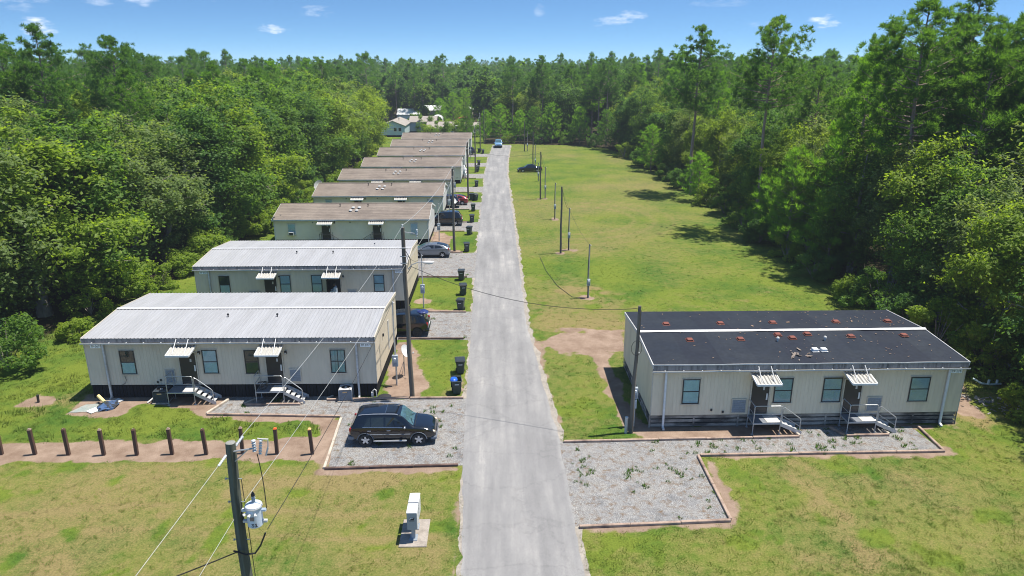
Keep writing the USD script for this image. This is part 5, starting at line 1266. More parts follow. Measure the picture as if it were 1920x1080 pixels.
def entry_steps(x, y, z, w, dep, label, rz=0.0, clutter=False):
    """Steel landing with rails and a flight of treads going down to the right."""
    P = thing('entry_steps', label, 'steps', (x, y, 0), rz, 'steel entry steps'); r = .026
    MB().cbox(0, w, -dep, -.02, z - .10, z - .03, .01).build('landing_frame', M_steel, P); MB().box(.03, w - .03, -dep + .03, -.03, z - .029, z - .012).build('deck', M_deck, P)
    MB().cbox(w * .52, w + .0, -dep + .08, -.10, z - .011, z + .004, .004).build('door_mat', M_pale, P)
    for a, b, top in ((.03, -dep + .03, z + .98), (w - .03, -dep + .03, z + .98), (.03, -.05, z + .55)):
        MB().tube([(a, b, 0), (a, b, top - .06)], r, 7).build('leg', M_steel, P); MB().cbox(a - .07, a + .07, b - .07, b + .07, 0, .03, .008).build('foot_plate', M_steel, P)
    MB().tube([(.03, -dep + .03, z + .9), (.05, -dep + .03, z + .97), (.12, -dep + .03, z + 1.0), (w - .12, -dep + .03, z + 1.0), (w - .05, -dep + .03, z + .97), (w - .03, -dep + .03, z + .9)], r, 7).tube([(.03, -dep + .03, z + .5), (w - .03, -dep + .03, z + .5)], r * .8, 6).build('front_rail', M_steel, P)
    MB().tube([(.03, -dep + .03, z + .9), (.03, -dep + .1, z + 1.0), (.03, -.2, z + 1.0), (.03, -.06, z + .92), (.03, -.06, z + .5)], r, 7).tube([(.03, -dep + .03, z + .5), (.03, -.06, z + .5)], r * .8, 6).build('side_rail', M_steel, P)
    n = 4; run, rise = .27, z / (n + 1)
    for i in range(n):
        a = w + .02 + i * run; MB().cbox(a, a + run - .02, -dep + .08, -.10, z - rise * (i + 1) - .045, z - rise * (i + 1), .01).build('tread', M_tread, P)
    for yy in (-dep + .04, -.08):
        V = []; L_ = n * run + .12
        for o in (-.02, .02): V += [(w, yy + o, z - .22), (w, yy + o, z - .02), (w + L_, yy + o, .18), (w + L_, yy + o, 0), (w + L_ - .12, yy + o, 0)]
        MB().add(V, [[0, 2, 1], [0, 3, 2], [0, 4, 3], [5, 6, 7], [5, 7, 8], [5, 8, 9], [0, 1, 6], [0, 6, 5], [1, 2, 7], [1, 7, 6], [2, 3, 8], [2, 8, 7], [3, 4, 9], [3, 9, 8], [4, 0, 5], [4, 5, 9]]).build('stringer', M_steel, P)
    e = w + n * run
    MB().tube([(w + .04, -dep + .04, z - .2), (w + .04, -dep + .04, z + .82), (w + .10, -dep + .04, z + .90), (w + .18, -dep + .04, z + .86), (e - .06, -dep + .04, .98), (e, -dep + .04, .88), (e, -dep + .04, 0.02)], r, 7).tube([(w + .04, -dep + .04, z + .42), (e, -dep + .04, .48)], r * .8, 6).build('stair_rail', M_steel, P)
    if clutter:
        g = np.random.default_rng(4)
        for k in range(4):
            c = np.array([.32 + .1 * k, -.55 - .1 * k, z + .02 + .06 * k]); a = np.linspace(0, 9.4, 30); MB().tube(np.stack([c[0] + (.26 + .03 * np.sin(3 * a)) * np.cos(a), c[1] + .22 * np.sin(a), c[2] + .28 * (1 + np.sin(a * .9 + k)) * .6], 1), .016, 4).build('hose_coil', M_cable, P)
    return P


entry_steps(-19.62, 39.75, .84, 1.62, 1.0, 'steel entry steps with landing at the left door of the nearest left trailer')
entry_steps(-14.40, 39.72, .84, 1.70, 1.0, 'steel entry steps with black hose coiled on its landing, nearest left trailer', clutter=True)
entry_steps(13.95, 35.38, .73, 1.55, .98, 'steel entry steps at the left door of the black-roofed trailer')
entry_steps(19.20, 35.40, .73, 1.60, .98, 'steel entry steps at the right door of the black-roofed trailer')
entry_steps(-19.25, 55.58, .84, 1.62, 1.0, 'steel entry steps at the left door of the second zinc-roofed trailer')
entry_steps(-14.25, 55.58, .84, 1.70, 1.0, 'steel entry steps where the person stands, second zinc-roofed trailer')


def porch_steps(x, y, z, s, label):
    P = thing('porch_steps', label, 'steps', (x, y, 0), 0, 'black railed porch steps'); w, d = 1.3, 1.2; M_rail = M_blackp
    MB().cbox(0, w, -d, -.02, z - .12, z - .02, .01).build('deck', M_conc, P)
    for i in range(3):
        a = w + i * .28 if s > 0 else -.28 * (i + 1); MB().cbox(a, a + .28, -d + .1, -.1, 0, z - .17 * (i + 1), .01).build('step', M_conc, P)
    for a in (0.02, w - .02):
        for b in (-d + .03, -.1): MB().tube([(a, b, 0), (a, b, z + .9)], .02, 5).build('post', M_rail, P)
    b_ = MB().tube([(0.02, -d + .03, z + .9), (w - .02, -d + .03, z + .9)], .02, 5).tube([(0.02, -d + .03, z + .9), (.02, -.1, z + .9)], .02, 5)
    e0 = (w, w + .84) if s > 0 else (0, -.84); b_.tube([(e0[0], -d + .05, z + .9), (e0[1], -d + .05, .95)], .02, 5).build('handrail', M_rail, P)
    bl = MB()
    for k in range(7):
        f = (k + .5) / 7; X = e0[0] + (e0[1] - e0[0]) * f; bl.tube([(X, -d + .05, z * (1 - f) + .05), (X, -d + .05, (z + .9) * (1 - f) + .95 * f)], .012, 4)
    for k in range(8): bl.tube([(.1 + k * .155, -d + .03, z), (.1 + k * .155, -d + .03, z + .9)], .012, 4)
    bl.build('balusters', M_rail, P)


porch_steps(-19.6, 78.28, .58, 1, 'black railed porch steps at the left door of the nearest shingled trailer')
porch_steps(-13.9, 78.28, .58, -1, 'black railed porch steps at the right door of the nearest shingled trailer')


def condenser(x, y, label, m, sz=.76, h=.80):
    P = thing('air_conditioner', label, 'air conditioner', (x, y, 0), .05); a = sz / 2
    MB().cbox(-a - .1, a + .1, -a - .1, a + .1, 0, .07, .01).build('base_pad', M_conc, P); MB().cbox(-a + .03, a - .03, -a + .03, a - .03, .07, h - .06, .04).build('coil', M_dark, P)
    f = MB()
    for k in range(18):
        z = .10 + k * (h - .18) / 18
        for q in ((-a, a, -a, -a + .02), (-a, a, a - .02, a), (-a, -a + .02, -a + .02, a - .02), (a - .02, a, -a + .02, a - .02)): f.box(*q, z, z + .022)
    f.build('side_louvres', m, P)
    for sx in (-1, 1):
        for sy in (-1, 1): MB().cbox(sx * a - .03, sx * a + .03, sy * a - .03, sy * a + .03, .07, h - .05, .012).build('corner_post', m, P)
    MB().lathe([(a * .74, 0), (a * .74, .05), (a * .80, .06), (a * 1.0, .03), (a * 1.0, -.01), (a * .74, -.01)], 20, (0, 0, h - .03)).cbox(-a - .01, a + .01, -a - .01, -a * .74, h - .05, h, .015).cbox(-a - .01, a + .01, a * .74, a + .01, h - .05, h, .015).cbox(-a - .01, -a * .74, -a * .74, a * .74, h - .05, h, .015).cbox(a * .74, a + .01, -a * .74, a * .74, h - .05, h, .015).build('top_ring', M_gutter if m is M_grille else m, P)
    g = MB()
    for k in range(1, 6): g.lathe([(a * .14 * k, 0), (a * .14 * k + .008, .006), (a * .14 * k + .016, 0)], 16, (0, 0, h - .01))
    g.build('fan_guard', M_blackp, P); MB().lathe([(.001, .03), (a * .2, .02), (a * .2, -.03)], 10, (0, 0, h - .02)).build('fan_hub', M_gutter, P)
    MB().box(-.16, .10, -a - .006, -a, h - .22, h - .14).build('warning_label', mat('orange_label', (.55, .32, .15), rough=.5), P)
    return P


condenser(-20.18, 39.35, 'dark air conditioner unit left of the steps at the nearest left trailer', mat('dark_slate_enamel', (.035, .045, .055), rough=.5))
condenser(-9.15, 39.35, 'grey air conditioner unit below the curtained window of the nearest left trailer', M_grille)


def bin_proto():
    P = proto('wheeled_bin_form')
    pts = [(x * s, y * s2, z) for z, s, s2 in ((.06, .235, .26), (.96, .31, .36)) for x in (-1, 1) for y in (-1, 1)]
    pts = []
    for z, hx, hy in ((.06, .22, .25), (.90, .29, .345)):
        for sx in (-1, 1):
            for sy in (-1, 1): pts += [(sx * hx, sy * (hy - .05), z), (sx * (hx - .05), sy * hy, z)]
    h = trimesh.convex.convex_hull(np.array(pts)); b = MB().mesh(h)
    b.cbox(-.325, .325, -.385, .375, .88, .95, .02); b.build('body', M_bin, P)
    MB().cbox(-.335, .335, -.40, .36, .955, 1.0, .02).cbox(-.27, .27, -.34, .30, .995, 1.03, .02).build('lid', M_binlid, P)
    MB().tube([(-.27, .38, .93), (-.27, .45, .96), (.27, .45, .96), (.27, .38, .93)], .02, 6).build('handle', M_bin, P)
    for sx in (-1, 1): MB().lathe([(.001, -.03), (.13, -.03), (.13, .03), (.001, .03)], 12, (sx * .26, .27, .13), rot(0, math.pi / 2)).build('wheel', M_blackp, P)
    MB().box(-.13, .13, -.372, -.366, .70, .76).build('label_strip', M_pale, P)
    return str(P.GetPath())


BIN = bin_proto()
for x, y, t, rz in [(-2.42, 43.0, 'closed dark green wheeled bin behind the open one near the nearest trailer', .1), (-2.96, 55.5, 'wheeled bin with pale lid edge, nearest of three on the second lawn', -.2), (-2.94, 59.7, 'dark green wheeled bin, middle of three on the second lawn', .15), (-3.3, 64.2, 'dark green wheeled bin, farthest of three on the second lawn', 0),
                    (-3.2, 74.85, 'dark green wheeled bin beside the pole near the grey hatchback', .1), (-3.2, 82.9, 'wheeled bin leaning at the far end of the third lawn', -.3), (-3.1, 89.9, 'wheeled bin beside the black sport utility car', .1), (-3.15, 97.2, 'wheeled bin on the fourth lawn near the red car', 0), (-3.0, 105.3, 'wheeled bin at the near end of the fifth lawn', .4), (-3.6, 105.5, 'black bin beside another bin on the fifth lawn', 1.4),
                    (-3.2, 117.9, 'wheeled bin on the far lawn before the white cars', .1), (-6.4, 121.6, 'wheeled bin against the fourth shingled trailer end', .1), (-3.5, 134.7, 'wheeled bin past the white cars, nearer of two', 0), (-3.4, 136.6, 'wheeled bin past the white cars, farther of two', .2), (-3.4, 144.2, 'wheeled bin before the dark car in the last driveway', .1), (-2.9, 163.5, 'wheeled bin behind the dark car in the last driveway', .2), (-3.7, 165.3, 'farthest wheeled bin on the left side of the road', 1.2)]:
    thing('wheeled_bin', t, 'bin', (x, y, .005), rz, 'dark green wheeled bins along the road', None, BIN)
P = thing('wheeled_bin', 'open dark green wheeled bin with blue bag over its rim', 'bin', (-2.5, 40.0, .005), .12, 'dark green wheeled bins along the road')
w = MB()
for (z0, x0, y0), (z1, x1, y1) in (((.06, .22, .25), (.94, .29, .345)),):
    for a, b in ((0, 1), (1, 2), (2, 3), (3, 0)):
        q = [(-1, -1), (1, -1), (1, 1), (-1, 1)]; A, B_ = q[a], q[b]
        for s_, fl in ((1.0, False), (.93, True)):
            f = [(A[0] * x0 * s_, A[1] * y0 * s_, z0), (B_[0] * x0 * s_, B_[1] * y0 * s_, z0), (B_[0] * x1 * s_, B_[1] * y1 * s_, z1), (A[0] * x1 * s_, A[1] * y1 * s_, z1)]; w.quad(*(f[::-1] if fl else f))
w.box(-.2, .2, -.23, .23, .06, .3).build('body', M_bin, P)
MB().cbox(-.325, .325, -.385, -.32, .90, .95, .02).cbox(-.325, .325, .32, .375, .90, .95, .02).cbox(-.325, -.27, -.32, .32, .90, .95, .02).cbox(.27, .325, -.32, .32, .90, .95, .02).build('rim', M_bin, P)
MB().cbox(-.33, .33, .40, .44, .2, .98, .02).build('lid', M_binlid, P)
for sx in (-1, 1): MB().lathe([(.001, -.03), (.13, -.03), (.13, .03), (.001, .03)], 12, (sx * .26, .27, .13), rot(0, math.pi / 2)).build('wheel', M_blackp, P)
MB().box(-.13, .13, -.372, -.366, .70, .76).build('label_strip', M_pale, P)
t = trimesh.creation.icosphere(2, 1.0); v = np.array(t.vertices) * (1 + .3 * (meshkit.fbm(np.array(t.vertices) * 2, 2, 9) - .5)[:, None]) * [.24, .30, .14]
tag(obj('bag', (v + [-2.66, 39.95, .93], t.faces), mat('bright_blue_plastic', (.012, .085, .42), rough=.35), None, 40), 'bright blue bag hanging over the rim of the open bin', 'bag')

# wooden posts in the sand strip
M_orange = mat('orange_paint', (.75, .12, .02), rough=.6); M_peach = mat('faded_orange_paint', (.75, .42, .18), rough=.6)
for i, (x, y) in enumerate([(-25.87, 33.29), (-24.12, 33.25), (-22.34, 33.16), (-20.5, 33.11), (-18.78, 33.07), (-16.97, 33.09), (-15.19, 33.05), (-13.33, 33.11), (-11.51, 33.01), (-9.67, 32.97)]):
    lab = {8: 'brown wooden post with bright orange top in the sand strip', 9: 'brown wooden post with faded orange top at the right end of the row'}.get(i, f'brown square wooden post in the sand strip, {ORD[i]} from the left end')
    P = thing('wooden_post', lab, 'post', (x, y, 0), .08 + .3 * math.sin(i * 3.1) * .2, 'row of wooden posts in the sand strip', tilt=(1.5 * math.sin(i * 2.3), 1.4 * math.cos(i * 1.7)))
    MB().cbox(-.085, .085, -.085, .085, 0, 1.46, .012).build('shaft', M_post, P)
    h = trimesh.convex.convex_hull(np.array([(sx * .085, sy * .085, 1.461) for sx in (-1, 1) for sy in (-1, 1)] + [(sx * .045, sy * .045, 1.53) for sx in (-1, 1) for sy in (-1, 1)])); MB().mesh(h).build('top', {8: M_orange, 9: M_peach}.get(i, M_timber if i % 2 else M_post), P)
    if i < 8: MB().lathe([(.02, 0), (.02, .012), (.001, .014)], 8, (0, -.02, 1.53)).build('bolt', M_steel, P)

# landscape timbers round the gravel
for (x0, y0), (x1, y1), m, t in [((-8.72, 31.47), (-8.95, 36.75), M_timberp, 'bleached timber along the left side of the gravel under the black wagon'), ((-8.68, 31.45), (-2.0, 31.62), M_timberd, 'dark timber edging the gravel in front of the black wagon'),
        ((-16.85, 37.42), (-9.05, 37.0), M_timber, 'long timber edging the gravel path before the nearest left trailer'), ((-16.88, 37.5), (-16.25, 39.35), M_timberp, 'short timber at the left end of the gravel path'), ((-10.30, 39.12), (-5.35, 39.30), M_timber, 'timber edging behind the black wagon by the air conditioner'), ((-5.30, 39.22), (-2.05, 39.20), M_timber, 'timber edging the lawn beside the open bin'),
        ((-10.32, 39.2), (-10.02, 39.62), M_timberp, 'short pale timber beside the grey air conditioner'), ((-15.05, 38.62), (-11.75, 38.58), M_timber, 'timber in front of the hose-covered steps'), ((-15.08, 38.70), (-14.62, 39.35), M_timberp, 'short pale timber left of the hose-covered steps'), ((-11.72, 38.66), (-11.6, 39.0), M_timberp, 'short pale timber right of the hose-covered steps'),
        ((-7.3, 49.15), (-2.45, 49.02), M_timberd, 'dark timber on the near side of the black hatchback driveway'), ((-6.8, 55.15), (-2.5, 54.98), M_timber, 'timber on the far side of the black hatchback driveway'), ((-7.4, 65.15), (-2.8, 65.02), M_timberd, 'dark timber at the far end of the second lawn'), ((-6.9, 74.35), (-3.6, 74.25), M_timber, 'timber beside the grey hatchback driveway'),
        ((-7.0, 84.7), (-3.85, 84.6), M_timber, 'timber at the far end of the third lawn'), ((-6.8, 90.0), (-3.5, 89.9), M_timber, 'timber past the black sport utility car'), ((-6.6, 98.35), (-3.7, 98.25), M_timber, 'timber at the far end of the fourth lawn'), ((-6.6, 104.0), (-3.5, 103.9), M_timber, 'timber past the red car'), ((-6.4, 112.3), (-3.5, 112.2), M_timber, 'timber at the far end of the fifth lawn'), ((-6.2, 126.8), (-3.5, 126.7), M_timber, 'timber before the white cars'),
        ((3.55, 33.82), (16.45, 34.08), M_timber, 'long timber between the right gravel lot and the black-roofed trailer'), ((16.5, 34.16), (16.35, 34.75), M_timberp, 'short timber at the foot of the left steps, black-roofed trailer'), ((18.55, 35.05), (19.0, 34.18), M_timber, 'short timber left of the right steps, black-roofed trailer'), ((19.05, 34.12), (21.45, 34.16), M_timber, 'timber in front of the right steps, black-roofed trailer'), ((21.5, 34.24), (21.35, 34.7), M_timberp, 'short pale timber right of the right steps, black-roofed trailer'),
        ((23.58, 35.1), (23.44, 32.48), M_timber, 'timber at the right end of the trailer path'), ((10.50, 32.28), (23.45, 32.40), M_timber, 'long timber between the right path and the right lawn'), ((10.40, 32.25), (10.36, 26.84), M_timber, 'timber along the right side of the right gravel lot'), ((3.55, 26.45), (10.35, 26.74), M_timber, 'timber along the near side of the right gravel lot')]:
    L = math.hypot(x1 - x0, y1 - y0); a = math.atan2(y1 - y0, x1 - x0); n = max(1, int(round(L / 2.44)))
    P = thing('landscape_timber', t, 'timber', (x0, y0, .0), a, 'landscape timbers edging the gravel')
    for k in range(n):
        q = .012 * math.sin(k * 5.1 + x0); MB().cbox(k * L / n + .006, (k + 1) * L / n - .006, -.07 + q, .07 + q, 0.0, .135 + .008 * math.sin(k * 3 + y0), .022).build('timber_length', m, P)

# ================================================================ poles, meters, wires
def pole(name, label, x, y, h, r=.14, m=None, tilt=(0, 0), group='utility poles', cap=True):
    P = thing(name, label, 'pole', (x, y, 0), 0, group, tilt=tilt); z = np.linspace(0, h, 8)[:, None]; pts = np.concatenate([.02 * np.sin(z * 1.3 + x), .02 * np.cos(z * .9 + y), z], 1)
    MB().tube(pts, r * (1 - .28 * z[:, 0] / h), 12).build('shaft', m or M_pole, P, smooth=50)
    return P


def meter(P, x, y, z, h=5.0, big=1.0):
    w = .16 * big
    b = MB().cbox(x - w, x + w, y - .28, y - .10, z, z + .66 * big, .02).build('meter_box', M_box, P); MB().lathe([(.001, .09), (.07, .085), (.085, .05), (.085, 0)], 12, (x, y - .28, z + .46 * big), RX90).build('meter_dial', M_lampw, b); MB().box(x - w + .03, x + w - .03, y - .284, y - .281, z + .05, z + .25 * big).build('door_plate', M_grille, b)
    MB().tube([(x, y - .17, z + .66 * big), (x, y - .17, h - .12), (x + .05, y - .2, h), (x + .14, y - .22, h - .06)], .03, 6).build('conduit', M_gutter, P); MB().tube([(x + .05, y - .17, z), (x + .05, y - .17, 0)], .025, 6).build('ground_pipe', M_gutter, P)


P1 = pole('utility_pole', 'big green grey utility pole with transformer in the left foreground', -6.45, 15.3, 10.72, .165, M_polegreen, (0, 0))
MB().lathe([(.001, .012), (.10, .01), (.118, -.002)], 12, (.02 * math.sin(10.72 * 1.3 - 6.45), .02 * math.cos(9.6 + 15.3), 10.72)).build('weathered_top', mat('grey_end_grain', (.20, .20, .18), rough=.95, col2=(.10, .10, .09), scale=9), P1)
A = MB().tube([(.10, -.05, 10.52), (.62, -.05, 10.60)], .022, 6).tube([(.10, -.05, 10.25), (.45, -.05, 10.57)], .015, 5); A.build('arm', M_steel, P1)


def insulator(P, p, d, n=5, r=.05, l=.30, m=None, name='insulator'):
    p, d = np.array(p, float), np.array(d, float); d /= np.linalg.norm(d); z = np.array([0, 0, 1.0]); ax = np.cross(z, d); s = np.linalg.norm(ax); R = trimesh.transformations.rotation_matrix(math.atan2(s, d[2]), ax if s > 1e-6 else [1, 0, 0])[:3, :3]
    prof = [(.012, 0)]
    for k in range(n): q = l * (k + .2) / n; prof += [(.02, q), (r, q + .015), (r * .9, q + .03), (.02, q + l / n * .7)]
    MB().lathe(prof + [(.012, l)], 10, p, R).build(name, m or M_porc, P)


insulator(P1, (.60, -.05, 10.50), (0, 0, 1), 5, .055, .34); insulator(P1, (.72, -.05, 10.42), (.15, 0, 1), 6, .045, .42, name='surge_arrester')
MB().tube([(.70, -.05, 10.86), (.95, -.05, 10.84), (.93, -.05, 10.60)], .018, 5).tube([(.93, -.05, 10.62), (.86, -.05, 10.40)], .022, 5).build('fuse_cutout', M_gutter, P1)
insulator(P1, (-.06, -.12, 10.46), (-.05, -.99, -.05), 6, .035, .45, name='strain_insulator'); insulator(P1, (.10, .10, 10.58), (.06, 1, .03), 5, .04, .45, name='strain_insulator')
for z in (9.75, 9.1, 8.0): MB().tube([(-.20, -.02, z), (.20, -.02, z)], .014, 5).lathe([(.001, 0), (.035, 0), (.035, .02), (.001, .02)], 6, (-.2, -.02, z), rot(0, math.pi / 2)).build('through_bolt', M_steel, P1)
MB().tube([(.165, .02, 9.7), (.18, .03, 8.6), (.20, .03, 6.0), (.22, .03, 0.2)], .010, 4).build('ground_wire', M_cable, P1)
T = thing('transformer', 'pale blue grey pole transformer marked 31 hanging on the foreground pole', 'transformer', (-6.03, 15.22, 8.48), 0, None, .88)
MB().lathe([(.001, 0), (.20, 0), (.215, .02), (.215, .58), (.235, .585), (.235, .62), (.225, .66), (.12, .72), (.001, .735)], 24).build('tank', M_xfmr, T, smooth=35)
MB().lathe([(.242, .60), (.250, .615), (.242, .635)], 24).build('lid_band', M_gutter, T); MB().lathe([(.001, .745), (.19, .685), (.232, .648)], 24).build('lid', M_white, T, smooth=35)
insulator(T, (.02, .0, .70), (0, 0, 1), 4, .06, .26, name='bushing'); MB().lathe([(.055, 0), (.05, .06), (.02, .13), (.001, .14)], 12, (.02, 0, .93)).build('bushing_cap', M_blackp, T)
for a in (-2.3, -1.75, -1.15): d = np.array([math.cos(a), math.sin(a), -.1]); MB().tube([d * .20 + [0, 0, .50], d * .30 + [0, 0, .50]], .03, 6).tube([d * .28 + [0, 0, .50], d * .33 + [0, 0, .49]], .04, 6).build('terminal', M_white, T)
for z in (.12, .48): MB().cbox(.20, .34, -.04, .04, z - .04, z + .04, .01).cbox(-.34, -.18, -.05, .05, z - .04, z + .04, .01).build('bracket', M_xfmr if z > .3 else M_gutter, T)
MB().box(-.06, .05, -.222, -.212, .26, .38).build('rating_plate', mat('brown_plate', (.20, .15, .13), rough=.6), T)
t_ = meshkit.text_mesh('31', .10, .004, bold=True); v = np.array(t_.vertices); MB().add(np.stack([v[:, 0] - .05, -np.sqrt(np.maximum(.2155 ** 2 - (v[:, 0] - .05) ** 2, 0)) - v[:, 2], v[:, 1] + .06], 1), t_.faces).build('number', M_text, T)
L2 = pole('utility_pole', 'tall dark utility pole with street lamp beside the nearest left trailer', -5.2, 39.5, 10.6, .15, M_pole, (0, -.6))
insulator(L2, (0, 0, 10.58), (0, 0, 1), 3, .05, .2); MB().tube([(.0, 0, 10.35), (.75, -.05, 10.25)], .02, 5).build('arm', M_steel, L2); insulator(L2, (.78, -.05, 10.05), (.1, 0, 1), 5, .06, .45, name='surge_arrester')
for z in (8.5, 8.9, 9.4): MB().cbox(-.2, .2, -.16, -.1, z, z + .05, .01).build('bracket', M_steel, L2)
MB().tube([(.12, 0, 9.2), (.35, -.1, 8.8), (.4, -.1, 8.3), (.15, -.1, 7.9)], .02, 5).tube([(.12, 0, 9.0), (.28, -.1, 8.6), (.15, -.1, 8.2)], .015, 5).build('jumper_cable', M_cable, L2)
S = thing('street_lamp', 'cobra head street lamp reaching from the tall pole beside the nearest trailer', 'lamp', (-5.2, 39.4, 8.15)); MB().tube([(.12, 0, 0), (.35, 0, .28), (.7, 0, .42), (1.02, 0, .44)], .03, 7).build('arm', M_steel, S)
v, f = blob((1.28, 0, .42), (.36, .15, .085), 3); MB().add(v, f).build('lamp_head', M_gutter, S, smooth=True); v, f = blob((1.34, 0, .36), (.22, .12, .07), 2); MB().add(v, f).build('lens', M_lampw, S, smooth=True)
for n_, x, y, h, t in [(0, -4.56, 75.05, 8.97, 'tall utility pole beside the grey hatchback lawn'), (0, -4.19, 107.0, 8.4, 'utility pole on the fifth lawn, third of the left line'), (0, -3.8, 134.0, 8.3, 'utility pole past the white cars, left line'), (0, -3.55, 168, 8.6, 'utility pole with lamp arm near the far end of the road'), (0, -2.9, 184.5, 9.0, 'farthest utility pole left of the road end')]:
    q = pole('utility_pole', t, x, y, h, .145); insulator(q, (0, 0, h), (0, 0, 1), 3, .05, .2); MB().cbox(-.12, .12, -.16, -.1, h - .9, h - .84, .01).build('bracket', M_steel, q)
for x, y, h, t in [(7.35, 34.83, 7.4, 'utility pole at the left front corner of the black-roofed trailer'), (6.93, 73.9, 7.2, 'tall bare pole in the field, nearest pair'), (6.69, 105.9, 7.1, 'tall bare pole in the field, second pair'), (7.2, 137.6, 7.2, 'tall bare pole just behind the black saloon'), (6.75, 168.0, 7.0, 'tall bare pole at the far end of the field')]:
    q = pole('utility_pole', t, x, y, h, .115, None, (0, 1.0 if y < 40 else 0)); MB().tube([(.05, -.13, h - .2), (.06, -.14, h - 3.2)], .014, 5).build('drop_cable', M_cable, q)
    if y < 40:
        a = np.linspace(0, 12.6, 40); MB().tube(np.stack([.28 * np.cos(a) - .05, -.16 + .02 * np.sin(a * 2), h - 2.3 + .42 * np.sin(a)], 1), .012, 4).build('cable_coil', M_cable, q)
for x, y, h, zb, t in [(-6.37, 41.3, 5.6, 1.35, 'meter pole with grey box beside the white dish, nearest left trailer'), (-6.1, 56.2, 4.6, 1.35, 'meter pole with grey box on the second lawn'), (-6.55, 79.7, 4.4, 1.35, 'meter pole behind the grey hatchback'), (-6.3, 95, 4.4, 1.35, 'meter pole on the fourth lawn'), (-6.3, 109, 4.4, 1.35, 'meter pole on the fifth lawn'), (-5.5, 123.5, 4.4, 1.35, 'meter pole before the white cars'), (-5.5, 139, 4.4, 1.35, 'meter pole past the white cars'), (-5.4, 154.5, 4.4, 1.35, 'meter pole before the dark car in the last driveway'),
                       (7.96, 58.62, 4.79, 1.15, 'meter pole in the field nearest the road wire, box on its shaft'), (7.92, 75.23, 4.67, 1.4, 'meter pole beside the nearest tall field pole'), (7.71, 91.54, 4.78, 1.4, 'lone meter pole in the middle of the field line'), (7.48, 106.74, 4.76, 1.4, 'meter pole beside the second tall field pole'), (7.4, 123.3, 3.2, 1.0, 'short meter pole just before the black saloon'), (7.85, 141.5, 4.4, 1.0, 'meter pole behind the black saloon'), (7.45, 168.2, 4.5, 1.2, 'meter pole at the far end of the field')]:
    q = pole('meter_pole', t, x, y, h, .085 if x > 0 else .06, M_pole if x > 0 else M_steel, (0, 0), 'electric meter poles'); meter(q, 0, 0, zb, h, 1.15 if x < 0 else .9)
q = pole('meter_post', 'grey meter boxes on a pipe behind the front pole of the black-roofed trailer', 7.62, 35.6, 6.6, .035, M_steel, (0, 0), None); meter(q, 0, .12, 1.75, 4.5, 1.0); MB().cbox(-.2, .12, -.18, 0.0, 1.15, 1.7, .02).build('disconnect_box', M_box, q)
MB().tube([(7.08, 34.78, 0), (7.08, 34.78, .95)], .085, 10).lathe([(.095, 0), (.095, .06), (.001, .09)], 10, (7.08, 34.78, .93)).top('pedestal', M_gutter, 'short pale cable pedestal beside the front pole of the black-roofed trailer', 'pedestal')
MB().tube([(-27.6, 39.3, 0), (-27.58, 39.3, .46)], .07, 9).lathe([(.085, 0), (.085, .05), (.001, .07)], 9, (-27.58, 39.3, .44)).top('pipe_stub', M_bronze, 'dark pipe stub standing in a bare mound on the left meadow', 'pipe')


def wire(a, b, sag, r, m, label, n=18):
    MB().tube(curve(a, b, sag, n), r, 5).top('power_line', m, label, 'wire', 'overhead wires')


tx = lambda h: (-6.45 + .02 * math.sin(h), 15.3)
wire((-6.34, 15.8, 10.62), (-5.28, 39.45, 10.72), .35, .007, M_wire, 'upper bright wire from the foreground pole to the street lamp pole')
wire((-6.30, 15.35, 9.05), (-5.22, 39.4, 8.45), .25, .007, M_wire, 'lower bright wire from the foreground pole to the street lamp pole')
wire((-5.28, 39.5, 10.72), (-4.56, 75.05, 9.15), .5, .012, M_wire, 'upper wire from the street lamp pole to the pole by the grey hatchback')
wire((-5.22, 39.5, 8.45), (-4.6, 75.0, 7.9), .5, .012, M_wire, 'lower wire from the street lamp pole to the pole by the grey hatchback')
wire((-4.56, 75.05, 9.15), (-4.19, 107.0, 8.6), .6, .012, M_wire, 'wire between the second and third poles of the left line')
wire((-4.19, 107.0, 8.6), (-3.8, 134, 8.5), .6, .012, M_wire, 'wire between the third and fourth poles of the left line')
wire((-3.8, 134, 8.5), (-3.55, 168, 8.8), .7, .014, M_wire, 'wire between the fourth and fifth poles of the left line')
wire((-6.54, 14.75, 10.44), (-8.6, -22, 10.4), .3, .006, M_wire, 'upper bright wire leaving the foreground pole towards the lower left')
wire((-6.50, 15.1, 8.72), (-7.9, -22, 8.9), .3, .006, M_wire, 'lower bright wire leaving the foreground pole towards the lower left')
wire((-6.50, 15.15, 7.75), (-16.5, 12.2, 6.3), .35, .016, M_cable, 'black cable leaving the foreground pole to the left edge')
wire((-5.75, 15.2, 8.35), (-6.37, 41.2, 5.55), .35, .010, M_cable, 'thin dark service wire from the transformer to the dish meter pole')
wire((-4.95, 39.4, 8.35), (7.36, 34.83, 7.25), .85, .016, M_cable, 'black wire across the road to the black-roofed trailer pole')
wire((-5.1, 39.6, 8.9), (-6.1, 56.15, 4.55), .4, .012, M_cable, 'black service wire from the street lamp pole to the second lawn')
wire((-4.6, 75, 8.2), (-6.55, 79.6, 4.35), .2, .012, M_cable, 'service wire to the meter pole behind the grey hatchback')
wire((-4.19, 107.0, 7.4), (6.69, 105.9, 6.9), .7, .014, M_cable, 'black wire across the road to the second tall field pole')
wire((-3.8, 134, 7.4), (7.2, 137.6, 7.0), .7, .014, M_cable, 'black wire across the far road to the pole behind the saloon')
wire((6.97, 73.9, 7.1), (7.94, 75.2, 4.6), .7, .014, M_cable, 'slack cable between the nearest pair of field poles')
wire((6.93, 73.9, 7.0), (7.94, 58.7, 4.75), .6, .010, M_cable, 'thin wire from the tall field pole to the nearest meter pole')
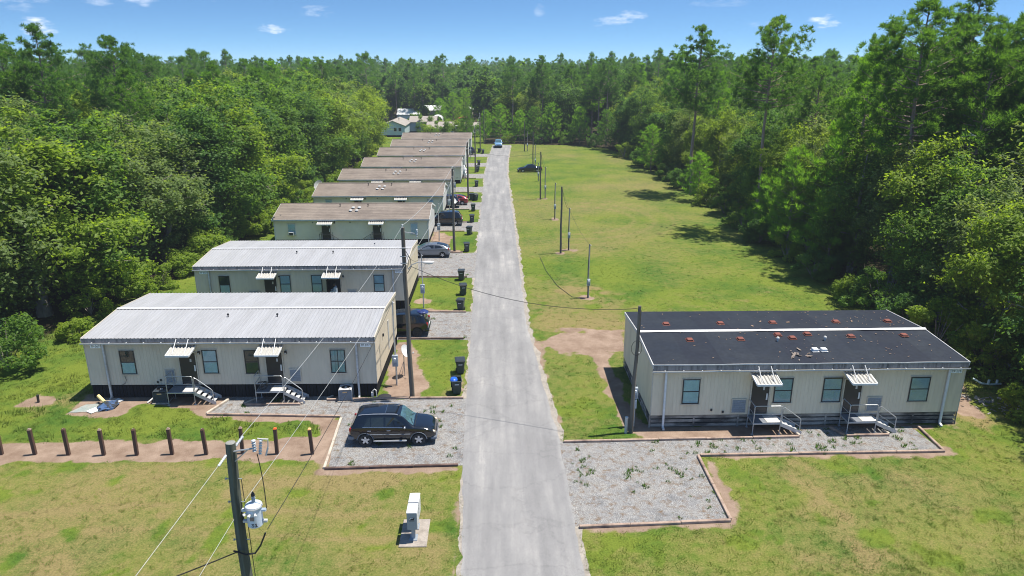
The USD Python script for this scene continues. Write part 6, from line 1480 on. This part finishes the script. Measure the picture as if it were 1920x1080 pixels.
wire((6.69, 105.9, 6.9), (7.71, 91.6, 4.75), .5, .012, M_cable, 'wire from the second tall field pole to the lone meter pole')
wire((6.72, 105.9, 7.0), (7.48, 106.7, 4.7), .8, .014, M_cable, 'slack cable between the second pair of field poles')
wire((-70, 268, 9.4), (34, 262, 9.2), 1.2, .05, M_cable, 'upper dark line crossing in front of the far wood')
wire((-70, 268, 6.8), (34, 262, 6.6), 1.2, .05, M_cable, 'lower dark line crossing in front of the far wood')
p = curve((-5.72, 15.22, 8.95), (-5.80, 15.25, 10.45), .0, 8); p[:, 0] += .03 * np.sin(np.linspace(0, 3.1, 8)); MB().tube(p, .012, 5).top('jumper_wire', M_cable, 'dark jumper between the transformer bushing and the fuse on the foreground pole', 'wire')
p = np.array([(-6.62, 15.1, 7.80), (-6.3, 15.05, 7.72), (-6.05, 15.0, 7.80), (-5.88, 14.98, 8.05), (-5.74, 15.02, 8.38)]); MB().tube(p, .022, 6).tube(p + [.02, -.03, .015], .012, 5).top('service_cable', M_cable, 'looped black service cable below the transformer', 'wire')
MB().tube([(7.7, 58.5, .02), (6.6, 58.8, .02), (5.6, 62, .03), (4.9, 67, .03), (4.6, 72.5, .03)], .022, 5).top('ground_cable', M_cable, 'black cable lying on the field grass by the nearest meter pole', 'cable')


def dish(x, y, z, d, az, label, posts=True):
    P = thing('satellite_dish', label, 'dish', (x, y, 0), az); t = np.linspace(0, 1, 6); R = rot(math.radians(62)); prof = [(d / 2 * k + .001, .10 * k * k) for k in t]
    MB().lathe(prof + [(p[0], p[1] - .012) for p in prof[::-1]], 24, (0, 0, z), R).build('reflector', M_white, P, smooth=40)
    MB().tube([(0, .08, 0), (0, .1, z - .05)], .03, 7).build('mast', M_steel, P); MB().tube([(.25, .4, 0), (0, .1, z * .6)], .018, 5).tube([(-.25, .4, 0), (0, .1, z * .6)], .018, 5).build('braces', M_steel, P)
    MB().tube([(0, -.25, z - .35), (0, -.62, z - .02)], .015, 5).cbox(-.05, .05, -.68, -.58, z - .05, z + .05, .02).build('feed_arm', M_gutter, P)


dish(-5.95, 42.6, 1.75, .85, 1.15, 'white satellite dish on a mast between the meter pole and the lamp pole'); dish(-5.75, 96.3, 1.6, .8, .9, 'white dish on the fourth lawn behind a tall pole'); dish(-25.3, 101.5, 3.0, 1.5, -.6, 'large white dish at the left end of the second shingled trailer')

# ================================================================ mailboxes, person, odds and ends
MB().cbox(-4.2, -3.02, 25.3, 27.2, -.02, .05, .015).top('concrete_slab', M_conc, 'pale concrete slab under the mailboxes on the left lawn', 'slab')
M_mail = mat('mailbox_grey', (.24, .27, .30), rough=.45, metal=.2, var=.06); M_mailtop = mat('mailbox_top', (.52, .52, .52), rough=.45, var=.08)
for y, t, lg in ((25.55, 'nearer grey pedestal mailbox with black bird emblem on its end', True), (26.32, 'farther grey pedestal mailbox on the concrete slab', False)):
    P = thing('mailbox', t, 'mailbox', (-3.62, y, .06)); MB().cbox(-.08, .08, .22, .42, 0, .62, .01).build('pedestal', M_mail, P); MB().cbox(-.17, .17, .10, .54, 0, .03, .01).build('base_plate', M_mail, P)
    MB().cbox(-.21, .21, 0, .66, .62, 1.42, .012).build('cabinet', M_mail, P); MB().cbox(-.225, .225, -.015, .675, 1.421, 1.475, .015).build('top', M_mailtop, P)
    for k in range(4):
        for q in range(2): b = MB().cbox(.211, .222, .03 + .31 * q, .31 + .31 * q, .66 + .185 * k, .83 + .185 * k, .004).build('compartment_door', M_mailtop, P); MB().cbox(.223, .232, .26 + .31 * q, .29 + .31 * q, .73 + .185 * k, .76 + .185 * k, .003).build('lock', M_steel, b)
    if lg:
        E_ = lambda pts: [(p[0], -.0035 - (0), p[1]) for p in pts]
        b = MB()
        for poly, y0 in (([(-.13, 1.10), (.09, 1.10), (.125, 1.25), (-.06, 1.25), (-.085, 1.21)], -.006),): b.prism(Polygon(poly), 0, .005, RX90, (0, -.001, 0))
        e = b.build('emblem', M_text, P)
        MB().prism(Polygon([(-.10, 1.115), (-.03, 1.17), (.035, 1.178), (.075, 1.165), (.05, 1.20), (-.02, 1.205), (-.05, 1.19), (-.02, 1.225), (.10, 1.225), (.095, 1.205), (.115, 1.238), (-.05, 1.238), (-.075, 1.205), (-.125, 1.10)]), 0, .003, RX90, (0, -.0065, 0)).build('emblem_bird', M_mailtop, e)
        MB().box(-.11, .11, -.005, -.001, 1.055, 1.072).build('emblem_line', M_text, P)


def figure(joints, bones, edge=.022, smooth=8):
    M = None
    for a, b in bones:
        (pa, ra), (pb, rb) = joints[a], joints[b]
        s = manifold3d.Manifold.batch_hull([manifold3d.Manifold.sphere(ra, 14).translate(list(pa)), manifold3d.Manifold.sphere(rb, 14).translate(list(pb))]); M = s if M is None else M + s
    M = M.refine_to_length(edge); k = M.to_mesh(); m = trimesh.Trimesh(k.vert_properties[:, :3], k.tri_verts); trimesh.smoothing.filter_taubin(m, iterations=smooth); return m


P = thing('person', 'person in a pale grey-blue top and trousers standing at the open door', 'person', (-13.0, 55.02, .845), 0)
J = {'pel': ((0, 0, .95), .125), 'wl': ((0, -.09, .93), .10), 'wr': ((0, .09, .93), .10), 'belly': ((-.01, 0, 1.08), .125), 'chest': ((-.03, 0, 1.28), .135), 'sl': ((-.04, -.185, 1.40), .065), 'sr': ((-.04, .185, 1.40), .065), 'nk': ((-.06, 0, 1.47), .055), 'hd0': ((-.09, 0, 1.56), .075), 'hd': ((-.085, 0, 1.645), .10), 'hdb': ((-.055, 0, 1.66), .095), 'nose': ((-.198, 0, 1.60), .014), 'nose2': ((-.18, 0, 1.635), .012), 'chin': ((-.155, 0, 1.535), .035),
     'earl': ((-.07, -.103, 1.61), .022), 'earr': ((-.07, .103, 1.61), .022), 'el': ((-.10, -.26, 1.14), .045), 'hl': ((-.36, -.20, 1.10), .034), 'er': ((-.14, .25, 1.15), .045), 'hr': ((-.40, .17, 1.12), .034), 'pl': ((-.44, -.19, 1.10), .034), 'prr': ((-.48, .16, 1.12), .034),
     'kl': ((-.03, -.10, .50), .068), 'kr': ((-.05, .10, .50), .068), 'al': ((.02, -.10, .09), .045), 'ar': ((.0, .10, .09), .045), 'tl': ((-.15, -.11, .045), .04), 'tr': ((-.17, .11, .045), .04)}
fing = []
for s_, h in (('l', 'pl'), ('r', 'prr')):
    b0 = np.array(J[h][0]); 
    for q, ln in zip((-.027, -.009, .009, .027), (.068, .08, .075, .058)):
        k1, k2 = f'f{s_}{q}', f'g{s_}{q}'; J[k1] = (tuple(b0 + [-.045, q, .0]), .0095); J[k2] = (tuple(b0 + [-.045 - ln * .75, q * 1.1, -ln * .5]), .008); fing += [(h, k1), (k1, k2)]
    sg = 1 if s_ == 'l' else -1; J['th' + s_] = (tuple(b0 + [.0, sg * .04, .0]), .011); J['tg' + s_] = (tuple(b0 + [-.045, sg * .062, -.012]), .009); fing += [(h, 'th' + s_), ('th' + s_, 'tg' + s_)]
BN = [('pel', 'belly'), ('belly', 'chest'), ('wl', 'wr'), ('chest', 'sl'), ('chest', 'sr'), ('sl', 'sr'), ('chest', 'nk'), ('nk', 'hd0'), ('hd0', 'hd'), ('hd', 'hdb'), ('hd0', 'chin'), ('nose', 'nose2'), ('hd', 'nose2'), ('hd0', 'earl'), ('hd0', 'earr'), ('sl', 'el'), ('el', 'hl'), ('hl', 'pl'), ('sr', 'er'), ('er', 'hr'), ('hr', 'prr'), ('wl', 'kl'), ('kl', 'al'), ('al', 'tl'), ('wr', 'kr'), ('kr', 'ar'), ('ar', 'tr'), ('pel', 'wl'), ('pel', 'wr')] + fing
m = figure(J, BN, .016, 4); obj('body', m, mat('brown_skin', (.11, .058, .038), rough=.6), P, True)
grow = lambda d: {k: (p, r + d) for k, (p, r) in J.items()}
m = figure(grow(.018), [('belly', 'chest'), ('pel', 'belly'), ('chest', 'sl'), ('chest', 'sr'), ('sl', 'sr'), ('sl', 'el'), ('sr', 'er'), ('el', 'hl'), ('er', 'hr')]); obj('shirt', m, mat('grey_blue_cloth', (.30, .36, .42), rough=.9, scale=6, col2=(.20, .25, .30)), P, True)
m = figure(grow(.020), [('wl', 'wr'), ('pel', 'wl'), ('pel', 'wr'), ('wl', 'kl'), ('kl', 'al'), ('wr', 'kr'), ('kr', 'ar')]); obj('trousers', m, mat('pale_grey_cloth', (.38, .42, .46), rough=.9, scale=6), P, True)
m = figure({'a': ((-.06, 0, 1.68), .108), 'b': ((-.03, 0, 1.62), .09)}, [('a', 'b')]); obj('hair', m, M_blackp, P, True)
for s_ in (-1, 1): MB().add(*blob((-.178, s_ * .034, 1.648), (.010, .014, .009), 1)).build('eye', M_white, P)
MB().add(*blob((-.182, 0, 1.565), (.008, .024, .006), 1)).build('mouth', mat('lip', (.10, .04, .035), rough=.5), P)
for nm, s_ in (('al', 'tl'), ('ar', 'tr')): m = figure(grow(.012), [(nm, s_)]); v = np.array(m.vertices); v[:, 2] = np.maximum(v[:, 2], .0); obj('shoe', (v, m.faces), M_blackp, P, True)

MB().cbox(0, .55, 0, 2.0, 0, .03, .008, rot(0, 0, -.55)).build('loose_board', M_white, None)
tag(stage.GetPrimAtPath('/World/loose_board'), 'white board lying on the dirt left of the nearest trailer', 'board'); UsdGeom.Xformable(stage.GetPrimAtPath('/World/loose_board')).AddTranslateOp().Set(Gf.Vec3d(-23.6, 37.7, .03))
MB().tube([(-23.95, 39.25, .42), (-23.35, 38.75, .25)], .10, 8).top('foam_roll', mat('pale_yellow_foam', (.72, .55, .24), rough=.8), 'pale yellow foam roll beside the white board', 'roll')
t = trimesh.creation.icosphere(3, 1.0); v = np.array(t.vertices); v *= (1 + .8 * (meshkit.fbm(v * 2.6, 3, 14) - .5)[:, None]); v *= [.55, .65, .16]; v[:, 2] = np.maximum(v[:, 2], -.02)
tag(obj('cloth', (v + [-23.15, 38.65, .05], t.faces), mat('blue_black_cloth', (.03, .07, .16), rough=.8, scale=3, col2=(.012, .015, .02), mixat=(.48, .52)), None, 40), 'crumpled blue and black cloth heap beside the white board', 'cloth')
P_ = ragged([(-25.0, 37.9), (-23.3, 37.9), (-22.9, 38.9), (-24.6, 39.0)], .2, .15, 77); tag(MB().prism(P_, .012, .022).build('tarp', mat('grey_green_tarp', (.20, .235, .22), rough=.7, scale=2, col2=(.27, .25, .22)), None), 'flat grey green tarp on the dirt under the clutter, left of the nearest trailer', 'tarp')
MB().tube([(-20.98, 39.0, .05), (-20.62, 39.55, .28)], .05, 8).top('drain_pipe', M_pipe, 'short white pipe sticking out under the nearest left trailer', 'pipe')
MB().cbox(-23.75, -23.1, 39.25, 39.6, 0, .08, .01, rot(0, 0, .2)).top('splash_block', M_conc, 'pale splash block under the left downspout of the nearest trailer', 'block')
P = thing('gas_bottle_stand', 'small pale standpipe box at the right corner of the nearest left trailer', 'standpipe', (-7.55, 39.45, 0)); MB().tube([(0, 0, 0), (0, 0, .5), (.1, 0, .58), (.2, 0, .5), (.2, 0, 0)], .035, 6).build('pipe', M_pipe, P); MB().cbox(-.12, .02, -.06, .06, .1, .4, .02).build('box', M_gutter, P)
MB().lathe([(.42, 0), (.42, .03), (.36, .05), (.001, .055)], 18, (-6.9, 39.55, 0)).top('manhole_cover', M_bronze, 'black round cover in the dirt beside the right corner of the nearest trailer', 'cover')
# rubbish right of the black-roofed trailer
MB().tube([(30.35, 40.75, .30), (30.7, 40.4, .12), (31.2, 40.25, .10), (31.9, 40.3, .12)], .06, 8).tube([(31.05, 40.26, .1), (31.05, 40.26, .42)], .07, 8).tube([(31.6, 40.28, .1), (31.6, 40.28, .40)], .07, 8).top('broken_pipe', mat('pale_aqua_pipe', (.42, .55, .58), rough=.4), 'pale aqua pipe with two stubs lying behind the rubbish heap', 'pipe')
MB().tube([(30.35, 36.6, 0), (30.35, 36.6, .85)], .06, 8).lathe([(.075, 0), (.075, .06), (.001, .07)], 8, (30.35, 36.6, .82)).top('standpipe', M_pipe, 'white upright pipe beside the rubbish heap', 'pipe')
b, b2 = MB(), MB(); g = np.random.default_rng(19)
for k in range(60):
    x, y = 29.8 + g.normal(0, .75), 37.6 + g.normal(0, .8); s = g.uniform(.04, .17); (b if k % 3 else b2).box(x - s, x + s, y - s * g.uniform(.2, .6), y + s * g.uniform(.2, .6), g.uniform(0, .03), g.uniform(.035, .06), rot(g.normal(0, .25), g.normal(0, .25), g.uniform(0, 3)))
P = thing('rubbish_heap', 'scattered heap of pale rubbish on the dirt right of the black-roofed trailer', 'rubbish', (0, 0, 0)); tag(b.build('pale_scraps', mat('pale_scrap', (.26, .25, .24), rough=.8, scale=2, col2=(.22, .20, .18)), P), kind='stuff'); tag(b2.build('dark_scraps', mat('dark_scrap', (.10, .11, .12), rough=.8), P), kind='stuff')

# ---------------------------------------------------------------- grass blades, weeds
BLOCK = unary_union([ROADP, SHOULD.buffer(-.15)] + GR + [Polygon([(-24.6, 39.8), (-7.3, 39.6), (-7.2, 48.4), (-24.6, 48.4)]), Polygon([(8.5, 35.3), (25.9, 35.3), (25.9, 43.8), (8.5, 43.8)]), Polygon([(-4.4, 25.2), (-2.95, 25.2), (-2.95, 27.3), (-4.4, 27.3)]), Polygon([(-24.4, 55.6), (-7.2, 55.6), (-7.2, 64.2), (-24.4, 64.2)])])
shapely.prepare(BLOCK)


def blades(parent_path, n, h, w, seed, m, spread=.11):
    g = np.random.default_rng(seed); a = g.uniform(0, 6.283, n); r = spread * np.sqrt(g.uniform(0, 1, n)); c = np.stack([r * np.cos(a), r * np.sin(a), np.zeros(n)], 1); d = np.stack([np.cos(a + g.normal(0, .6, n)), np.sin(a + g.normal(0, .6, n)), g.uniform(1.0, 2.6, n)], 1); d /= np.linalg.norm(d, axis=1, keepdims=True); s = np.cross(d, [0, 0, 1.0]); s /= np.linalg.norm(s, axis=1, keepdims=True); L = h * g.uniform(.5, 1.1, (n, 1))
    V = np.stack([c - s * w / 2, c + s * w / 2, c + d * L], 1).reshape(-1, 3); return usdkit.mesh(stage, parent_path, (V, np.arange(3 * n).reshape(-1, 3)), m)


_n, _l = grass_nodes(); _n |= {"oi": ("object_info", {}), "ov": ("rgb_ramp", {"ramp": [(0, (1.15,) * 3), (1, (1.75,) * 3)]}), "om": ("mix", {"mix_type": "multiply", "fac": 1.0}), "p": ("principled_bsdf", {"roughness": .7, "specular_ior_level": .25}), "tr": ("translucent_bsdf", {}), "mx": ("mix_closure", {"fac": .35})}
_l += [("gr.color", "om.color1"), ("oi.random", "ov.fac"), ("ov.color", "om.color2"), ("om.color", "p.base_color"), ("om.color", "tr.color"), ("p.BSDF", "mx.closure1"), ("tr.BSDF", "mx.closure2")]
_l = [q for q in _l if not q[1].startswith(("v.", "gm."))]; _n.pop("v"); _n.pop("gm"); _n.pop("g3"); _l = [q for q in _l if not q[1].startswith("g3.")]
M_blade = usdkit.material(stage, '/World/Looks/grass_blade', _n, _l, surface="mx.closure")
M_bladedry = mat('dry_blade', (.20, .165, .06), rough=.9, var=.3, rand=.3); M_weed = leaf_mat('weed_leaf', (.06, .12, .02), (.17, .25, .05), .4)
gi = UsdGeom.PointInstancer.Define(stage, '/World/grass'); tg = []
for k, (n, h, w, m) in enumerate([(16, .05, .022, M_blade), (18, .06, .026, M_blade), (14, .05, .02, M_bladedry), (22, .20, .03, M_blade), (24, .20, .045, M_weed)]):
    q = f'/World/grass/tuft_{k:03d}'; blades(q, n, h, w, 60 + k, m, (.13, .15, .13, .2, .16)[k]); tg.append(q)
gi.CreatePrototypesRel().SetTargets([Sdf.Path(q) for q in tg])
g = np.random.default_rng(12); N = 150000; u = g.uniform(0, 1, N); gy_ = 20.5 + 92 * u ** 1.6; gx_ = g.uniform(-1, 1, N) * (gy_ * .80 + 4); mk = masks(gx_, gy_); inb = shapely.contains_xy(BLOCK, gx_, gy_)
soil, dry, lit = mk.T; q = g.uniform(0, 1, N); nz = fb(gx_, gy_, .7, 3, 31); keep = (~inb) & (g.uniform(0, 1, N) < np.where(gy_ < 45, .45, .45 * sstep(112, 45, gy_)) * np.where((gy_ < 32) & (gx_ < -1), .6, 1)) & (q > soil * 1.25) & (q > lit * .8) & (nz + .3 * (q - .5) > .38)
lush = inside([(-45, 34.6), (-9.3, 34.9), (-9.6, 37), (-17.2, 38.6), (-22, 39), (-24, 40), (-24.9, 49), (-33, 48), (-45, 40)], gx_, gy_, .6); tall = sstep(.5, -2.5, gx_ - edge_x(TREE_L, gy_) - 2) * (gx_ < 0) + sstep(-2.5, .5, gx_ - edge_x(TREE_R, gy_)) * (gx_ > 0)
idx = np.where(q < dry * .55, 2, np.where((nz > .58) | (lush > .5), 1, 0)); idx = np.where((tall > .3) & (q > .35) & (dry < .5), 3, idx); idx = np.where((lush > .6) & (q > .93), 3, idx)
pos = np.stack([gx_, gy_, np.zeros(N)], 1)[keep]; ids = idx[keep]; scl = (g.uniform(.6, 1.25, N) * (1 + .35 * lush))[keep]
# weeds and sprouts in the gravel lots
wp = []
for P_, n in ((GR[0], 110), (GR[1], 260), (GR[2], 30), (GR[3], 20)):
    x0, y0, x1, y1 = P_.bounds; a = g.uniform(0, 1, (n * 4, 2)) * [x1 - x0, y1 - y0] + [x0, y0]; a = a[shapely.contains_xy(P_.difference(ROADP.buffer(.35)), a[:, 0], a[:, 1])]; nn = fb(a[:, 0], a[:, 1], .55, 3, 41); wp.append(a[(nn > .47)][:n])
wp = np.vstack(wp); pos = np.vstack([pos, np.column_stack([wp, np.full(len(wp), .01)])]); ids = np.concatenate([ids, np.where(g.uniform(0, 1, len(wp)) < .45, 4, 2)]); scl = np.concatenate([scl, g.uniform(.35, 1.1, len(wp))])
gi.CreatePositionsAttr(Vt.Vec3fArray.FromNumpy(pos.astype(np.float32))); gi.CreateProtoIndicesAttr(Vt.IntArray.FromNumpy(ids.astype(np.int32))); gi.CreateScalesAttr(Vt.Vec3fArray.FromNumpy(np.repeat(scl[:, None], 3, 1).astype(np.float32)))
an = g.uniform(0, math.pi, len(pos)); qa = np.zeros((len(pos), 4), np.float16); qa[:, 2] = np.sin(an); qa[:, 3] = np.cos(an)
gi.CreateOrientationsAttr(Vt.QuathArray.FromNumpy(qa))
tag(gi, 'short mown grass and weeds growing over the lots and the field', 'grass', kind='stuff')

# ================================================================ the air
_v = usdkit.material(stage, '/World/Looks/thin_air', {"v": ("principled_volume", {"color": (.86, .93, 1.0), "density": HAZE, "anisotropy": 0.0})}, [], volume="v.volume")
_m = usdkit.mesh(stage, '/World/haze', trimesh.creation.box([2600, 2600, 36], trimesh.transformations.translation_matrix([0, 0, 17])), _v)
tag(_m, kind='stuff')
